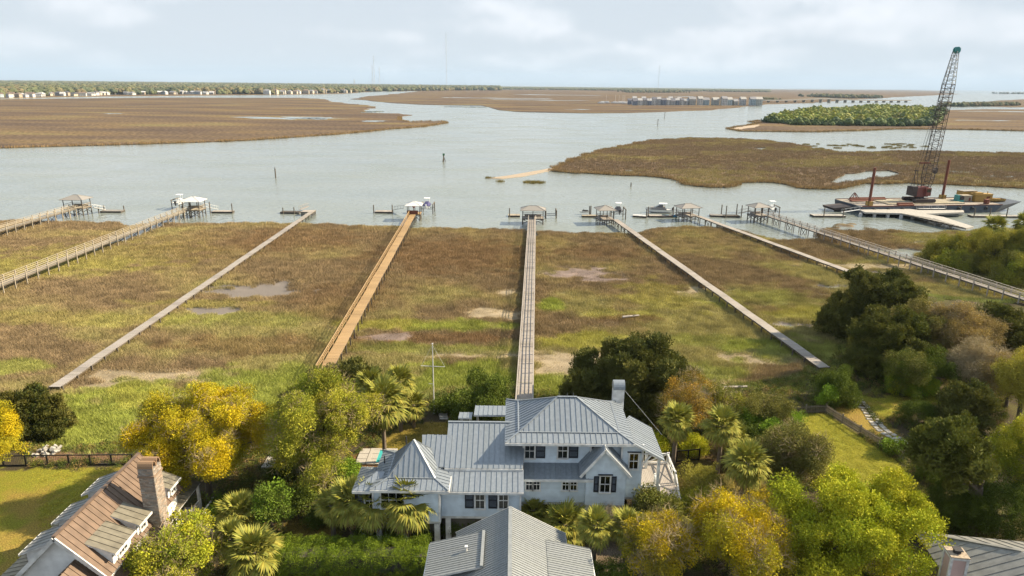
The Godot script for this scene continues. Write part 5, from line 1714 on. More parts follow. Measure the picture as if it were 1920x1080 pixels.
	part("ridge_cap", cap.done(), M.zinc, rm)
	eave_trim(t, [E[3], E[0], E[1]])
	for q in [[Vector3(4.86, 10.6, -51.78), 0.07, 0.55, M.dark], [Vector3(-8.29, 8.6, -48.61), 0.06, 0.5, M.dark], [Vector3(-9.89, 7.6, -47.59), 0.05, 0.35, M.dark]]:
		var vb := MB.new()
		vb.tube(q[0] - v3(0, 0.3, 0), q[0] + v3(0, q[2], 0), q[1], q[1], 8)
		hp("vent_pipe", vb, q[3], t)
	for x in [4.0, 4.7, 5.2]:
		var lr := MB.new()
		lr.tube(v3(x, 11.15, -51.8), v3(x, 11.55, -51.8), 0.02, 0.01, 5)
		hp("lightning_rod", lr, M.zinc, t)
	# side porch with its own falling roof, deck and steps
	var pr := [v3(9.8, 8.95, -52.3), v3(9.8, 8.95, -48.0), v3(12.25, 7.55, -48.0), v3(12.25, 7.55, -53.3), v3(10.2, 8.7, -53.3)]
	var rp := roof_base(t, [pr])
	seam_roof(rp, pr, Z, 0.42, M.zinc)
	for z in [-48.4, -52.9]:
		var pb := MB.new()
		pb.box(v3(11.9, 5.7, z), v3(0.22, 3.6, 0.22))
		hp("porch_post", pb, M.white, t)
	var br := MB.new()
	br.bar(v3(10.65, 8.0, -48.2), v3(11.3, 8.0, -48.2), 0.1, 0.12)
	br.bar(v3(10.65, 7.2, -48.2), v3(11.3, 8.0, -48.2), 0.1, 0.12)
	hp("bracket", br, M.white, t)
	hp("porch_deck", dk_boards(v3(12.3, 3.9, -51.2), 3.3, 5.8), M.old_wood, t)
	rail(t, v3(10.7, 3.9, -48.4), v3(12.0, 3.9, -48.4))
	rail(t, v3(12.1, 3.9, -53.6), v3(14.0, 3.9, -53.6))
	rail(t, v3(13.9, 3.9, -53.6), v3(13.9, 3.9, -50.6))
	rail(t, v3(12.1, 3.9, -48.4), v3(12.1, 3.9, -50.2))
	var st := MB.new()
	for i in 14:
		st.box(v3(13.1, 3.8 - i * 0.19, -50.2 + i * 0.29), v3(1.5, 0.05, 0.3))
	hp("stair_tread", st, M.old_wood, t)
	for x in [12.3, 13.9]:
		var sr := MB.new()
		sr.bar(v3(x, 4.8, -50.3), v3(x, 2.2, -46.3), 0.1, 0.14)
		sr.bar(v3(x, 3.75, -50.3), v3(x, 1.15, -46.3), 0.08, 0.28)
		for i in 4:
			var p := v3(x, 3.8, -50.3).lerp(v3(x, 1.2, -46.3), i / 3.0)
			sr.box(p + v3(0, 0.5, 0), v3(0.13, 1.1, 0.13))
		hp("stair_rail", sr, M.white, t)
	for x in [10.9, 13.8]:
		for z in [-48.6, -51.0, -53.4]:
			var pb := MB.new()
			pb.box(v3(x, 2.4, z), v3(0.3, 2.7, 0.3))
			hp("deck_post", pb, M.white, t)
	# gabled bay on piers
	siding("wall", t, v3(6.0, 0, -47.45), R, [Vector2(0, 3.8), Vector2(3.15, 3.8), Vector2(3.15, 6.72), Vector2(1.42, 8.72), Vector2(0, 6.95)], sg)
	siding("wall", t, v3(9.15, 0, -47.45), -Z, [Vector2(0, 3.8), Vector2(1.2, 3.8), Vector2(1.2, 6.75), Vector2(0, 6.75)], sg)
	siding("wall", t, v3(6.0, 0, -49.0), Z, [Vector2(0, 3.8), Vector2(1.55, 3.8), Vector2(1.55, 6.75), Vector2(0, 6.75)], sg)
	window(t, v3(7.53, 5.02, -47.45), R, 0.72, 1.42, 2, 2, 3)
	var ga := v3(7.4, 8.95, -47.15)
	var gb := v3(7.4, 8.95, -49.0)
	var gl := [v3(5.52, 6.6, -47.15), v3(5.52, 6.6, -49.0), gb, ga]
	var gr := [v3(9.48, 6.62, -47.15), v3(9.48, 6.62, -49.0), gb, ga]
	var rg := roof_base(t, [gl, gr])
	seam_roof(rg, gl, Z, 0.42, M.zinc)
	seam_roof(rg, gr, Z, 0.42, M.zinc)
	var bb := MB.new()
	bb.bar(v3(5.52, 6.5, -47.12), ga + v3(0, -0.1, 0.03), 0.06, 0.2)
	bb.bar(v3(9.48, 6.52, -47.12), ga + v3(0, -0.1, 0.03), 0.06, 0.2)
	hp("barge_board", bb, M.white, t)
	# floor beams, piers, carport below
	for q in [[-10.4, -5.3, -45.2, -50.4], [-5.3, 0.85, -45.9, -54.6], [0.85, 6.0, -47.9, -55], [6.0, 9.15, -47.55, -55], [8.9, 10.6, -48.7, -55], [-11.6, -10.4, -45.55, -48.2]]:
		var fl := MB.new()
		fl.box(v3((q[0] + q[1]) / 2, 3.66, (q[2] + q[3]) / 2), v3(q[1] - q[0], 0.3, q[2] - q[3]))
		hp("floor_beam", fl, M.white, t)
	for q in [[-10.1, -45.4], [-8.0, -45.4], [-5.6, -45.4], [-4.8, -46.1], [-2.0, -46.1], [0.6, -46.1], [0.9, -48.1], [5.5, -48.1], [5.85, -48.1], [6.25, -47.75], [8.9, -47.75], [10.3, -48.9], [-11.4, -45.7], [-11.4, -48]]:
		var pb := MB.new()
		pb.box(v3(q[0], 2.35, q[1]), v3(0.4, 2.4, 0.4))
		hp("pier", pb, M.white, t)
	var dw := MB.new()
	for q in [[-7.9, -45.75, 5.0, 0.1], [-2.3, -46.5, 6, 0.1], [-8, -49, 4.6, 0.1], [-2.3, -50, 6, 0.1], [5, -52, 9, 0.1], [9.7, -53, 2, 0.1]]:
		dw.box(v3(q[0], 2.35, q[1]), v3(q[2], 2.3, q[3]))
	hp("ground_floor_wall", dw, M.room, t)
	# chimney with a barrel shaped metal cap
	var ch := MB.new()
	ch.box(v3(9.55, 6.0, -55.6), v3(0.95, 8.6, 0.9))
	var cm := hp("chimney", ch, M.white, t)
	var cc := MB.new()
	for i in 10:   # half barrel lying across, closed at both ends
		var a0 := PI * i / 10
		var a1 := PI * (i + 1) / 10
		var p := v3(0, 10.4 + sin(a0) * 0.62, -55.6 + cos(a0) * 0.5)
		var q := v3(0, 10.4 + sin(a1) * 0.62, -55.6 + cos(a1) * 0.5)
		cc.quad(p + v3(9.04, 0, 0), q + v3(9.04, 0, 0), q + v3(10.06, 0, 0), p + v3(10.06, 0, 0))
		for x in [9.04, 10.06]:
			cc.tri(v3(x, 10.4, -55.6), p + v3(x, 0, 0), q + v3(x, 0, 0))
	cc.box(v3(9.55, 10.35, -55.6), v3(1.03, 0.12, 1.02))
	part("chimney_cap", cc.done(), M.zinc, cm)
	var gy := MB.new()
	gy.tube(v3(10.1, 10.1, -55.4), v3(13.6, 6.0, -55.0), 0.018, 0.018, 5)
	hp("brace_rod", gy, M.zinc, t)


func dk_boards(c: Vector3, w: float, d: float) -> MB:
	var b := MB.new()
	var n := int(w / 0.15)
	for i in n:
		var k := rng.randf_range(0.85, 1.1)
		b.tint = Color(k, k, k)
		b.box(c + v3(-w / 2 + (i + 0.5) * 0.15, -0.02 + rng.randf_range(-0.003, 0.003), 0), v3(0.138, 0.04, d))
	return b


func rail(t: Node3D, a: Vector3, b: Vector3) -> void:   # white railing with crossed braces
	var m := MB.new()
	m.bar(a + v3(0, 1.0, 0), b + v3(0, 1.0, 0), 0.12, 0.08)
	m.bar(a + v3(0, 0.12, 0), b + v3(0, 0.12, 0), 0.08, 0.08)
	m.bar(a + v3(0, 0.14, 0), b + v3(0, 0.98, 0), 0.05, 0.07)
	m.bar(a + v3(0, 0.98, 0), b + v3(0, 0.14, 0), 0.045, 0.07)
	for p in [a, b]:
		m.box(p + v3(0, 0.55, 0), v3(0.13, 1.15, 0.13))
	hp("railing", m, M.white, t)


func make_garage() -> void:
	base_of = v3(0, 1.2, -38)
	var t := thing("garage_building", "low outbuilding with a wide ribbed silver roof in front of the raised house", "garage", base_of)
	var R := Vector3.RIGHT
	var Z := Vector3(0, 0, 1)
	var zb := -43.2
	var zf := -28.0
	var left := [v3(0.05, 6.4, zb), v3(0.05, 6.4, zf), v3(-3.9, 4.2, zf), v3(-3.9, 4.2, zb)]
	var right := [v3(0.05, 6.4, zb), v3(0.05, 6.4, zf), v3(4.1, 4.2, zf), v3(4.1, 4.2, zb)]
	var wing := [v3(2.6, 5.06, -41.3), v3(2.6, 5.06, zf), v3(5.75, 4.35, zf), v3(5.75, 4.35, -41.3)]
	var shed := [v3(-1.85, 5.55, -41.5), v3(-1.85, 5.55, -37.8), v3(-5.65, 4.55, -37.8), v3(-5.65, 4.55, -41.5)]
	var rf := roof_base(t, [left, right, wing, shed])
	for f in [left, right, wing, shed]:
		seam_roof(rf, f, Z, 0.23, M.zinc_dull, false)
	var cap := MB.new()
	cap.bar(v3(0.05, 6.47, zb - 0.02), v3(0.05, 6.47, zf), 0.26, 0.05)
	part("ridge_cap", cap.done(), M.zinc_dull, rf)
	var fl := MB.new()
	fl.box(v3(-1.82, 5.6, -39.65), v3(0.2, 0.16, 3.75))
	part("flashing", fl.done(), M.zinc_dull, rf)
	siding("wall", t, v3(3.8, 0, zb + 0.3), -R, [Vector2(0, 1.2), Vector2(7.4, 1.2), Vector2(7.4, 4.2), Vector2(3.75, 6.25), Vector2(0, 4.2)], M.siding)
	siding("wall", t, v3(-3.6, 0, zb + 0.3), Z, [Vector2(0, 1.2), Vector2(15, 1.2), Vector2(15, 4.2), Vector2(0, 4.2)], M.siding)
	siding("wall", t, v3(3.8, 0, zf), -Z, [Vector2(0, 1.2), Vector2(15, 1.2), Vector2(15, 4.2), Vector2(0, 4.2)], M.siding)
	siding("wall", t, v3(-5.4, 0, -41.3), Z, [Vector2(0, 1.2), Vector2(3.3, 1.2), Vector2(3.3, 4.5), Vector2(0, 4.5)], M.siding)
	siding("wall", t, v3(-3.6, 0, -41.3), -R, [Vector2(0, 1.2), Vector2(1.8, 1.2), Vector2(1.8, 4.5), Vector2(0, 4.9)], M.siding)
	siding("wall", t, v3(5.5, 0, -28), -Z, [Vector2(0, 1.2), Vector2(13.1, 1.2), Vector2(13.1, 4.3), Vector2(0, 4.3)], M.siding)
	siding("wall", t, v3(5.5, 0, -41.1), -R, [Vector2(0, 1.2), Vector2(1.7, 1.2), Vector2(1.7, 4.6), Vector2(0, 4.3)], M.siding)
	var bb := MB.new()
	bb.bar(v3(-3.95, 4.12, zb - 0.03), v3(0.05, 6.34, zb - 0.03), 0.06, 0.18)
	bb.bar(v3(4.15, 4.12, zb - 0.03), v3(0.05, 6.34, zb - 0.03), 0.06, 0.18)
	hp("barge_board", bb, M.white, t)
	eave_trim(t, [v3(-5.68, 4.5, -41.5), v3(-5.68, 4.5, -37.8)])
	eave_trim(t, [v3(5.78, 4.3, -41.3), v3(5.78, 4.3, zf)])
	eave_trim(t, [v3(4.12, 4.16, zb), v3(4.12, 4.16, -41.3)])
	window(t, v3(-5.42, 3.2, -39.2), Z, 0.8, 1.0, 2, 2, 0, false)
	var vb := MB.new()
	vb.tube(v3(-2.95, 5.1, -39.75), v3(-2.95, 5.62, -39.75), 0.07, 0.07, 8)
	vb.box(v3(-2.95, 5.62, -39.75), v3(0.2, 0.1, 0.2))
	hp("vent_pipe", vb, M.white, t)


func bricks(b: MB, c: Vector3, s: Vector3, r: RandomNumberGenerator) -> void:   # a box face by face in staggered brick
	var ch := 0.095
	for j in int(s.y / ch):
		for side in 4:
			var along := s.x if side % 2 == 0 else s.z
			var n := maxi(1, int(round(along / 0.24)))
			for i in n + (j % 2):
				var w := along / n
				var x0 := (i - 0.5 * (j % 2)) * w
				var x1 := minf(x0 + w, along)
				x0 = maxf(x0, 0.0)
				if x1 - x0 < 0.03:
					continue
				var k := r.randf_range(0.65, 1.25)
				b.tint = Color(0.46 * k, 0.34 * k, 0.25 * k).lerp(Color(0.46 * k, 0.43 * k, 0.38 * k), r.randf())
				var q := (x0 + x1) / 2 - along / 2
				var out := 0.012 + r.randf_range(0, 0.006)
				var m := v3(0, j * ch + ch / 2, 0)
				if side == 0:
					b.box(c + m + v3(q, 0, s.z / 2), v3(x1 - x0 - 0.014, ch - 0.014, out * 2))
				elif side == 1:
					b.box(c + m + v3(s.x / 2, 0, q), v3(out * 2, ch - 0.014, x1 - x0 - 0.014))
				elif side == 2:
					b.box(c + m + v3(q, 0, -s.z / 2), v3(x1 - x0 - 0.014, ch - 0.014, out * 2))
				else:
					b.box(c + m + v3(-s.x / 2, 0, q), v3(out * 2, ch - 0.014, x1 - x0 - 0.014))


func make_brick_chimney_house() -> void:
	base_of = v3(-28.3, 1.2, -41)
	var t := thing("brown_roof_house", "white house with a brown seamed roof, dormers and a tall brick chimney", "house", base_of)
	var R := Vector3.RIGHT
	var Z := Vector3(0, 0, 1)
	var rx := -28.3
	var ry := 8.75
	var zf := -46.2
	var zn := -36.1
	var right := [v3(rx, ry, zf), v3(rx, ry, zn), v3(-25.35, 5.75, zn - 1.6), v3(-25.35, 5.75, zf)]
	right = [v3(rx, ry, zf), v3(rx, ry, zn), v3(-25.35, 5.75, zn), v3(-25.35, 5.75, zf)]
	var left := [v3(rx, ry, zf), v3(rx, ry, zn), v3(-31.3, 5.75, zn), v3(-31.3, 5.75, zf)]
	var rf := roof_base(t, [right, left])
	seam_roof(rf, right, Z, 0.46, M.bronze_roof)
	seam_roof(rf, left, Z, 0.46, M.bronze_roof)
	var cap := MB.new()
	cap.bar(v3(rx, ry + 0.06, zf), v3(rx, ry + 0.06, zn), 0.26, 0.06)
	part("ridge_cap", cap.done(), M.bronze_roof, rf)
	# walls
	siding("wall", t, v3(-25.7, 0, zn + 0.3), -Z, [Vector2(0, 1.2), Vector2(9.9, 1.2), Vector2(9.9, 5.7), Vector2(0, 5.7)], M.white_siding)
	siding("wall", t, v3(-30.95, 0, zf + 0.3), Z, [Vector2(0, 1.2), Vector2(9.5, 1.2), Vector2(9.5, 5.7), Vector2(0, 5.7)], M.white_siding)
	siding("wall", t, v3(-30.95, 0, zn - 0.35), R, [Vector2(0, 1.2), Vector2(5.25, 1.2), Vector2(5.25, 5.7), Vector2(2.62, 8.5), Vector2(0, 5.7)], M.white_siding)
	siding("wall", t, v3(-25.7, 0, zf + 0.35), -R, [Vector2(0, 1.2), Vector2(5.25, 1.2), Vector2(5.25, 5.7), Vector2(2.62, 8.5), Vector2(0, 5.7)], M.white_siding)
	var bb := MB.new()
	bb.bar(v3(-31.35, 5.62, zn + 0.03), v3(rx, ry - 0.1, zn + 0.03), 0.08, 0.26)
	bb.bar(v3(-25.3, 5.62, zn + 0.03), v3(rx, ry - 0.1, zn + 0.03), 0.08, 0.26)
	hp("barge_board", bb, M.white, t)
	# lower wing in front of the gable
	var wr := [v3(-27.45, 6.9, -38.0), v3(-27.45, 6.9, -33.4), v3(-25.15, 4.7, -33.4), v3(-25.15, 4.7, -38.0)]
	var wl := [v3(-27.45, 6.9, -36.4), v3(-27.45, 6.9, -33.4), v3(-29.7, 4.7, -33.4), v3(-29.7, 4.7, -36.4)]
	var rw := roof_base(t, [wr, wl])
	seam_roof(rw, wr, Z, 0.46, M.bronze_roof)
	seam_roof(rw, wl, Z, 0.46, M.bronze_roof)
	siding("wall", t, v3(-29.4, 0, -33.7), R, [Vector2(0, 1.2), Vector2(3.95, 1.2), Vector2(3.95, 4.7), Vector2(1.95, 6.7), Vector2(0, 4.7)], M.white_siding)
	siding("wall", t, v3(-25.45, 0, -33.7), -Z, [Vector2(0, 1.2), Vector2(3, 1.2), Vector2(3, 4.7), Vector2(0, 4.7)], M.white_siding)
	# dormers on the sunny slope
	for q in [[-38.2, 1.2], [-40.75, 0.8], [-45.1, 0.8]]:
		dormer(t, q[0], 1.0, q[1], M.sage_roof)
	# dormers on the shaded slope
	for z in [-38.0, -41.2, -44.6]:
		dormer(t, z, -1.0, 1.1, M.slate_roof)
	# porch roof along the shaded side
	var pr := [v3(-31.0, 4.75, -46.6), v3(-31.0, 4.75, -37.2), v3(-34.2, 3.95, -37.2), v3(-34.2, 3.95, -46.6)]
	var rp := roof_base(t, [pr])
	seam_roof(rp, pr, Z, 0.46, M.sage_roof)
	for z in [-46.3, -43.3, -40.3, -37.5]:
		var pb := MB.new()
		pb.box(v3(-33.9, 2.5, z), v3(0.22, 2.7, 0.22))
		hp("porch_post", pb, M.white, t)
	# rear corner porch with white rails and steps
	var qr := [v3(-26.9, 4.95, -48.9), v3(-26.9, 4.95, -45.0), v3(-25.3, 4.55, -45.0), v3(-25.3, 4.55, -48.9)]
	var rq := roof_base(t, [qr])
	seam_roof(rq, qr, Z, 0.46, M.sage_roof)
	for z in [-48.6, -45.3]:
		var pb := MB.new()
		pb.box(v3(-25.45, 3.3, z), v3(0.2, 2.5, 0.2))
		hp("porch_post", pb, M.white, t)
	var df := MB.new()
	df.box(v3(-25.6, 2.1, -47.0), v3(2.6, 0.16, 3.8))
	hp("porch_deck", df, M.old_wood, t)
	rail(t, v3(-25.4, 2.15, -48.6), v3(-25.4, 2.15, -46.9))
	rail(t, v3(-24.4, 2.15, -48.7), v3(-24.4, 2.15, -46.9))
	rail(t, v3(-25.4, 2.15, -45.3), v3(-24.4, 2.15, -45.3))
	var st := MB.new()
	for i in 6:
		st.box(v3(-24.2 + i * 0.28, 2.1 - i * 0.17, -46.2), v3(0.3, 0.06, 1.4))
	hp("stair_tread", st, M.old_wood, t)
	for z in [-46.9, -45.5]:
		var sr := MB.new()
		sr.bar(v3(-24.3, 3.1, z), v3(-22.8, 2.1, z), 0.09, 0.1)
		for i in 3:
			sr.box(v3(-24.3 + i * 0.75, 2.5 - i * 0.5, z), v3(0.1, 1.2, 0.1))
		hp("stair_rail", sr, M.white, t)
	for q in [[-25.69, 3.2, -38.2], [-25.69, 3.2, -40.0], [-25.69, 3.2, -44.6]]:
		window(t, v3(q[0], q[1], q[2]), -Z, 0.8, 1.4, 2, 2, 0, false)
	# chimney
	var r := RandomNumberGenerator.new()
	r.seed = 5
	var core := MB.new()
	core.tint = Color(0.33, 0.30, 0.27)
	core.box(v3(-25.3, 5.7, -42.2), v3(1.05, 9.0, 1.1))
	core.hexa([v3(-25.9, 1.2, -41.2), v3(-25.9, 1.2, -43.2), v3(-24.3, 1.2, -43.2), v3(-24.3, 1.2, -41.2), v3(-25.8, 3.4, -41.66), v3(-25.8, 3.4, -42.74), v3(-24.79, 4.0, -42.74), v3(-24.79, 4.0, -41.66)])
	var cm := hp("chimney", core, M.brick, t)
	var bk := MB.new()
	bricks(bk, v3(-25.3, 1.2, -42.2), v3(1.05, 9.0, 1.1), r)
	part("brickwork", bk.done(), M.brick, cm, Transform3D(), "stuff")
	var hood := MB.new()
	hood.tint = Color(0.42, 0.27, 0.16)
	for k in 2:
		var z0 := -42.74 + k * 0.55
		for i in 8:
			var a0 := PI * i / 8
			var a1 := PI * (i + 1) / 8
			hood.slab([v3(-25.83, 10.2 + sin(a0) * 0.5, z0 + 0.27 - cos(a0) * 0.27), v3(-24.77, 10.2 + sin(a0) * 0.5, z0 + 0.27 - cos(a0) * 0.27), v3(-24.77, 10.2 + sin(a1) * 0.5, z0 + 0.27 - cos(a1) * 0.27), v3(-25.83, 10.2 + sin(a1) * 0.5, z0 + 0.27 - cos(a1) * 0.27)], 0.07)
	part("arched_hood", hood.done(), M.brick, cm)
	var band := MB.new()
	band.tint = Color(0.34, 0.24, 0.17)
	band.box(v3(-25.3, 9.6, -42.2), v3(1.18, 0.14, 1.23))
	part("corbel_band", band.done(), M.brick, cm)


func dormer(t: Node3D, z: float, side: float, half: float, roof: Material) -> void:
	# a flat pitched dormer breaking out of the slope; side 1 faces +x, -1 faces -x
	var rx := -28.3
	var slope := func(d: float) -> float: return 8.75 - 1.0 * d   # height of the main roof d metres from the ridge
	var d0 := 1.15
	var d1 := 3.05
	var top: float = slope.call(d0) + 0.03
	var low: float = top - 0.75
	var f := [v3(rx + side * d0, top, z - half), v3(rx + side * d0, top, z + half), v3(rx + side * d1, low, z + half), v3(rx + side * d1, low, z - half)]
	var rf := roof_base(t, [f])
	seam_roof(rf, f, Vector3(0, 0, 1), 0.46, roof)
	var w := half - 0.15
	var df := 2.7
	var y1: float = lerpf(top, low, (df - d0) / (d1 - d0)) - 0.12
	var y0: float = slope.call(df) - 0.1
	var u := Vector3(0, 0, -side)
	siding("dormer_wall", t, v3(rx + side * df, 0, z + side * w), u, [Vector2(0, y0), Vector2(2 * w, y0), Vector2(2 * w, y1), Vector2(0, y1)], M.white_siding)
	var bw := minf(0.9, w * 0.9)
	window(t, v3(rx + side * (df + 0.02), y0 + 0.2, z), u, bw, maxf(y1 - y0 - 0.4, 0.4), 3 if bw > 0.7 else 2, 2, 0, false)
	for s in [-1, 1]:   # cheeks
		var b := MB.new()
		b.sheet([v3(rx + side * df, y0, z + s * w), v3(rx + side * df, y1, z + s * w), v3(rx + side * (d0 + 0.1), slope.call(d0 + 0.1), z + s * w)])
		hp("dormer_cheek", b, M.white_siding, t)
	var fa := MB.new()
	fa.box(v3(rx + side * (d1 + 0.02), low - 0.06, z), v3(0.05, 0.16, half * 2 + 0.1))
	hp("dormer_fascia", fa, M.white, t)


func make_corner_house() -> void:
	# the grey roof that reaches in beside the lime tree, with a boxed chimney
	base_of = v3(30.2, 1.2, -40)
	var t := thing("grey_roof_house", "grey shingled hip roof house with a pinkish boxed chimney", "house", base_of)
	var c := v3(30.2, 4.4, -43.6)
	var u := v3(7.6, 0, 1.1).normalized()
	var w := v3(-1.1, 0, 7.6).normalized()
	var n := 9.0
	var ridge := c + u * n * 0.5 + w * n * 0.5 + v3(0, n * 0.25, 0)
	var back := [c, c + u * 18, ridge + u * 9, ridge]
	var lf := [c, ridge, ridge + w * 3, c + w * 12]
	var rt := [ridge, ridge + u * 9, ridge + u * 9 + w * 3, ridge + w * 3]
	var rf := roof_base(t, [back, lf])
	seam_roof(rf, back, u, 0.9, M.slate_roof)
	seam_roof(rf, lf, w, 0.62, M.slate_roof)
	var b := MB.new()
	b.bar(c + v3(0, 0.06, 0), ridge + v3(0, 0.06, 0), 0.22, 0.06)
	part("hip_cap", b.done(), M.slate_roof, rf)
	siding("wall", t, c + u * 0.5 + w * 0.5 - v3(0, 4.4, 0), w, [Vector2(0, 1.2), Vector2(11, 1.2), Vector2(11, 4.35), Vector2(0, 4.35)], M.fence_wood)
	siding("wall", t, c + u * 17 + w * 0.5 - v3(0, 4.4, 0), -u, [Vector2(0, 1.2), Vector2(16.5, 1.2), Vector2(16.5, 4.35), Vector2(0, 4.35)], M.fence_wood)
	var k := c + w * 6.9 - u * 0.75
	var bs := Basis(u, Vector3.UP, w)
	var ch := MB.new()
	ch.tint = Color(0.62, 0.44, 0.40)
	ch.box(v3(k.x, 4.4, k.z), v3(0.96, 6.6, 0.96), bs)
	var cm := hp("chimney", ch, M.wall_far, t)
	var tr := MB.new()
	for sx in [-1, 1]:
		for sz in [-1, 1]:
			tr.box(v3(k.x, 4.4, k.z) + u * sx * 0.47 + w * sz * 0.47, v3(0.15, 6.62, 0.15), bs)
	tr.box(v3(k.x, 7.62, k.z), v3(1.02, 0.18, 1.02), bs)
	part("corner_trim", tr.done(), M.roof_white, cm)
	var cp := MB.new()
	cp.box(v3(k.x, 7.75, k.z), v3(1.12, 0.06, 1.12), bs)
	part("chimney_cap", cp.done(), M.sand, cm)
	var fl := MB.new()
	fl.tube(v3(k.x, 7.78, k.z), v3(k.x, 7.95, k.z), 0.24, 0.24, 10)
	fl.box(v3(k.x, 8.02, k.z), v3(0.5, 0.06, 0.5), bs)
	part("flue", fl.done(), M.dark, cm)



# ---- plants -----------------------------------------------------------------------------------------------------------

var clumps := {}


func leaf_clump(count: int, size: float, shape: String, seed_: int) -> ArrayMesh:   # a spray of separate leaves about one metre across
	var r := RandomNumberGenerator.new()
	r.seed = seed_
	var b := MB.new()
	for i in count:
		var d := Vector3(r.randfn(), r.randfn(), r.randfn()).normalized()
		var p := d * pow(r.randf(), 0.45) * 0.5
		var v := r.randf_range(0.85, 1.15)
		b.tint = Color(v * r.randf_range(0.94, 1.06), v, v * r.randf_range(0.85, 1.1))
		var out := (d + Vector3(r.randfn(), r.randfn() + 0.4, r.randfn()) * 0.6).normalized()
		var side := out.cross(Vector3(r.randfn(), r.randfn(), r.randfn()).normalized()).normalized()
		var l := size * r.randf_range(0.7, 1.3)
		if shape == "leaf":
			var w := l * 0.33
			b.tri(p, p + out * l * 0.5 + side * w, p + out * l)
			b.tri(p, p + out * l, p + out * l * 0.5 - side * w)
		elif shape == "needle":
			out = (d * 0.7 + Vector3(r.randfn() * 0.3, 0.9, r.randfn() * 0.3)).normalized()
			side = out.cross(Vector3(r.randfn(), r.randfn(), r.randfn()).normalized()).normalized()
			var w := l * 0.2
			b.tri(p - side * w * 0.6, p + side * w * 0.6, p + out * l)
			b.tri(p + out * l * 0.2 + side * w, p + out * l * 0.35 - side * w, p + out * l * 0.85 + side * w * 1.6)
		else:
			b.tri(p - side * 0.012, p + side * 0.012, p + out * l)
			b.tri(p + out * l * 0.5 - side * 0.01, p + out * l * 0.5 + side * 0.01, p + out * l * 0.75 + side * l * 0.4)
	return b.done()


func make_clumps() -> void:
	clumps.leaf = leaf_clump(90, 0.145, "leaf", 11)
	clumps.small = leaf_clump(130, 0.1, "leaf", 12)
	clumps.needle = leaf_clump(110, 0.24, "needle", 13)
	clumps.twig = leaf_clump(46, 0.5, "twig", 14)
	clumps.far = leaf_clump(60, 0.34, "leaf", 15)
	var f := FastNoiseLite.new()
	f.frequency = 1.6
	var b := MB.new()
	for s in 5:   # crown of a distant tree: five lumpy heads, each face with its own tone
		var m := [Vector3(0, 0.12, 0), Vector3(0.26, -0.02, 0.1), Vector3(-0.24, 0.0, -0.12), Vector3(0.04, -0.05, -0.27), Vector3(-0.06, -0.03, 0.27)][s] as Vector3
		var r: float = [0.36, 0.27, 0.28, 0.25, 0.26][s]
		var at := func(i: int, j: int) -> Vector3:
			var a := PI * i / 7.0
			var q := TAU * (j % 10) / 10.0
			var d := Vector3(sin(a) * cos(q), cos(a), sin(a) * sin(q))
			return m + d * r * (1.0 + 0.55 * f.get_noise_3dv(d * 1.7 + m * 9.0))
		for i in 7:
			for j in 10:
				var k := rng.randf_range(0.7, 1.25)
				b.tint = Color(k, k, k * 0.95)
				b.quad(at.call(i, j), at.call(i, j + 1), at.call(i + 1, j + 1), at.call(i + 1, j))
	clumps.head = b.done()


func mix(cols: Array) -> Color:
	var i := rng.randi() % cols.size()
	var c: Color = cols[i]
	return c * rng.randf_range(0.8, 1.2)


func lobes_of(c: Vector3, rx: float, ry: float, n: int, size: float) -> Array:
	var out := []
	for i in int(n * 1.7):
		var d := Vector3(rng.randfn(), rng.randfn() * 0.9 + 0.25, rng.randfn()).normalized()
		var k := rng.randf_range(0.35, 0.86)
		out.append([c + Vector3(d.x * rx, d.y * ry, d.z * rx) * k, minf(rx, ry * 1.15) * size * rng.randf_range(0.45, 1.0) * (1.25 - 0.45 * k)])
	out.append([c, minf(rx, ry) * size * 1.2])
	return out


func leaves(t: Node3D, called: String, lobes: Array, kind: String, cols: Array, density: float, scale: float, open := 0.0) -> MultiMeshInstance3D:
	var where := []
	var tints := []
	for l in lobes:
		var own := mix(cols)
		var r: float = l[1]
		for i in int(12.6 * r * r * density):
			var d := Vector3(rng.randfn(), rng.randfn(), rng.randfn()).normalized()
			d.y = d.y if d.y > -0.5 or rng.randf() < 0.5 else -d.y
			var p: Vector3 = l[0] + d * r * (rng.randf_range(0.6, 1.05) if rng.randf() < 0.9 else rng.randf_range(1.05, 1.4)) * Vector3(1, 0.85, 1)
			var hid := false
			for m in lobes:
				if m != l and p.distance_to(m[0]) < m[1] * 0.62:
					hid = true
					break
			if hid or n_fine.get_noise_3d(p.x * 1.6, p.y * 1.6, p.z * 1.6) < open - 0.55:
				continue
			var s := scale * rng.randf_range(0.7, 1.35)
			where.append(Transform3D(Basis.from_euler(Vector3(rng.randf_range(-0.7, 0.7), rng.randf() * TAU, rng.randf_range(-0.7, 0.7))).scaled(Vector3.ONE * s), p - t.position))
			tints.append(own.lerp(mix(cols), 0.5))
	return copies(called, clumps[kind], M.leaf, t, where, tints, "stuff")


func trunk_mesh(h: float, r: float, lobes: Array, base: Vector3, lean: Vector3) -> ArrayMesh:
	var b := MB.new()
	var fork := h * 0.42
	var pts := []
	for i in 5:
		var k := i / 4.0
		pts.append(Vector3(0, -0.3 + (fork + 0.3) * k, 0) + lean * fork * k + Vector3(sin(k * 5.0), 0, cos(k * 4.0)) * r * 0.5 * k)
	b.path(pts, r * 1.25, r * 0.8, 8)
	var top: Vector3 = pts[-1]
	var n := 0
	for l in lobes:
		n += 1
		if n > 16:
			break
		var e: Vector3 = l[0] - base
		var m := top.lerp(e, 0.5) + Vector3(rng.randf_range(-0.3, 0.3), rng.randf_range(-0.1, 0.4), rng.randf_range(-0.3, 0.3)) * r * 3.0
		b.path([top - Vector3(0, rng.randf() * fork * 0.3, 0), m, e], r * 0.5, r * 0.1, 5)
	return b.done()


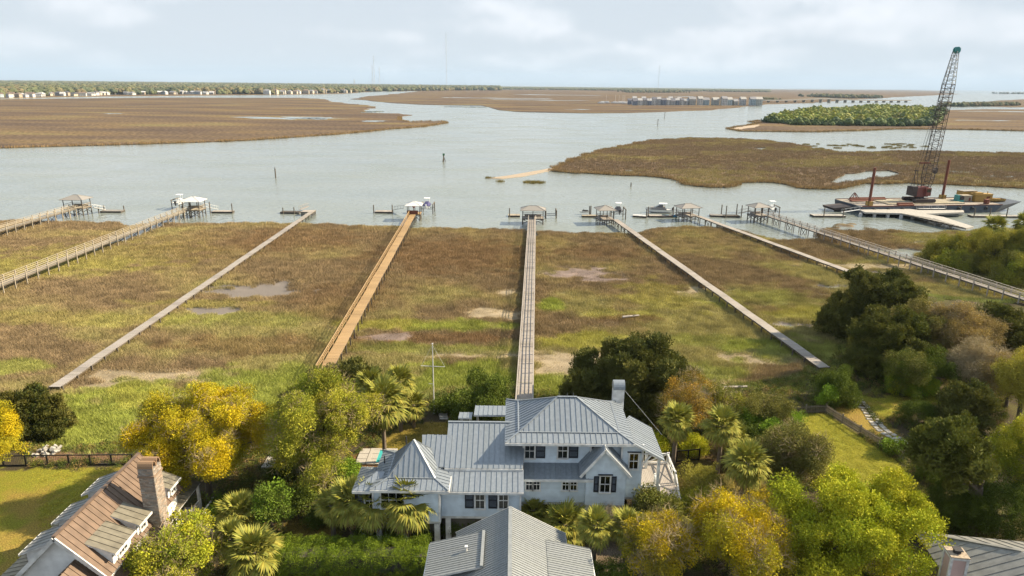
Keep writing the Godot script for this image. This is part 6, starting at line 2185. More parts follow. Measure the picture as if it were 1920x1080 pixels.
func tree(called: String, label: String, x: float, z: float, h: float, rx: float, kind: String, cols: Array, o := {}) -> Node3D:
	var g := gh(x, z) if z > Z0 else 0.4
	var t := thing(called, label, o.get("category", "tree"), Vector3(x, g, z), 0.0, o.get("group", ""))
	var ry: float = minf(h * o.get("tall", 0.42), rx * 1.25)
	var c: Vector3 = Vector3(x, g + h - ry * 0.98, z) + o.get("shift", Vector3.ZERO)
	var lobes := lobes_of(c, rx, ry, o.get("lobes", 18), o.get("size", 0.37))
	if o.get("skirt", false):   # foliage down to the ground
		for i in 7:
			var a := TAU * i / 7 + rng.randf()
			lobes.append([Vector3(x + cos(a) * rx * 0.55, g + rx * 0.35, z + sin(a) * rx * 0.55), rx * 0.42])
	leaves(t, "crown", lobes, kind, cols, o.get("density", 2.6), o.get("scale", 1.0), o.get("open", 0.3))
	part("trunk", trunk_mesh(h, o.get("trunk", clampf(h * 0.026, 0.08, 0.3)), lobes, Vector3(x, g, z), o.get("lean", Vector3.ZERO)), M.bark, t)
	if o.get("twigs", 0.0) > 0.0:
		leaves(t, "twigs", lobes, "twig", [Color(0.26, 0.20, 0.13), Color(0.34, 0.27, 0.17)], o.twigs, 1.2, 0.0)
	return t


func bush(label: String, x: float, z: float, h: float, rx: float, kind: String, cols: Array, o := {}) -> Node3D:
	var g := gh(x, z)
	var t := thing(o.get("called", "shrub"), label, "shrub", Vector3(x, g, z), 0.0, o.get("group", ""))
	var lobes := [[Vector3(x, g + h * 0.45, z), minf(rx, h * 0.6)]]
	for i in o.get("lobes", 7):
		var a := rng.randf() * TAU
		var k := rng.randf_range(0.3, 0.75)
		lobes.append([Vector3(x + cos(a) * rx * k, g + h * rng.randf_range(0.25, 0.72), z + sin(a) * rx * k), rx * rng.randf_range(0.3, 0.45)])
	leaves(t, "foliage", lobes, kind, cols, o.get("density", 3.2), o.get("scale", 0.8), o.get("open", 0.0))
	var b := MB.new()
	for i in 5:
		b.path([Vector3(rng.randf_range(-0.1, 0.1), -0.1, rng.randf_range(-0.1, 0.1)), lobes[i % lobes.size()][0] - Vector3(x, g, z)], 0.05, 0.02, 5)
	part("stem", b.done(), M.bark, t)
	return t


func frond_mesh(droop: float, l: float, dead: bool, seed_: int) -> ArrayMesh:   # fan leaf: stalk along +z, then a pleated fan of narrow fingers
	var r := RandomNumberGenerator.new()
	r.seed = seed_
	var b := MB.new()
	var g := Color(0.33, 0.235, 0.125) if dead else Color(0.235, 0.235, 0.05)
	b.tint = g * 1.3
	b.bar(Vector3.ZERO, Vector3(0, 0.05, l * 0.5), 0.035, 0.02)
	b.bar(Vector3(0, 0.05, l * 0.5), Vector3(0, -0.05 * droop, l * 0.72), 0.03, 0.015)
	var c := Vector3(0, 0, l * 0.55)
	var n := 26
	for i in n:
		var a := lerpf(-2.0, 2.0, (i + 0.5) / n)
		var k := r.randf_range(0.75, 1.2)
		b.tint = Color(g.r * k * r.randf_range(0.9, 1.15), g.g * k, g.b * k * r.randf_range(0.8, 1.2))
		var d := Vector3(sin(a), 0.28 * absf(sin(a)) + 0.05, cos(a)).normalized()
		var s := Vector3(cos(a), 0.2 * (1 if i % 2 else -1), -sin(a)).normalized() * 0.045
		var len := l * (0.78 - 0.22 * absf(a) / 2.0) * r.randf_range(0.9, 1.08)
		var m := c + d * len * 0.6 - Vector3(0, droop * 0.08 * len, 0)
		var e := c + d * len - Vector3(0, droop * r.randf_range(0.22, 0.5) * len, 0)
		b.tri(c, m + s, m - s)
		b.tri(m + s, e, m - s)
	return b.done()


func palm(label: String, x: float, z: float, h: float, rx: float, o := {}) -> Node3D:
	if not clumps.has("frond0"):
		for i in 3:
			clumps["frond%d" % i] = frond_mesh(0.7 + 0.5 * i, 1.0, false, 50 + i)
		clumps.dead = frond_mesh(1.6, 1.0, true, 60)
	var g := gh(x, z)
	var t := thing(o.get("called", "palm_tree"), label, "palm", Vector3(x, g, z), 0.0, o.get("group", "palms around the houses"))
	var top := Vector3(o.get("lean", 0.0), maxf(h - rx * 0.65, 0.15), 0)
	if h > rx * 1.0:
		var b := MB.new()
		var pts := []
		for i in 7:
			var k := i / 6.0
			pts.append(Vector3(top.x * k * k, -0.2 + (top.y + 0.25) * k, 0))
		b.path(pts, 0.21, 0.17, 9)
		for i in int(top.y / 0.11):   # boots of old stalks
			var k := i * 0.11 / top.y
			var a := i * 2.4
			var p := Vector3(top.x * k * k, i * 0.11, 0) + Vector3(cos(a), 0, sin(a)) * 0.17
			b.tint = Color(1, 1, 1) * rng.randf_range(0.6, 1.3)
			if k > 0.55 or rng.randf() < 0.25:
				b.bar(p, p + Vector3(cos(a) * 0.12, 0.2, sin(a) * 0.12), 0.07, 0.04)
		part("trunk", b.done(), M.palm_bark, t)
	var n: int = o.get("fronds", 30)
	var nd: int = o.get("dead", 5)
	for i in n + nd:
		var is_dead := i >= n
		var a := i * 2.39996 + rng.randf_range(-0.2, 0.2)
		var k := float(i) / n
		var pitch := lerpf(1.35, -0.75, pow(k, 0.8)) + rng.randf_range(-0.15, 0.15)
		if is_dead:
			pitch = rng.randf_range(-1.45, -1.0)
		var m: Mesh = clumps.dead if is_dead else clumps["frond%d" % mini(2, int(k * 3))]
		var bs := Basis(Vector3.UP, a) * Basis(Vector3.RIGHT, -pitch) * Basis(Vector3.BACK, rng.randf_range(-0.4, 0.4))
		var s: float = rx * rng.randf_range(0.72, 0.92)
		part("dead_frond" if is_dead else "frond", m, M.leaf, t, Transform3D(bs.scaled(Vector3.ONE * s), top + Vector3(0, 0.05 - k * 0.25, 0)))
	return t


func hedge(label: String, a: Vector2, b: Vector2, wide: float, h: float, cols: Array) -> void:
	var m := (a + b) / 2
	var g := gh(m.x, m.y)
	var t := thing("hedge", label, "hedge", Vector3(m.x, g, m.y), 0.0)
	var where := []
	var tints := []
	var d := (b - a).normalized()
	var s := Vector2(-d.y, d.x)
	var l := a.distance_to(b)
	for i in int(l * (wide + 2.0 * h) * 13.0):
		var u := rng.randf_range(-l / 2, l / 2)
		var v := rng.randf_range(-1.0, 1.0)
		var y := h
		if rng.randf() < 2.0 * h / (wide + 2.0 * h):
			v = 1.0 if rng.randf() < 0.5 else -1.0
			y = rng.randf() * h
		var bump := 0.22 * n_fine.get_noise_2d(u * 1.6 + m.x * 3, v * 3 + y * 1.6) + 0.12 * n_mid.get_noise_2d(u * 4.0, v * 9.0)
		var q := d * u + s * (v * wide / 2 * (1.0 + bump * 0.6))
		where.append(Transform3D(Basis.from_euler(Vector3(rng.randf(), rng.randf() * TAU, rng.randf())).scaled(Vector3.ONE * rng.randf_range(0.4, 0.7)), Vector3(q.x, y + bump * 1.4 - 0.1, q.y)))
		tints.append(mix(cols))
	copies("foliage", clumps.small, M.leaf, t, where, tints, "stuff")
	var st := MB.new()
	for i in int(l / 0.8):
		var q := d * (-l / 2 + 0.4 + i * 0.8)
		st.tube(Vector3(q.x, -0.1, q.y), Vector3(q.x + rng.randf_range(-0.2, 0.2), h * 0.8, q.y), 0.05, 0.02, 5)
		st.box(Vector3(q.x, h * 0.42, q.y), Vector3(0.86, h * 0.7, wide * 0.5), Basis(Vector3.UP, -d.angle()))
	part("stem", st.done(), M.dark_wood, t)


func make_plants() -> void:
	make_clumps()
	var yellow := [Color(0.47, 0.345, 0.012), Color(0.53, 0.40, 0.015), Color(0.40, 0.34, 0.02), Color(0.33, 0.32, 0.03)]
	var lime := [Color(0.33, 0.365, 0.025), Color(0.40, 0.40, 0.03), Color(0.26, 0.31, 0.025), Color(0.46, 0.42, 0.03)]
	var ygreen := [Color(0.30, 0.30, 0.035), Color(0.24, 0.26, 0.035), Color(0.37, 0.34, 0.04), Color(0.20, 0.25, 0.03)]
	var cedar := [Color(0.135, 0.14, 0.04), Color(0.165, 0.16, 0.045), Color(0.11, 0.12, 0.036)]
	var oak := [Color(0.11, 0.125, 0.03), Color(0.13, 0.145, 0.035), Color(0.16, 0.165, 0.04)]
	var olive := [Color(0.185, 0.18, 0.05), Color(0.22, 0.205, 0.055), Color(0.155, 0.155, 0.045)]
	var dun := [Color(0.34, 0.26, 0.10), Color(0.28, 0.22, 0.09), Color(0.38, 0.28, 0.10)]
	var rusty := [Color(0.42, 0.24, 0.03), Color(0.33, 0.24, 0.05), Color(0.22, 0.2, 0.05)]
	var fresh := [Color(0.17, 0.27, 0.03), Color(0.21, 0.31, 0.035), Color(0.14, 0.22, 0.03)]
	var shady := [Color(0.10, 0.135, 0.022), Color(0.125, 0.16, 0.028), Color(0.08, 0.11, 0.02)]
	# near trees
	tree("yellow_tree", "large round golden yellow tree beside the brown roofed house", -25.97, -51.37, 10.47, 6.56, "small", yellow, {"lobes": 30, "size": 0.3, "density": 3.8, "open": 0.26, "twigs": 0.25})
	tree("leafy_tree", "yellow green loose crowned tree between the golden tree and the palms", -16.43, -52.35, 10.94, 5.26, "small", ygreen, {"lobes": 30, "size": 0.29, "density": 3.4, "open": 0.42, "twigs": 0.25})
	tree("yellow_tree", "golden yellow tree beside the black fence and rubble pile", -46.31, -53.13, 7.71, 3.42, "small", yellow, {"lobes": 18, "density": 3.2})
	tree("cedar_tree", "dark olive cedar at the foot of the low grey dock", -49.34, -62.44, 5.54, 3.6, "needle", [Color(0.09, 0.09, 0.022), Color(0.12, 0.11, 0.025), Color(0.06, 0.075, 0.02)], {"lobes": 16, "density": 2.2, "skirt": true})
	tree("cedar_tree", "dark cedar at the foot of the orange dock", -19.21, -70.88, 5.5, 4.62, "needle", cedar, {"lobes": 16, "density": 2.2, "skirt": true})
	tree("wax_myrtle", "dense round dark green tree beside the straight dock foot", -2.96, -65.16, 6.43, 3.62, "leaf", shady, {"lobes": 18, "density": 2.8, "skirt": true, "scale": 0.8})
	tree("cedar_tree", "tallest dark cedar behind the white chimney", 13.9, -69.51, 8.54, 4.67, "needle", cedar, {"lobes": 22, "density": 2.2, "skirt": true})
	tree("cedar_tree", "dark cedar spreading towards the straight dock", 9.34, -70.47, 6.24, 3.63, "needle", cedar, {"lobes": 14, "density": 2.2, "skirt": true})
	tree("cedar_tree", "dark cedar leaning over the bird boxes", 17.74, -70.13, 6.85, 3.01, "needle", cedar, {"lobes": 14, "density": 2.2, "skirt": true})
	tree("round_tree", "dense grey olive tree on a leaning trunk by the fenced lawn", 23.26, -52.26, 7.28, 3.28, "small", olive, {"lobes": 22, "density": 3.2, "shift": Vector3(1.4, -0.2, 0), "lean": Vector3(0.35, 0, 0), "twigs": 0.2, "open": 0.3})
	tree("thin_tree", "sparse orange brown tree behind the porch palms", 18.04, -63.1, 7.04, 3.08, "small", rusty, {"lobes": 14, "density": 1.7, "open": 0.4, "twigs": 0.4})
	tree("thin_tree", "sparse olive brown tree beside the orange brown one", 21.81, -64.76, 5.27, 2.7, "small", ygreen + olive, {"lobes": 12, "density": 1.7, "open": 0.35, "twigs": 0.4})
	tree("young_tree", "small bright green tree between the palms and dark evergreens", 24.67, -64.02, 2.88, 1.67, "leaf", fresh, {"lobes": 9, "density": 2.8})
	tree("young_tree", "bright green tree against the weathered picket fence corner", 25.88, -60.28, 3.4, 2.01, "leaf", fresh, {"lobes": 9, "density": 2.4})
	tree("evergreen_tree", "dark olive evergreen behind the picket fence corner", 26.62, -63.72, 4.85, 2.55, "small", olive, {"lobes": 14, "density": 3.0, "skirt": true})
	tree("young_tree", "small light green tree in front of a dark bush by the stone path", 35.42, -69.48, 3.25, 1.32, "leaf", fresh, {"lobes": 8, "density": 2.6})
	tree("evergreen_tree", "dark bush tree at the foot of the bare plank dock", 37.36, -71.8, 4.32, 2.71, "small", shady, {"lobes": 13, "density": 3.0, "skirt": true})
	tree("maple_tree", "large lime green tree in front of the fenced lawn", 24.41, -41.72, 8.82, 6.16, "leaf", lime, {"lobes": 34, "size": 0.29, "density": 3.4, "open": 0.36, "scale": 0.8, "tall": 0.5})
	tree("yellow_tree", "broad amber yellow tree in front of the shell drive palms", 16.31, -41.38, 6.91, 4.57, "small", yellow, {"lobes": 24, "density": 3.2, "twigs": 0.4})
	tree("yellow_tree", "low amber tree crown beside the outbuilding drive", 11.03, -41.52, 5.59, 3.11, "small", yellow + [Color(0.22, 0.2, 0.04)], {"lobes": 16, "density": 3.0, "twigs": 0.4})
	tree("live_oak", "tall dark tree with a long bare trunk behind the grey roof", 37.81, -47.88, 10.13, 3.49, "needle", oak, {"lobes": 20, "size": 0.3, "density": 1.8, "open": 0.25, "tall": 0.3, "trunk": 0.34, "shift": Vector3(-2.6, 0, -0.5)})
	tree("cedar_tree", "dark cedar behind the long trunked tree by the stone path", 47.47, -64.85, 5.87, 2.82, "needle", cedar, {"lobes": 14, "density": 2.0, "skirt": true})
	tree("leafy_tree", "yellow green loose tree over the dark hedge by the grey roof", 42.88, -50.28, 9.89, 3.27, "small", lime + ygreen, {"lobes": 26, "size": 0.33, "density": 2.4, "open": 0.2, "twigs": 0.2})
	tree("leafy_tree", "sunlit tan yellow tree at the edge of the cedars", 54.48, -66.41, 8.62, 3.56, "small", [Color(0.42, 0.36, 0.06), Color(0.35, 0.32, 0.06)], {"lobes": 16, "density": 2.2, "open": 0.2})
	tree("leafy_tree", "bright green tree at the porch side of the brown roofed house", -22.99, -40.04, 5.72, 4.23, "leaf", ygreen + lime, {"lobes": 22, "density": 2.4, "open": 0.2, "scale": 0.8, "twigs": 0.3})
	tree("leafy_tree", "slender green tree beside the feathery palmettos", -18.79, -46.27, 5.08, 1.95, "leaf", fresh + shady, {"lobes": 14, "density": 2.6, "scale": 0.8})
	# hummock of cedars by the marsh
	for q in [[52.47, -92.35, 10.45, 6.47, "tallest dark cedar of the marsh hummock", "needle", cedar], [49.28, -95.98, 5.51, 3.99, "dark cedar at the marsh tip of the hummock", "needle", cedar], [47.45, -80.48, 8.81, 4.9, "dark green cedar in front on the hummock", "needle", cedar + oak],
			[53.41, -82.97, 8.52, 5.18, "brownish half bare tree in the middle of the hummock", "small", dun + olive], [57, -81.11, 9.2, 4.66, "pale twiggy tree on the hummock", "small", dun], [64.56, -86.31, 7.6, 3.91, "dark cedar behind the pale twiggy tree", "needle", cedar],
			[65.38, -81.32, 6.97, 3.85, "dark cedar by the thin railed dock foot", "needle", cedar], [54.32, -74.25, 6.76, 3.68, "grey bare tree in front of the hummock", "twig", [Color(0.42, 0.34, 0.21), Color(0.34, 0.28, 0.18)]], [56.58, -71.09, 6.54, 3.66, "tan half leafed tree in front of the hummock", "small", dun],
			[50.57, -75.4, 5.5, 3.21, "shady evergreen under the pale trees", "small", shady], [46.19, -73.83, 5.75, 2.78, "low dark evergreen below the half bare tree", "small", shady + olive]]:
		tree("hummock_tree", q[4], q[0], q[1], q[2], q[3], q[5], q[6], {"lobes": 18, "density": 2.2 if q[5] != "twig" else 3.0, "skirt": q[5] == "needle", "twigs": 0.5 if q[6] == dun else 0.0, "open": 0.32, "group": "trees on the marsh hummock"})
	for q in [[92.43, -143.46, 5.17, 3.92, "yellow green shrub tree next to the wharf walkway"], [94.32, -138.63, 7.26, 4.69, "broad yellow green shrub tree beside the wharf"], [96.07, -132.42, 9.12, 4.92, "tall yellow green shrub tree with a palm behind"], [100.57, -129.43, 9.36, 4.82, "yellow green shrub tree beyond the thin railed dock"], [89.9, -134.18, 4.66, 3.9, "low dull green shrub tree facing the thin railed dock"], [95.18, -125.46, 6.26, 4.28, "low green shrub tree facing the thin railed dock end"]]:
		tree("shrub_tree", q[4], q[0], q[1], q[2], q[3], "small", [Color(0.34, 0.30, 0.05), Color(0.27, 0.26, 0.05), Color(0.2, 0.21, 0.045)] if q[4].begins_with("low") == false else olive + ygreen, {"lobes": 15, "density": 1.6, "skirt": true, "scale": 1.3, "group": "shrub trees by the wharf"})
	# palms
	palm("tall palm with a full green crown beside the rear lawn", -11.96, -57.74, 8.01, 2.55, {"fronds": 36, "dead": 6})
	palm("slim palm behind the tall one near the white mast", -11.43, -64.05, 6.88, 2.01, {"dead": 9})
	palm("low palm fronds beside the slim palm", -14.5, -64.91, 5.99, 1.92, {"dead": 3})
	palm("low palm crown at the fence near the white mast", -10.2, -64.77, 3.7, 1.69, {"dead": 4})
	palm("tall thin palm behind the side porch steps", 15.61, -57.9, 5.85, 1.84, {"dead": 6})
	palm("palm with a silvery double crown beside the sparse trees", 19.45, -56.48, 6.18, 1.9, {"dead": 7})
	palm("palm with drooping fronds next to the silvery crowned one", 21.27, -58.01, 3.75, 1.84, {"dead": 8})
	palm("single palm with a dark stem standing on the side lawn", 19.32, -49.87, 6.37, 2.07, {"dead": 4, "lean": 0.25})
	palm("spreading palm in front of the pyramid roofed pavilion window", -7.84, -45.66, 5.46, 2.35, {"fronds": 34, "dead": 12})
	palm("shaggy palm with hanging dry fronds at the pavilion corner", -10.57, -45.88, 5.01, 2.02, {"dead": 16})
	palm("shaggy palm with dry fronds beside the annex", -12.42, -46.24, 4.85, 1.95, {"dead": 16})
	palm("drooping palm at the end of the hedge by the brown fence", -14.01, -46.48, 3.91, 1.45, {"dead": 8})
	palm("small palm under the long wing windows", -2.19, -47.91, 1.41, 1.31, {"dead": 1})
	palm("bushy palm behind the outbuilding ridge", 1.95, -47.84, 2.71, 1.48, {"dead": 3})
	palm("bushy palm between the outbuilding and the carport", 4.36, -46.12, 2.93, 1.95, {"dead": 6})
	palm("bright palm at the outbuilding corner", 6.31, -43.16, 4.69, 1.52, {"dead": 3})
	palm("bright palm on a stout trunk beside the shell drive", 8.78, -43.56, 4.3, 1.62, {"dead": 4})
	palm("low palm below the side porch steps", 12.62, -46.79, 2.72, 1.97, {"dead": 3})
	palm("low palm beside the leafy shrub at the bay", 10.57, -46.09, 2.35, 1.52, {"dead": 4})
	for q in [[-21.07, -45.9, 3.74, 1.85, "feathery yellow palmetto next to the golden tree"], [-18.23, -41.41, 3.82, 2.02, "feathery yellow palmetto at the hedge end"], [-20.26, -42.23, 3.91, 1.42, "feathery palmetto between the bright tree and hedge"]]:
		palm(q[4], q[0], q[1], q[2], q[3], {"called": "palmetto", "fronds": 40, "dead": 4, "group": "palmettos by the hedge"})
	for q in [[102.94, -143.52, 8.63, 3, "palm rising behind the yellow green shrub trees"], [109.81, -144.75, 8.93, 2.33, "thin palm rising beside the creek behind the shrub trees"]]:
		palm(q[4], q[0], q[1], q[2], q[3], {"group": "palms by the wharf"})
	# shrubs
	hedge("long clipped green hedge below the shaggy palms", Vector2(-17.2, -42.6), Vector2(-5.9, -42.8), 2.3, 2.1, [Color(0.15, 0.215, 0.02), Color(0.19, 0.25, 0.025), Color(0.115, 0.165, 0.02)])
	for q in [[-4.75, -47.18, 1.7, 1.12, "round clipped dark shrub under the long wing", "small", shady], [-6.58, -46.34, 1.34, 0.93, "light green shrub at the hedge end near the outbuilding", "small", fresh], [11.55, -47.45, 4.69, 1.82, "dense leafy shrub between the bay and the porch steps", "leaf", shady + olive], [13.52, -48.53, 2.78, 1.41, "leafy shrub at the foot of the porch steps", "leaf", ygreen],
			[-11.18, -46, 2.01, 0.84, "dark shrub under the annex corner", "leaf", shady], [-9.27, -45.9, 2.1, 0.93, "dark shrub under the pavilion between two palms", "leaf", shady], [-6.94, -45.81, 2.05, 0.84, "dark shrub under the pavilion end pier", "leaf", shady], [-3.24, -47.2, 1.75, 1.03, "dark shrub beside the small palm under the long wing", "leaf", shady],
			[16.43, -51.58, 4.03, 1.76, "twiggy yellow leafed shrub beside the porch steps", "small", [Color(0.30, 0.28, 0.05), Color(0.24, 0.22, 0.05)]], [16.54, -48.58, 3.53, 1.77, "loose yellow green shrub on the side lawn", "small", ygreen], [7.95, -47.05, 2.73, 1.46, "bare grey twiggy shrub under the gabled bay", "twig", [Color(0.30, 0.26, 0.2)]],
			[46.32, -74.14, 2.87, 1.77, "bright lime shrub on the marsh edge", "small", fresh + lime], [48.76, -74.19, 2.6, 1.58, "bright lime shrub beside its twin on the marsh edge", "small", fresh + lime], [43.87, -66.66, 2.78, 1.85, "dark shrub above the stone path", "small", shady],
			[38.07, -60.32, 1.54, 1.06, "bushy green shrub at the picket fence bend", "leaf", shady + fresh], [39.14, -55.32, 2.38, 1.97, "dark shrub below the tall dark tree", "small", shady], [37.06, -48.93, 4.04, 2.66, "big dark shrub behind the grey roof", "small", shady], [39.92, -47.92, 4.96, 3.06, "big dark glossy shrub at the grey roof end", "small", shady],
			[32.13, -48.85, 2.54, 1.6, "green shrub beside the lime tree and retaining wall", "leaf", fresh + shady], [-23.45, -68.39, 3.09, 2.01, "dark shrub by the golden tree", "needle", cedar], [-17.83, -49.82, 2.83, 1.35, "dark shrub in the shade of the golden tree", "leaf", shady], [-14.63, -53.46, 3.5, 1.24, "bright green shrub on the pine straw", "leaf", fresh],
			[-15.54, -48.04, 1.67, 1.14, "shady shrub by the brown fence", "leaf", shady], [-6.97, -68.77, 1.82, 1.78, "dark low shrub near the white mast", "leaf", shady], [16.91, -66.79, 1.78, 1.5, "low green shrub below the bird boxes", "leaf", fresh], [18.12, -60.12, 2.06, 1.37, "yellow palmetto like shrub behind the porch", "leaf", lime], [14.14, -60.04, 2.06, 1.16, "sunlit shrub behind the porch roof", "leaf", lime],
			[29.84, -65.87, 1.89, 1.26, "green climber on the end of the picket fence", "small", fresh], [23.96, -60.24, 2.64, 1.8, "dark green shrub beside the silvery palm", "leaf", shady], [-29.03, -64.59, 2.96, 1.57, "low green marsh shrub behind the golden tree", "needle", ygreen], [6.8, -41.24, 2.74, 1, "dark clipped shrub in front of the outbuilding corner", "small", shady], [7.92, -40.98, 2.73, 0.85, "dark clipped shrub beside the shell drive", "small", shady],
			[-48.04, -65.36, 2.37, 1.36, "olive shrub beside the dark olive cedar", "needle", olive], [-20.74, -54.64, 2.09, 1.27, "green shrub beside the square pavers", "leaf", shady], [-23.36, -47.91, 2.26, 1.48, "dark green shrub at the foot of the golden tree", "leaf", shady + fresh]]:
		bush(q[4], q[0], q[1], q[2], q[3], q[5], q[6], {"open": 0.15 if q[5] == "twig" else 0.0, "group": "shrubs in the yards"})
	make_cover()
	make_far_woods()


func make_cover() -> void:   # low growth and fallen leaves over the ground between the beds
	var where := []
	var tints := []
	var turf := []
	var turf_tints := []
	for i in 60000:
		var z := rng.randf_range(-92.0, -36.0)
		var x := rng.randf_range(-0.8, 0.8) * -z
		var f := firm(x, z)
		if f < 0.3 or absf(x) < 13.5 and z > -56.5 and z < -43.0 or absf(x + 28.3) < 6.4 and z > -49.0 or absf(x) < 6 and z > -43.5 or x > 29 and z > -44:
			continue
		var lawn_here := false
		var shade: Color
		for l in near(lawn_grid, x, z):
			if l[3].has_point(Vector2(x, z)) and inside(l[0], x, z):
				lawn_here = true
				shade = l[1].lerp(l[4], rng.randf())
		var p := Vector3(x, gh(x, z), z)
		if lawn_here:
			if shade.r < 0.36:
				turf.append(Transform3D(Basis(Vector3.UP, rng.randf() * TAU).scaled(Vector3(0.9, rng.randf_range(0.08, 0.16), 0.9)), p))
				turf_tints.append(shade * rng.randf_range(0.8, 1.25))
		elif n_mid.get_noise_2d(x * 2.2, z * 2.2) + rng.randf_range(-0.3, 0.3) > -0.12:
			where.append(Transform3D(Basis.from_euler(Vector3(rng.randf(), rng.randf() * TAU, rng.randf())).scaled(Vector3.ONE * rng.randf_range(0.35, 0.8)), p + Vector3(0, 0.12, 0)))
			tints.append(mix([Color(0.11, 0.14, 0.03), Color(0.19, 0.19, 0.04), Color(0.085, 0.11, 0.03), Color(0.24, 0.17, 0.07)]))
	tag(copies("undergrowth", clumps.leaf, M.leaf, self, where, tints, "stuff"), "low green and brown undergrowth between the yards and the marsh", "undergrowth")
	tag(copies("lawn_grass", grass_clump(30, 0.8, 0.42, 0.03, 0.5, 9), M.blade, self, turf, turf_tints, "stuff"), "short yellow green grass of the lawns", "grass")


func make_far_woods() -> void:
	# wooded mainland: one mass of crowns out to the horizon
	var where := []
	var tints := []
	var cols := [Color(0.075, 0.09, 0.04), Color(0.095, 0.105, 0.042), Color(0.13, 0.125, 0.05), Color(0.06, 0.075, 0.038), Color(0.14, 0.115, 0.055)]
	var rim := [Vector2(-0.85, 1350), Vector2(-0.75, 1400), Vector2(-0.6, 1710), Vector2(-0.5, 1900), Vector2(-0.44, 2000), Vector2(-0.34, 2080), Vector2(-0.24, 2500), Vector2(-0.2, 3050), Vector2(-0.05, 4150), Vector2(0, 4300)]
	for i in 52000:
		var k := pow(rng.randf(), 1.9)
		var z := -lerpf(1350.0, 9500.0, k)
		var x := rng.randf_range(-0.84, -0.02) * -z
		# the near edge of the wood bends away to the right
		var edge := along(rim, x / -z)
		if -z < edge * rng.randf_range(1.0, 1.03):
			continue
		var s := rng.randf_range(12.0, 25.0) * lerpf(1.0, 1.6, k)
		where.append(Transform3D(Basis(Vector3.UP, rng.randf() * TAU).scaled(Vector3(s * 1.15, s * 0.95, s * 1.15)), Vector3(x, rng.randf_range(4.5, 10.0), z)))
		tints.append(mix(cols))
	for i in 5000:   # thin far shore beyond the right hand marshes
		var z := -rng.randf_range(5200.0, 9500.0)
		var x := rng.randf_range(-0.05, 0.36) * -z
		where.append(Transform3D(Basis(Vector3.UP, rng.randf() * TAU).scaled(Vector3(26, 13, 26)), Vector3(x, 5, z)))
		tints.append(mix(cols))
	tag(copies("woods", clumps.head, M.far_leaf, self, where, tints, "stuff"), "mass of green woods along the far shore and horizon", "woods")
	# land below the woods
	flat_land("mainland", ragged([Vector2(-1257.99, -999.45), Vector2(-1084.39, -1234.12), Vector2(-987.31, -1357.85), Vector2(-981.14, -1506.69), Vector2(-941.07, -1635.25), Vector2(-804.19, -1894.73), Vector2(-656.23, -2160.17), Vector2(-586.38, -2408.24), Vector2(-617.52, -3115.53), Vector2(-201.67, -4206.37), Vector2(-22.02, -7480.3), Vector2(-2421.28, -9972.17), Vector2(-6940.46, -10718.81), Vector2(-10292.04, -8250.56)], 12.0, 80.0, 51), 0.9, M.far_marsh)
	# spoil island scrub
	where = []
	tints = []
	var isle := PackedVector2Array([Vector2(264.44, -742.98), Vector2(324.96, -881.38), Vector2(405.91, -1019.09), Vector2(548, -1216.56), Vector2(706.18, -1383.87), Vector2(764.67, -1339.64), Vector2(714.57, -1165.56), Vector2(538.23, -886.21), Vector2(421.59, -703.31), Vector2(385.22, -687.75), Vector2(332.71, -687.28), Vector2(280.27, -686.82)])
	var box := Rect2(isle[0], Vector2.ZERO)
	for p in isle:
		box = box.expand(p)
	var n := 0
	while n < 7000:
		var x := rng.randf_range(box.position.x, box.end.x)
		var z := rng.randf_range(box.position.y, box.end.y)
		if not inside(isle, x, z):
			continue
		n += 1
		var front := inside(isle, x, z + 26.0) == false
		var open := n_big.get_noise_2d(x * 0.35, z * 0.35) > 0.12 and not front
		var s := rng.randf_range(2.0, 4.0) if open else rng.randf_range(3.2, 6.5) * (1.6 if rng.randf() < 0.12 else 1.0)
		where.append(Transform3D(Basis(Vector3.UP, rng.randf() * TAU).scaled(Vector3(s, s * 0.9, s)), Vector3(x, s * 0.4, z)))
		tints.append(mix([Color(0.22, 0.20, 0.10), Color(0.26, 0.23, 0.13)] if open else [Color(0.055, 0.085, 0.03), Color(0.09, 0.125, 0.035)] if front else [Color(0.20, 0.225, 0.045), Color(0.15, 0.185, 0.04), Color(0.25, 0.25, 0.055)]))
	var outer := []
	var outer_tints := []
	for i in where.size():
		if i % 2 == 0:
			outer.append(where[i].translated_local(Vector3(0, 0.12, 0)))
			outer_tints.append(tints[i])
	tag(copies("scrub_leaves", clumps.far, M.leaf, self, outer, outer_tints, "stuff"), "loose outer foliage of the scrub island", "woods")
	tag(copies("scrub_woods", clumps.head, M.far_leaf, self, where, tints, "stuff"), "bright green scrub covering the island behind the crane", "woods")
	where = []
	tints = []
	for q in [[Vector2(941.65, -1533.81), Vector2(1188.86, -1703.57), 260, 9.0, 40.0], [Vector2(699.82, -1994.04), Vector2(739.74, -2012.92), 40, 9.0, 60.0], [Vector2(1151.93, -2659.52), Vector2(1383.93, -2849.85), 200, 14.0, 200.0], [Vector2(615.56, -3977.8), Vector2(1019.44, -4365.67), 260, 13.0, 250.0], [Vector2(4257.87, -6197.1), Vector2(5173.42, -6926.2), 140, 14.0, 200.0]]:
		for i in q[2]:
			var p: Vector2 = q[0].lerp(q[1], rng.randf())
			var s: float = q[3] * rng.randf_range(0.7, 1.3)
			where.append(Transform3D(Basis(Vector3.UP, rng.randf() * TAU).scaled(Vector3(s, s * 0.9, s)), Vector3(p.x, s * 0.38, p.y + rng.randf_range(-q[4], q[4]))))
			tints.append(mix(cols))
	tag(copies("distant_woods", clumps.head, M.far_leaf, self, where, tints, "stuff"), "dark tree belts on the distant marsh islands", "woods")


# ---- yard things ---------------------------------------------------------------------------------------------------------

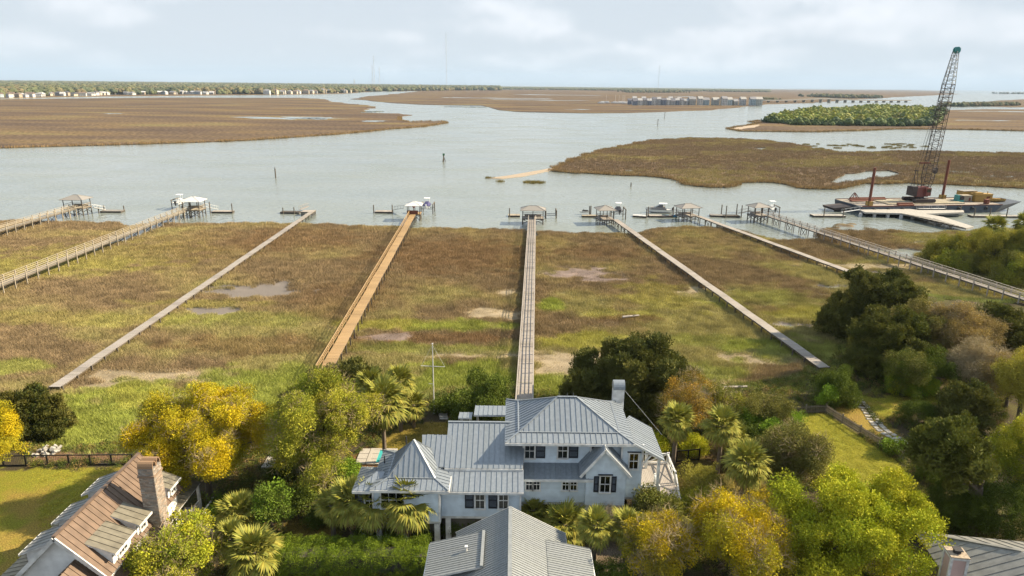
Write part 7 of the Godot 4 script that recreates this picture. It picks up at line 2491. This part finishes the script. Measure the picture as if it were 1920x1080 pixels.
func bar_fence(label: String, pts: Array, h: float, m: Material, gap: float, rails: Array, mesh_wire: bool) -> void:
	var t := thing("yard_fence", label, "fence", Vector3(pts[0].x, 1.2, pts[0].y))
	for i in pts.size() - 1:
		var a: Vector2 = pts[i]
		var b: Vector2 = pts[i + 1]
		var n := maxi(1, int(round(a.distance_to(b) / gap)))
		for j in n + (1 if i == pts.size() - 2 else 0):
			var p := a.lerp(b, float(j) / n)
			stand("post", post_mesh(0.12), m, t, Vector3(p.x - pts[0].x, gh(p.x, p.y) - 1.4, p.y - pts[0].y), h + 0.25)
		for j in n:
			var p := a.lerp(b, float(j) / n)
			var q := a.lerp(b, float(j + 1) / n)
			var pa := Vector3(p.x - pts[0].x, gh(p.x, p.y) - 1.2, p.y - pts[0].y)
			var qa := Vector3(q.x - pts[0].x, gh(q.x, q.y) - 1.2, q.y - pts[0].y)
			for r in rails:
				var k := MB.new()
				k.bar(pa + Vector3(0, r * h, 0), qa + Vector3(0, r * h, 0), 0.05, 0.1)
				part("rail", k.done(), m, t)
			if mesh_wire:
				var k := MB.new()
				for w in int(p.distance_to(q) / 0.16):
					var f: Vector3 = pa.lerp(qa, w * 0.16 / p.distance_to(q))
					k.bar(f + Vector3(0, 0.05, 0), f + Vector3(0, h * 0.95, 0), 0.012, 0.012, Vector3.RIGHT)
				part("wire_mesh", k.done(), m, t, Transform3D(), "stuff")


func picket_fence(label: String, pts: Array, h: float) -> void:
	var t := thing("picket_fence", label, "fence", Vector3(pts[0].x, 1.2, pts[0].y))
	for i in pts.size() - 1:
		var a: Vector2 = pts[i]
		var b: Vector2 = pts[i + 1]
		var n := maxi(1, int(round(a.distance_to(b) / 2.3)))
		for j in n + (1 if i == pts.size() - 2 else 0):
			var p := a.lerp(b, float(j) / n)
			stand("post", post_mesh(0.13), M.fence_wood, t, Vector3(p.x - pts[0].x, gh(p.x, p.y) - 1.4, p.y - pts[0].y), h + 0.35)
		for j in n:
			var p := a.lerp(b, float(j) / n)
			var q := a.lerp(b, float(j + 1) / n)
			var pa := Vector3(p.x - pts[0].x, gh(p.x, p.y) - 1.2, p.y - pts[0].y)
			var qa := Vector3(q.x - pts[0].x, gh(q.x, q.y) - 1.2, q.y - pts[0].y)
			for r in [0.25, 0.8]:
				var k := MB.new()
				k.bar(pa + Vector3(0, r * h, 0), qa + Vector3(0, r * h, 0), 0.05, 0.09)
				part("rail", k.done(), M.fence_wood, t)
			var k := MB.new()
			var m := int(p.distance_to(q) / 0.125)
			for w in m:
				var f := pa.lerp(qa, (w + 0.5) / m)
				var v := rng.randf_range(0.7, 1.2)
				k.tint = Color(v, v, v * 0.97)
				k.bar(f + Vector3(0, 0.06, 0), f + Vector3(0, h * rng.randf_range(0.97, 1.03), 0), 0.085, 0.02, (qa - pa).normalized())
			part("pickets", k.done(), M.fence_wood, t, Transform3D(), "stuff")


func make_yard() -> void:
	bar_fence("black wire fence along the marsh side of the golden lawn", [Vector2(-53.48, -55.99), Vector2(-45.4, -56.52), Vector2(-35.63, -56.99)], 1.05, M.black_metal, 2.15, [1.0, 0.06], true)
	bar_fence("dark brown post fence between the hedge and the shady trees", [Vector2(-17.56, -48.94), Vector2(-13.43, -49.3)], 1.1, M.dark_wood, 1.9, [1.0, 0.1], true)
	bar_fence("dark rail fence behind the white mast", [Vector2(-10.22, -68.7), Vector2(-6.35, -68.53)], 1.0, M.dark_wood, 1.8, [1.0, 0.5], false)
	bar_fence("black fence behind the tall thin palm", [Vector2(16.01, -58.29), Vector2(18.28, -58.73)], 1.2, M.black_metal, 1.2, [1.0, 0.1], true)
	bar_fence("thin rail line behind the white chimney", [Vector2(12.13, -67.68), Vector2(17.71, -67.8)], 0.95, M.zinc_dull, 2.4, [1.0], false)
	picket_fence("weathered grey picket fence around the green lawn", [Vector2(30.52, -68.72), Vector2(35.12, -69.21), Vector2(36.6, -64.27), Vector2(38.26, -59.12)], 0.98)
	bar_fence("low dark board edge at the end of the fenced lawn", [Vector2(32.58, -51.87), Vector2(34.67, -51.35)], 0.8, M.fence_wood, 1.1, [1.0, 0.7, 0.4, 0.12], false)
	bar_fence("wire side fence of the green lawn hidden by climbers", [Vector2(30.6, -68.6), Vector2(30.41, -65.89)], 0.9, M.dark_wood, 1.4, [1.0, 0.4], false)
	# stepping stones
	var path := Node3D.new()
	path.name = "stone_path"
	path.set_meta("kind", "structure")
	add_child(path)
	var line := [Vector2(40.22, -73.56), Vector2(40.37, -72.57), Vector2(40.32, -71.32), Vector2(40.14, -69.85), Vector2(39.85, -68.42), Vector2(39.63, -67.05), Vector2(39.53, -65.85), Vector2(39.61, -64.68), Vector2(40.02, -63.56), Vector2(40.44, -61.83), Vector2(40.97, -60.59)]
	var shapes := []
	for i in 4:
		var b := MB.new()
		var w: float = [0.62, 0.5, 0.7, 0.56][i]
		var d: float = [0.42, 0.46, 0.4, 0.5][i]
		b.hexa([v3(-w / 2, 0, -d / 2), v3(w / 2, 0, -d / 2), v3(w / 2, 0, d / 2), v3(-w / 2, 0, d / 2), v3(-w / 2 + 0.03, 0.07, -d / 2 + 0.02), v3(w / 2 - 0.02, 0.07, -d / 2 + 0.04), v3(w / 2 - 0.03, 0.07, d / 2 - 0.02), v3(-w / 2 + 0.02, 0.07, d / 2 - 0.03)])
		shapes.append(b.done())
	for i in line.size() - 1:
		var a: Vector2 = line[i]
		var b: Vector2 = line[i + 1]
		var n := maxi(1, int(a.distance_to(b) / 0.52))
		for j in n:
			var p := a.lerp(b, float(j) / n)
			var s := (b - a).normalized().orthogonal()
			for k in [-0.36, 0.36]:
				var q: Vector2 = p + s * (k + rng.randf_range(-0.06, 0.06))
				part("stone", shapes[rng.randi() % 4], M.paver, path, Transform3D(Basis(Vector3.UP, -(b - a).angle() + PI / 2 + rng.randf_range(-0.12, 0.12)), v3(q.x, gh(q.x, q.y), q.y)))
	# pool and square pavers
	var pool := thing("plunge_pool", "small turquoise pool beside the square pavers", "pool", Vector3(-12.45, 1.2, -58.71))
	var rim := MB.new()
	for q in [[0, -1.3, 2.6, 0.3], [0, 1.3, 2.6, 0.3], [-1.15, 0, 0.3, 2.3], [1.15, 0, 0.3, 2.3]]:
		rim.box(v3(q[0], 0.1, q[1]), v3(q[2], 0.16, q[3]))
	part("coping", rim.done(), M.paver, pool)
	var wt := MB.new()
	wt.box(v3(0, 0.06, 0), v3(2.1, 0.1, 2.3))
	part("pool_surface", wt.done(), M.pool_water, pool)
	for q in [[Vector3(-13.79, 1.2, -58.68), 2, 3, "square_pavers", "cream square pavers set beside the turquoise pool"], [Vector3(-22.41, 1.2, -56.97), 2, 2, "square_pavers", "shaded square pavers between the golden tree and the loose tree"]]:
		var pv := thing(q[3], q[4], "pavers", q[0])
		for i in q[1]:
			for j in q[2]:
				var b := MB.new()
				b.box(v3((i - 0.5) * 0.98, 0.1, (j - 1) * 0.98), v3(0.92, 0.12, 0.92))
				part("paver", b.done(), M.paver, pv)
	var sp := thing("garden_step", "two grey stone steps below the white mast", "steps", Vector3(-7.41, 1.2, -67.24))
	for i in 3:
		var b := MB.new()
		b.box(v3(0.1 * i, 0.12, i * 0.5 - 0.4), v3(0.9, 0.1, 0.36))
		part("step", b.done(), M.concrete, sp)
	# flag mast with a yard
	var fm := thing("flag_mast", "tall white flag mast with a crossed yard behind the lawn", "mast", Vector3(-8.42, 1.2, -67.97))
	var b := MB.new()
	b.tube(Vector3.ZERO, v3(0, 8.2, 0), 0.075, 0.045, 8)
	b.tube(v3(0, 8.2, 0), v3(0, 8.3, 0), 0.09, 0.09, 8)
	part("pole", b.done(), M.white, fm)
	b = MB.new()
	b.tube(v3(-1.3, 5.7, 0), v3(1.3, 5.65, 0.1), 0.035, 0.03, 6)
	part("yard", b.done(), M.white, fm)
	b = MB.new()
	b.tube(v3(-0.5, 3.6, 0), v3(0, 3.6, 0), 0.03, 0.03, 6)
	part("cleat_arm", b.done(), M.white, fm)
	for s in [-1, 1]:
		b = MB.new()
		b.tube(v3(s * 1.25, 5.7, 0), v3(0, 8.1, 0), 0.01, 0.01, 4)
		part("halyard", b.done(), M.white, fm)
	# bird boxes on poles
	for q in [[Vector3(7.92, 1.2, -70.17), 2.2, "white bird box on a pole above the ridge of the metal roof"], [Vector3(14.98, 1.2, -69.53), 2.3, "white bird box on a pole beyond the white chimney"], [Vector3(17.71, 1.2, -69.99), 2.1, "white bird box on a pole beside the orange brown tree"]]:
		var bh := thing("bird_box", q[2], "bird box", q[0], 0.0, "bird boxes before the dark cedars")
		b = MB.new()
		b.tube(Vector3.ZERO, v3(0, q[1], 0), 0.04, 0.04, 6)
		part("pole", b.done(), M.dark_wood, bh)
		b = MB.new()
		b.box(v3(0, q[1] + 0.3, 0), v3(0.42, 0.7, 0.42))
		part("box", b.done(), M.white, bh)
		b = MB.new()
		b.slab([v3(-0.3, q[1] + 0.65, 0.3), v3(0.3, q[1] + 0.65, 0.3), v3(0, q[1] + 0.95, 0)], 0.03)
		b.slab([v3(0.3, q[1] + 0.65, 0.3), v3(0.3, q[1] + 0.65, -0.3), v3(0, q[1] + 0.95, 0)], 0.03)
		b.slab([v3(0.3, q[1] + 0.65, -0.3), v3(-0.3, q[1] + 0.65, -0.3), v3(0, q[1] + 0.95, 0)], 0.03)
		b.slab([v3(-0.3, q[1] + 0.65, -0.3), v3(-0.3, q[1] + 0.65, 0.3), v3(0, q[1] + 0.95, 0)], 0.03)
		part("lid", b.done(), M.white, bh)
	# rubble beside the black fence
	var rb := thing("rubble_pile", "pile of white broken concrete beside the black fence", "rubble", Vector3(-45.3, 1.1, -59.01))
	for i in 34:
		b = MB.new()
		var s := rng.randf_range(0.2, 0.45)
		var r := sqrt(rng.randf()) * 1.5
		var a := rng.randf() * TAU
		var p := []
		for y in [-0.5, 0.5]:
			for c in [[-0.5, -0.5], [0.5, -0.5], [0.5, 0.5], [-0.5, 0.5]]:
				p.append(v3(c[0] * rng.randf_range(0.6, 1.2), y * rng.randf_range(0.4, 0.8), c[1] * rng.randf_range(0.6, 1.2)) * s)
		b.hexa(p)
		part("chunk", b.done(), M.concrete, rb, Transform3D(Basis.from_euler(v3(rng.randf(), rng.randf() * 6, rng.randf())), v3(cos(a) * r, 0.15 + (1.7 - r) * 0.3 * rng.randf(), sin(a) * r * 0.7)))
	for q in [[Vector3(18.9, 0.5, -102.83), 0.3, "grey driftwood log lying on the marsh grass"], [Vector3(27.15, 0.8, -75.85), 0.1, "weathered boards lying at the marsh edge"]]:
		var dl := thing("drift_log", q[2], "log", q[0], q[1])
		b = MB.new()
		b.path([v3(-1.4, 0.35, 0), v3(-0.2, 0.42, 0.1), v3(1.5, 0.38, 0.0)], 0.2, 0.13, 7)
		part("log", b.done(), M.old_wood, dl)
		b = MB.new()
		b.path([v3(0.2, 0.45, 0), v3(0.8, 0.7, 0.4)], 0.08, 0.04, 5)
		part("branch", b.done(), M.old_wood, dl)



func _ready() -> void:
	rng.seed = 20
	n_big.seed = 1
	n_big.frequency = 0.022
	n_big.fractal_octaves = 3
	n_mid.seed = 2
	n_mid.frequency = 0.07
	n_mid.fractal_octaves = 3
	n_fine.seed = 3
	n_fine.frequency = 0.35
	n_fine.fractal_octaves = 2
	make_view()
	make_materials()
	var t := Time.get_ticks_msec()
	make_ground()
	print("ground ", Time.get_ticks_msec() - t)
	make_far_land()
	print("far land ", Time.get_ticks_msec() - t)
	make_marsh_grass()
	print("grass ", Time.get_ticks_msec() - t)
	make_docks()
	make_barge()
	make_work_dock()
	make_far_things()
	make_main_house()
	make_garage()
	make_brick_chimney_house()
	make_corner_house()
	make_plants()
	make_yard()
	print("all ", Time.get_ticks_msec() - t)
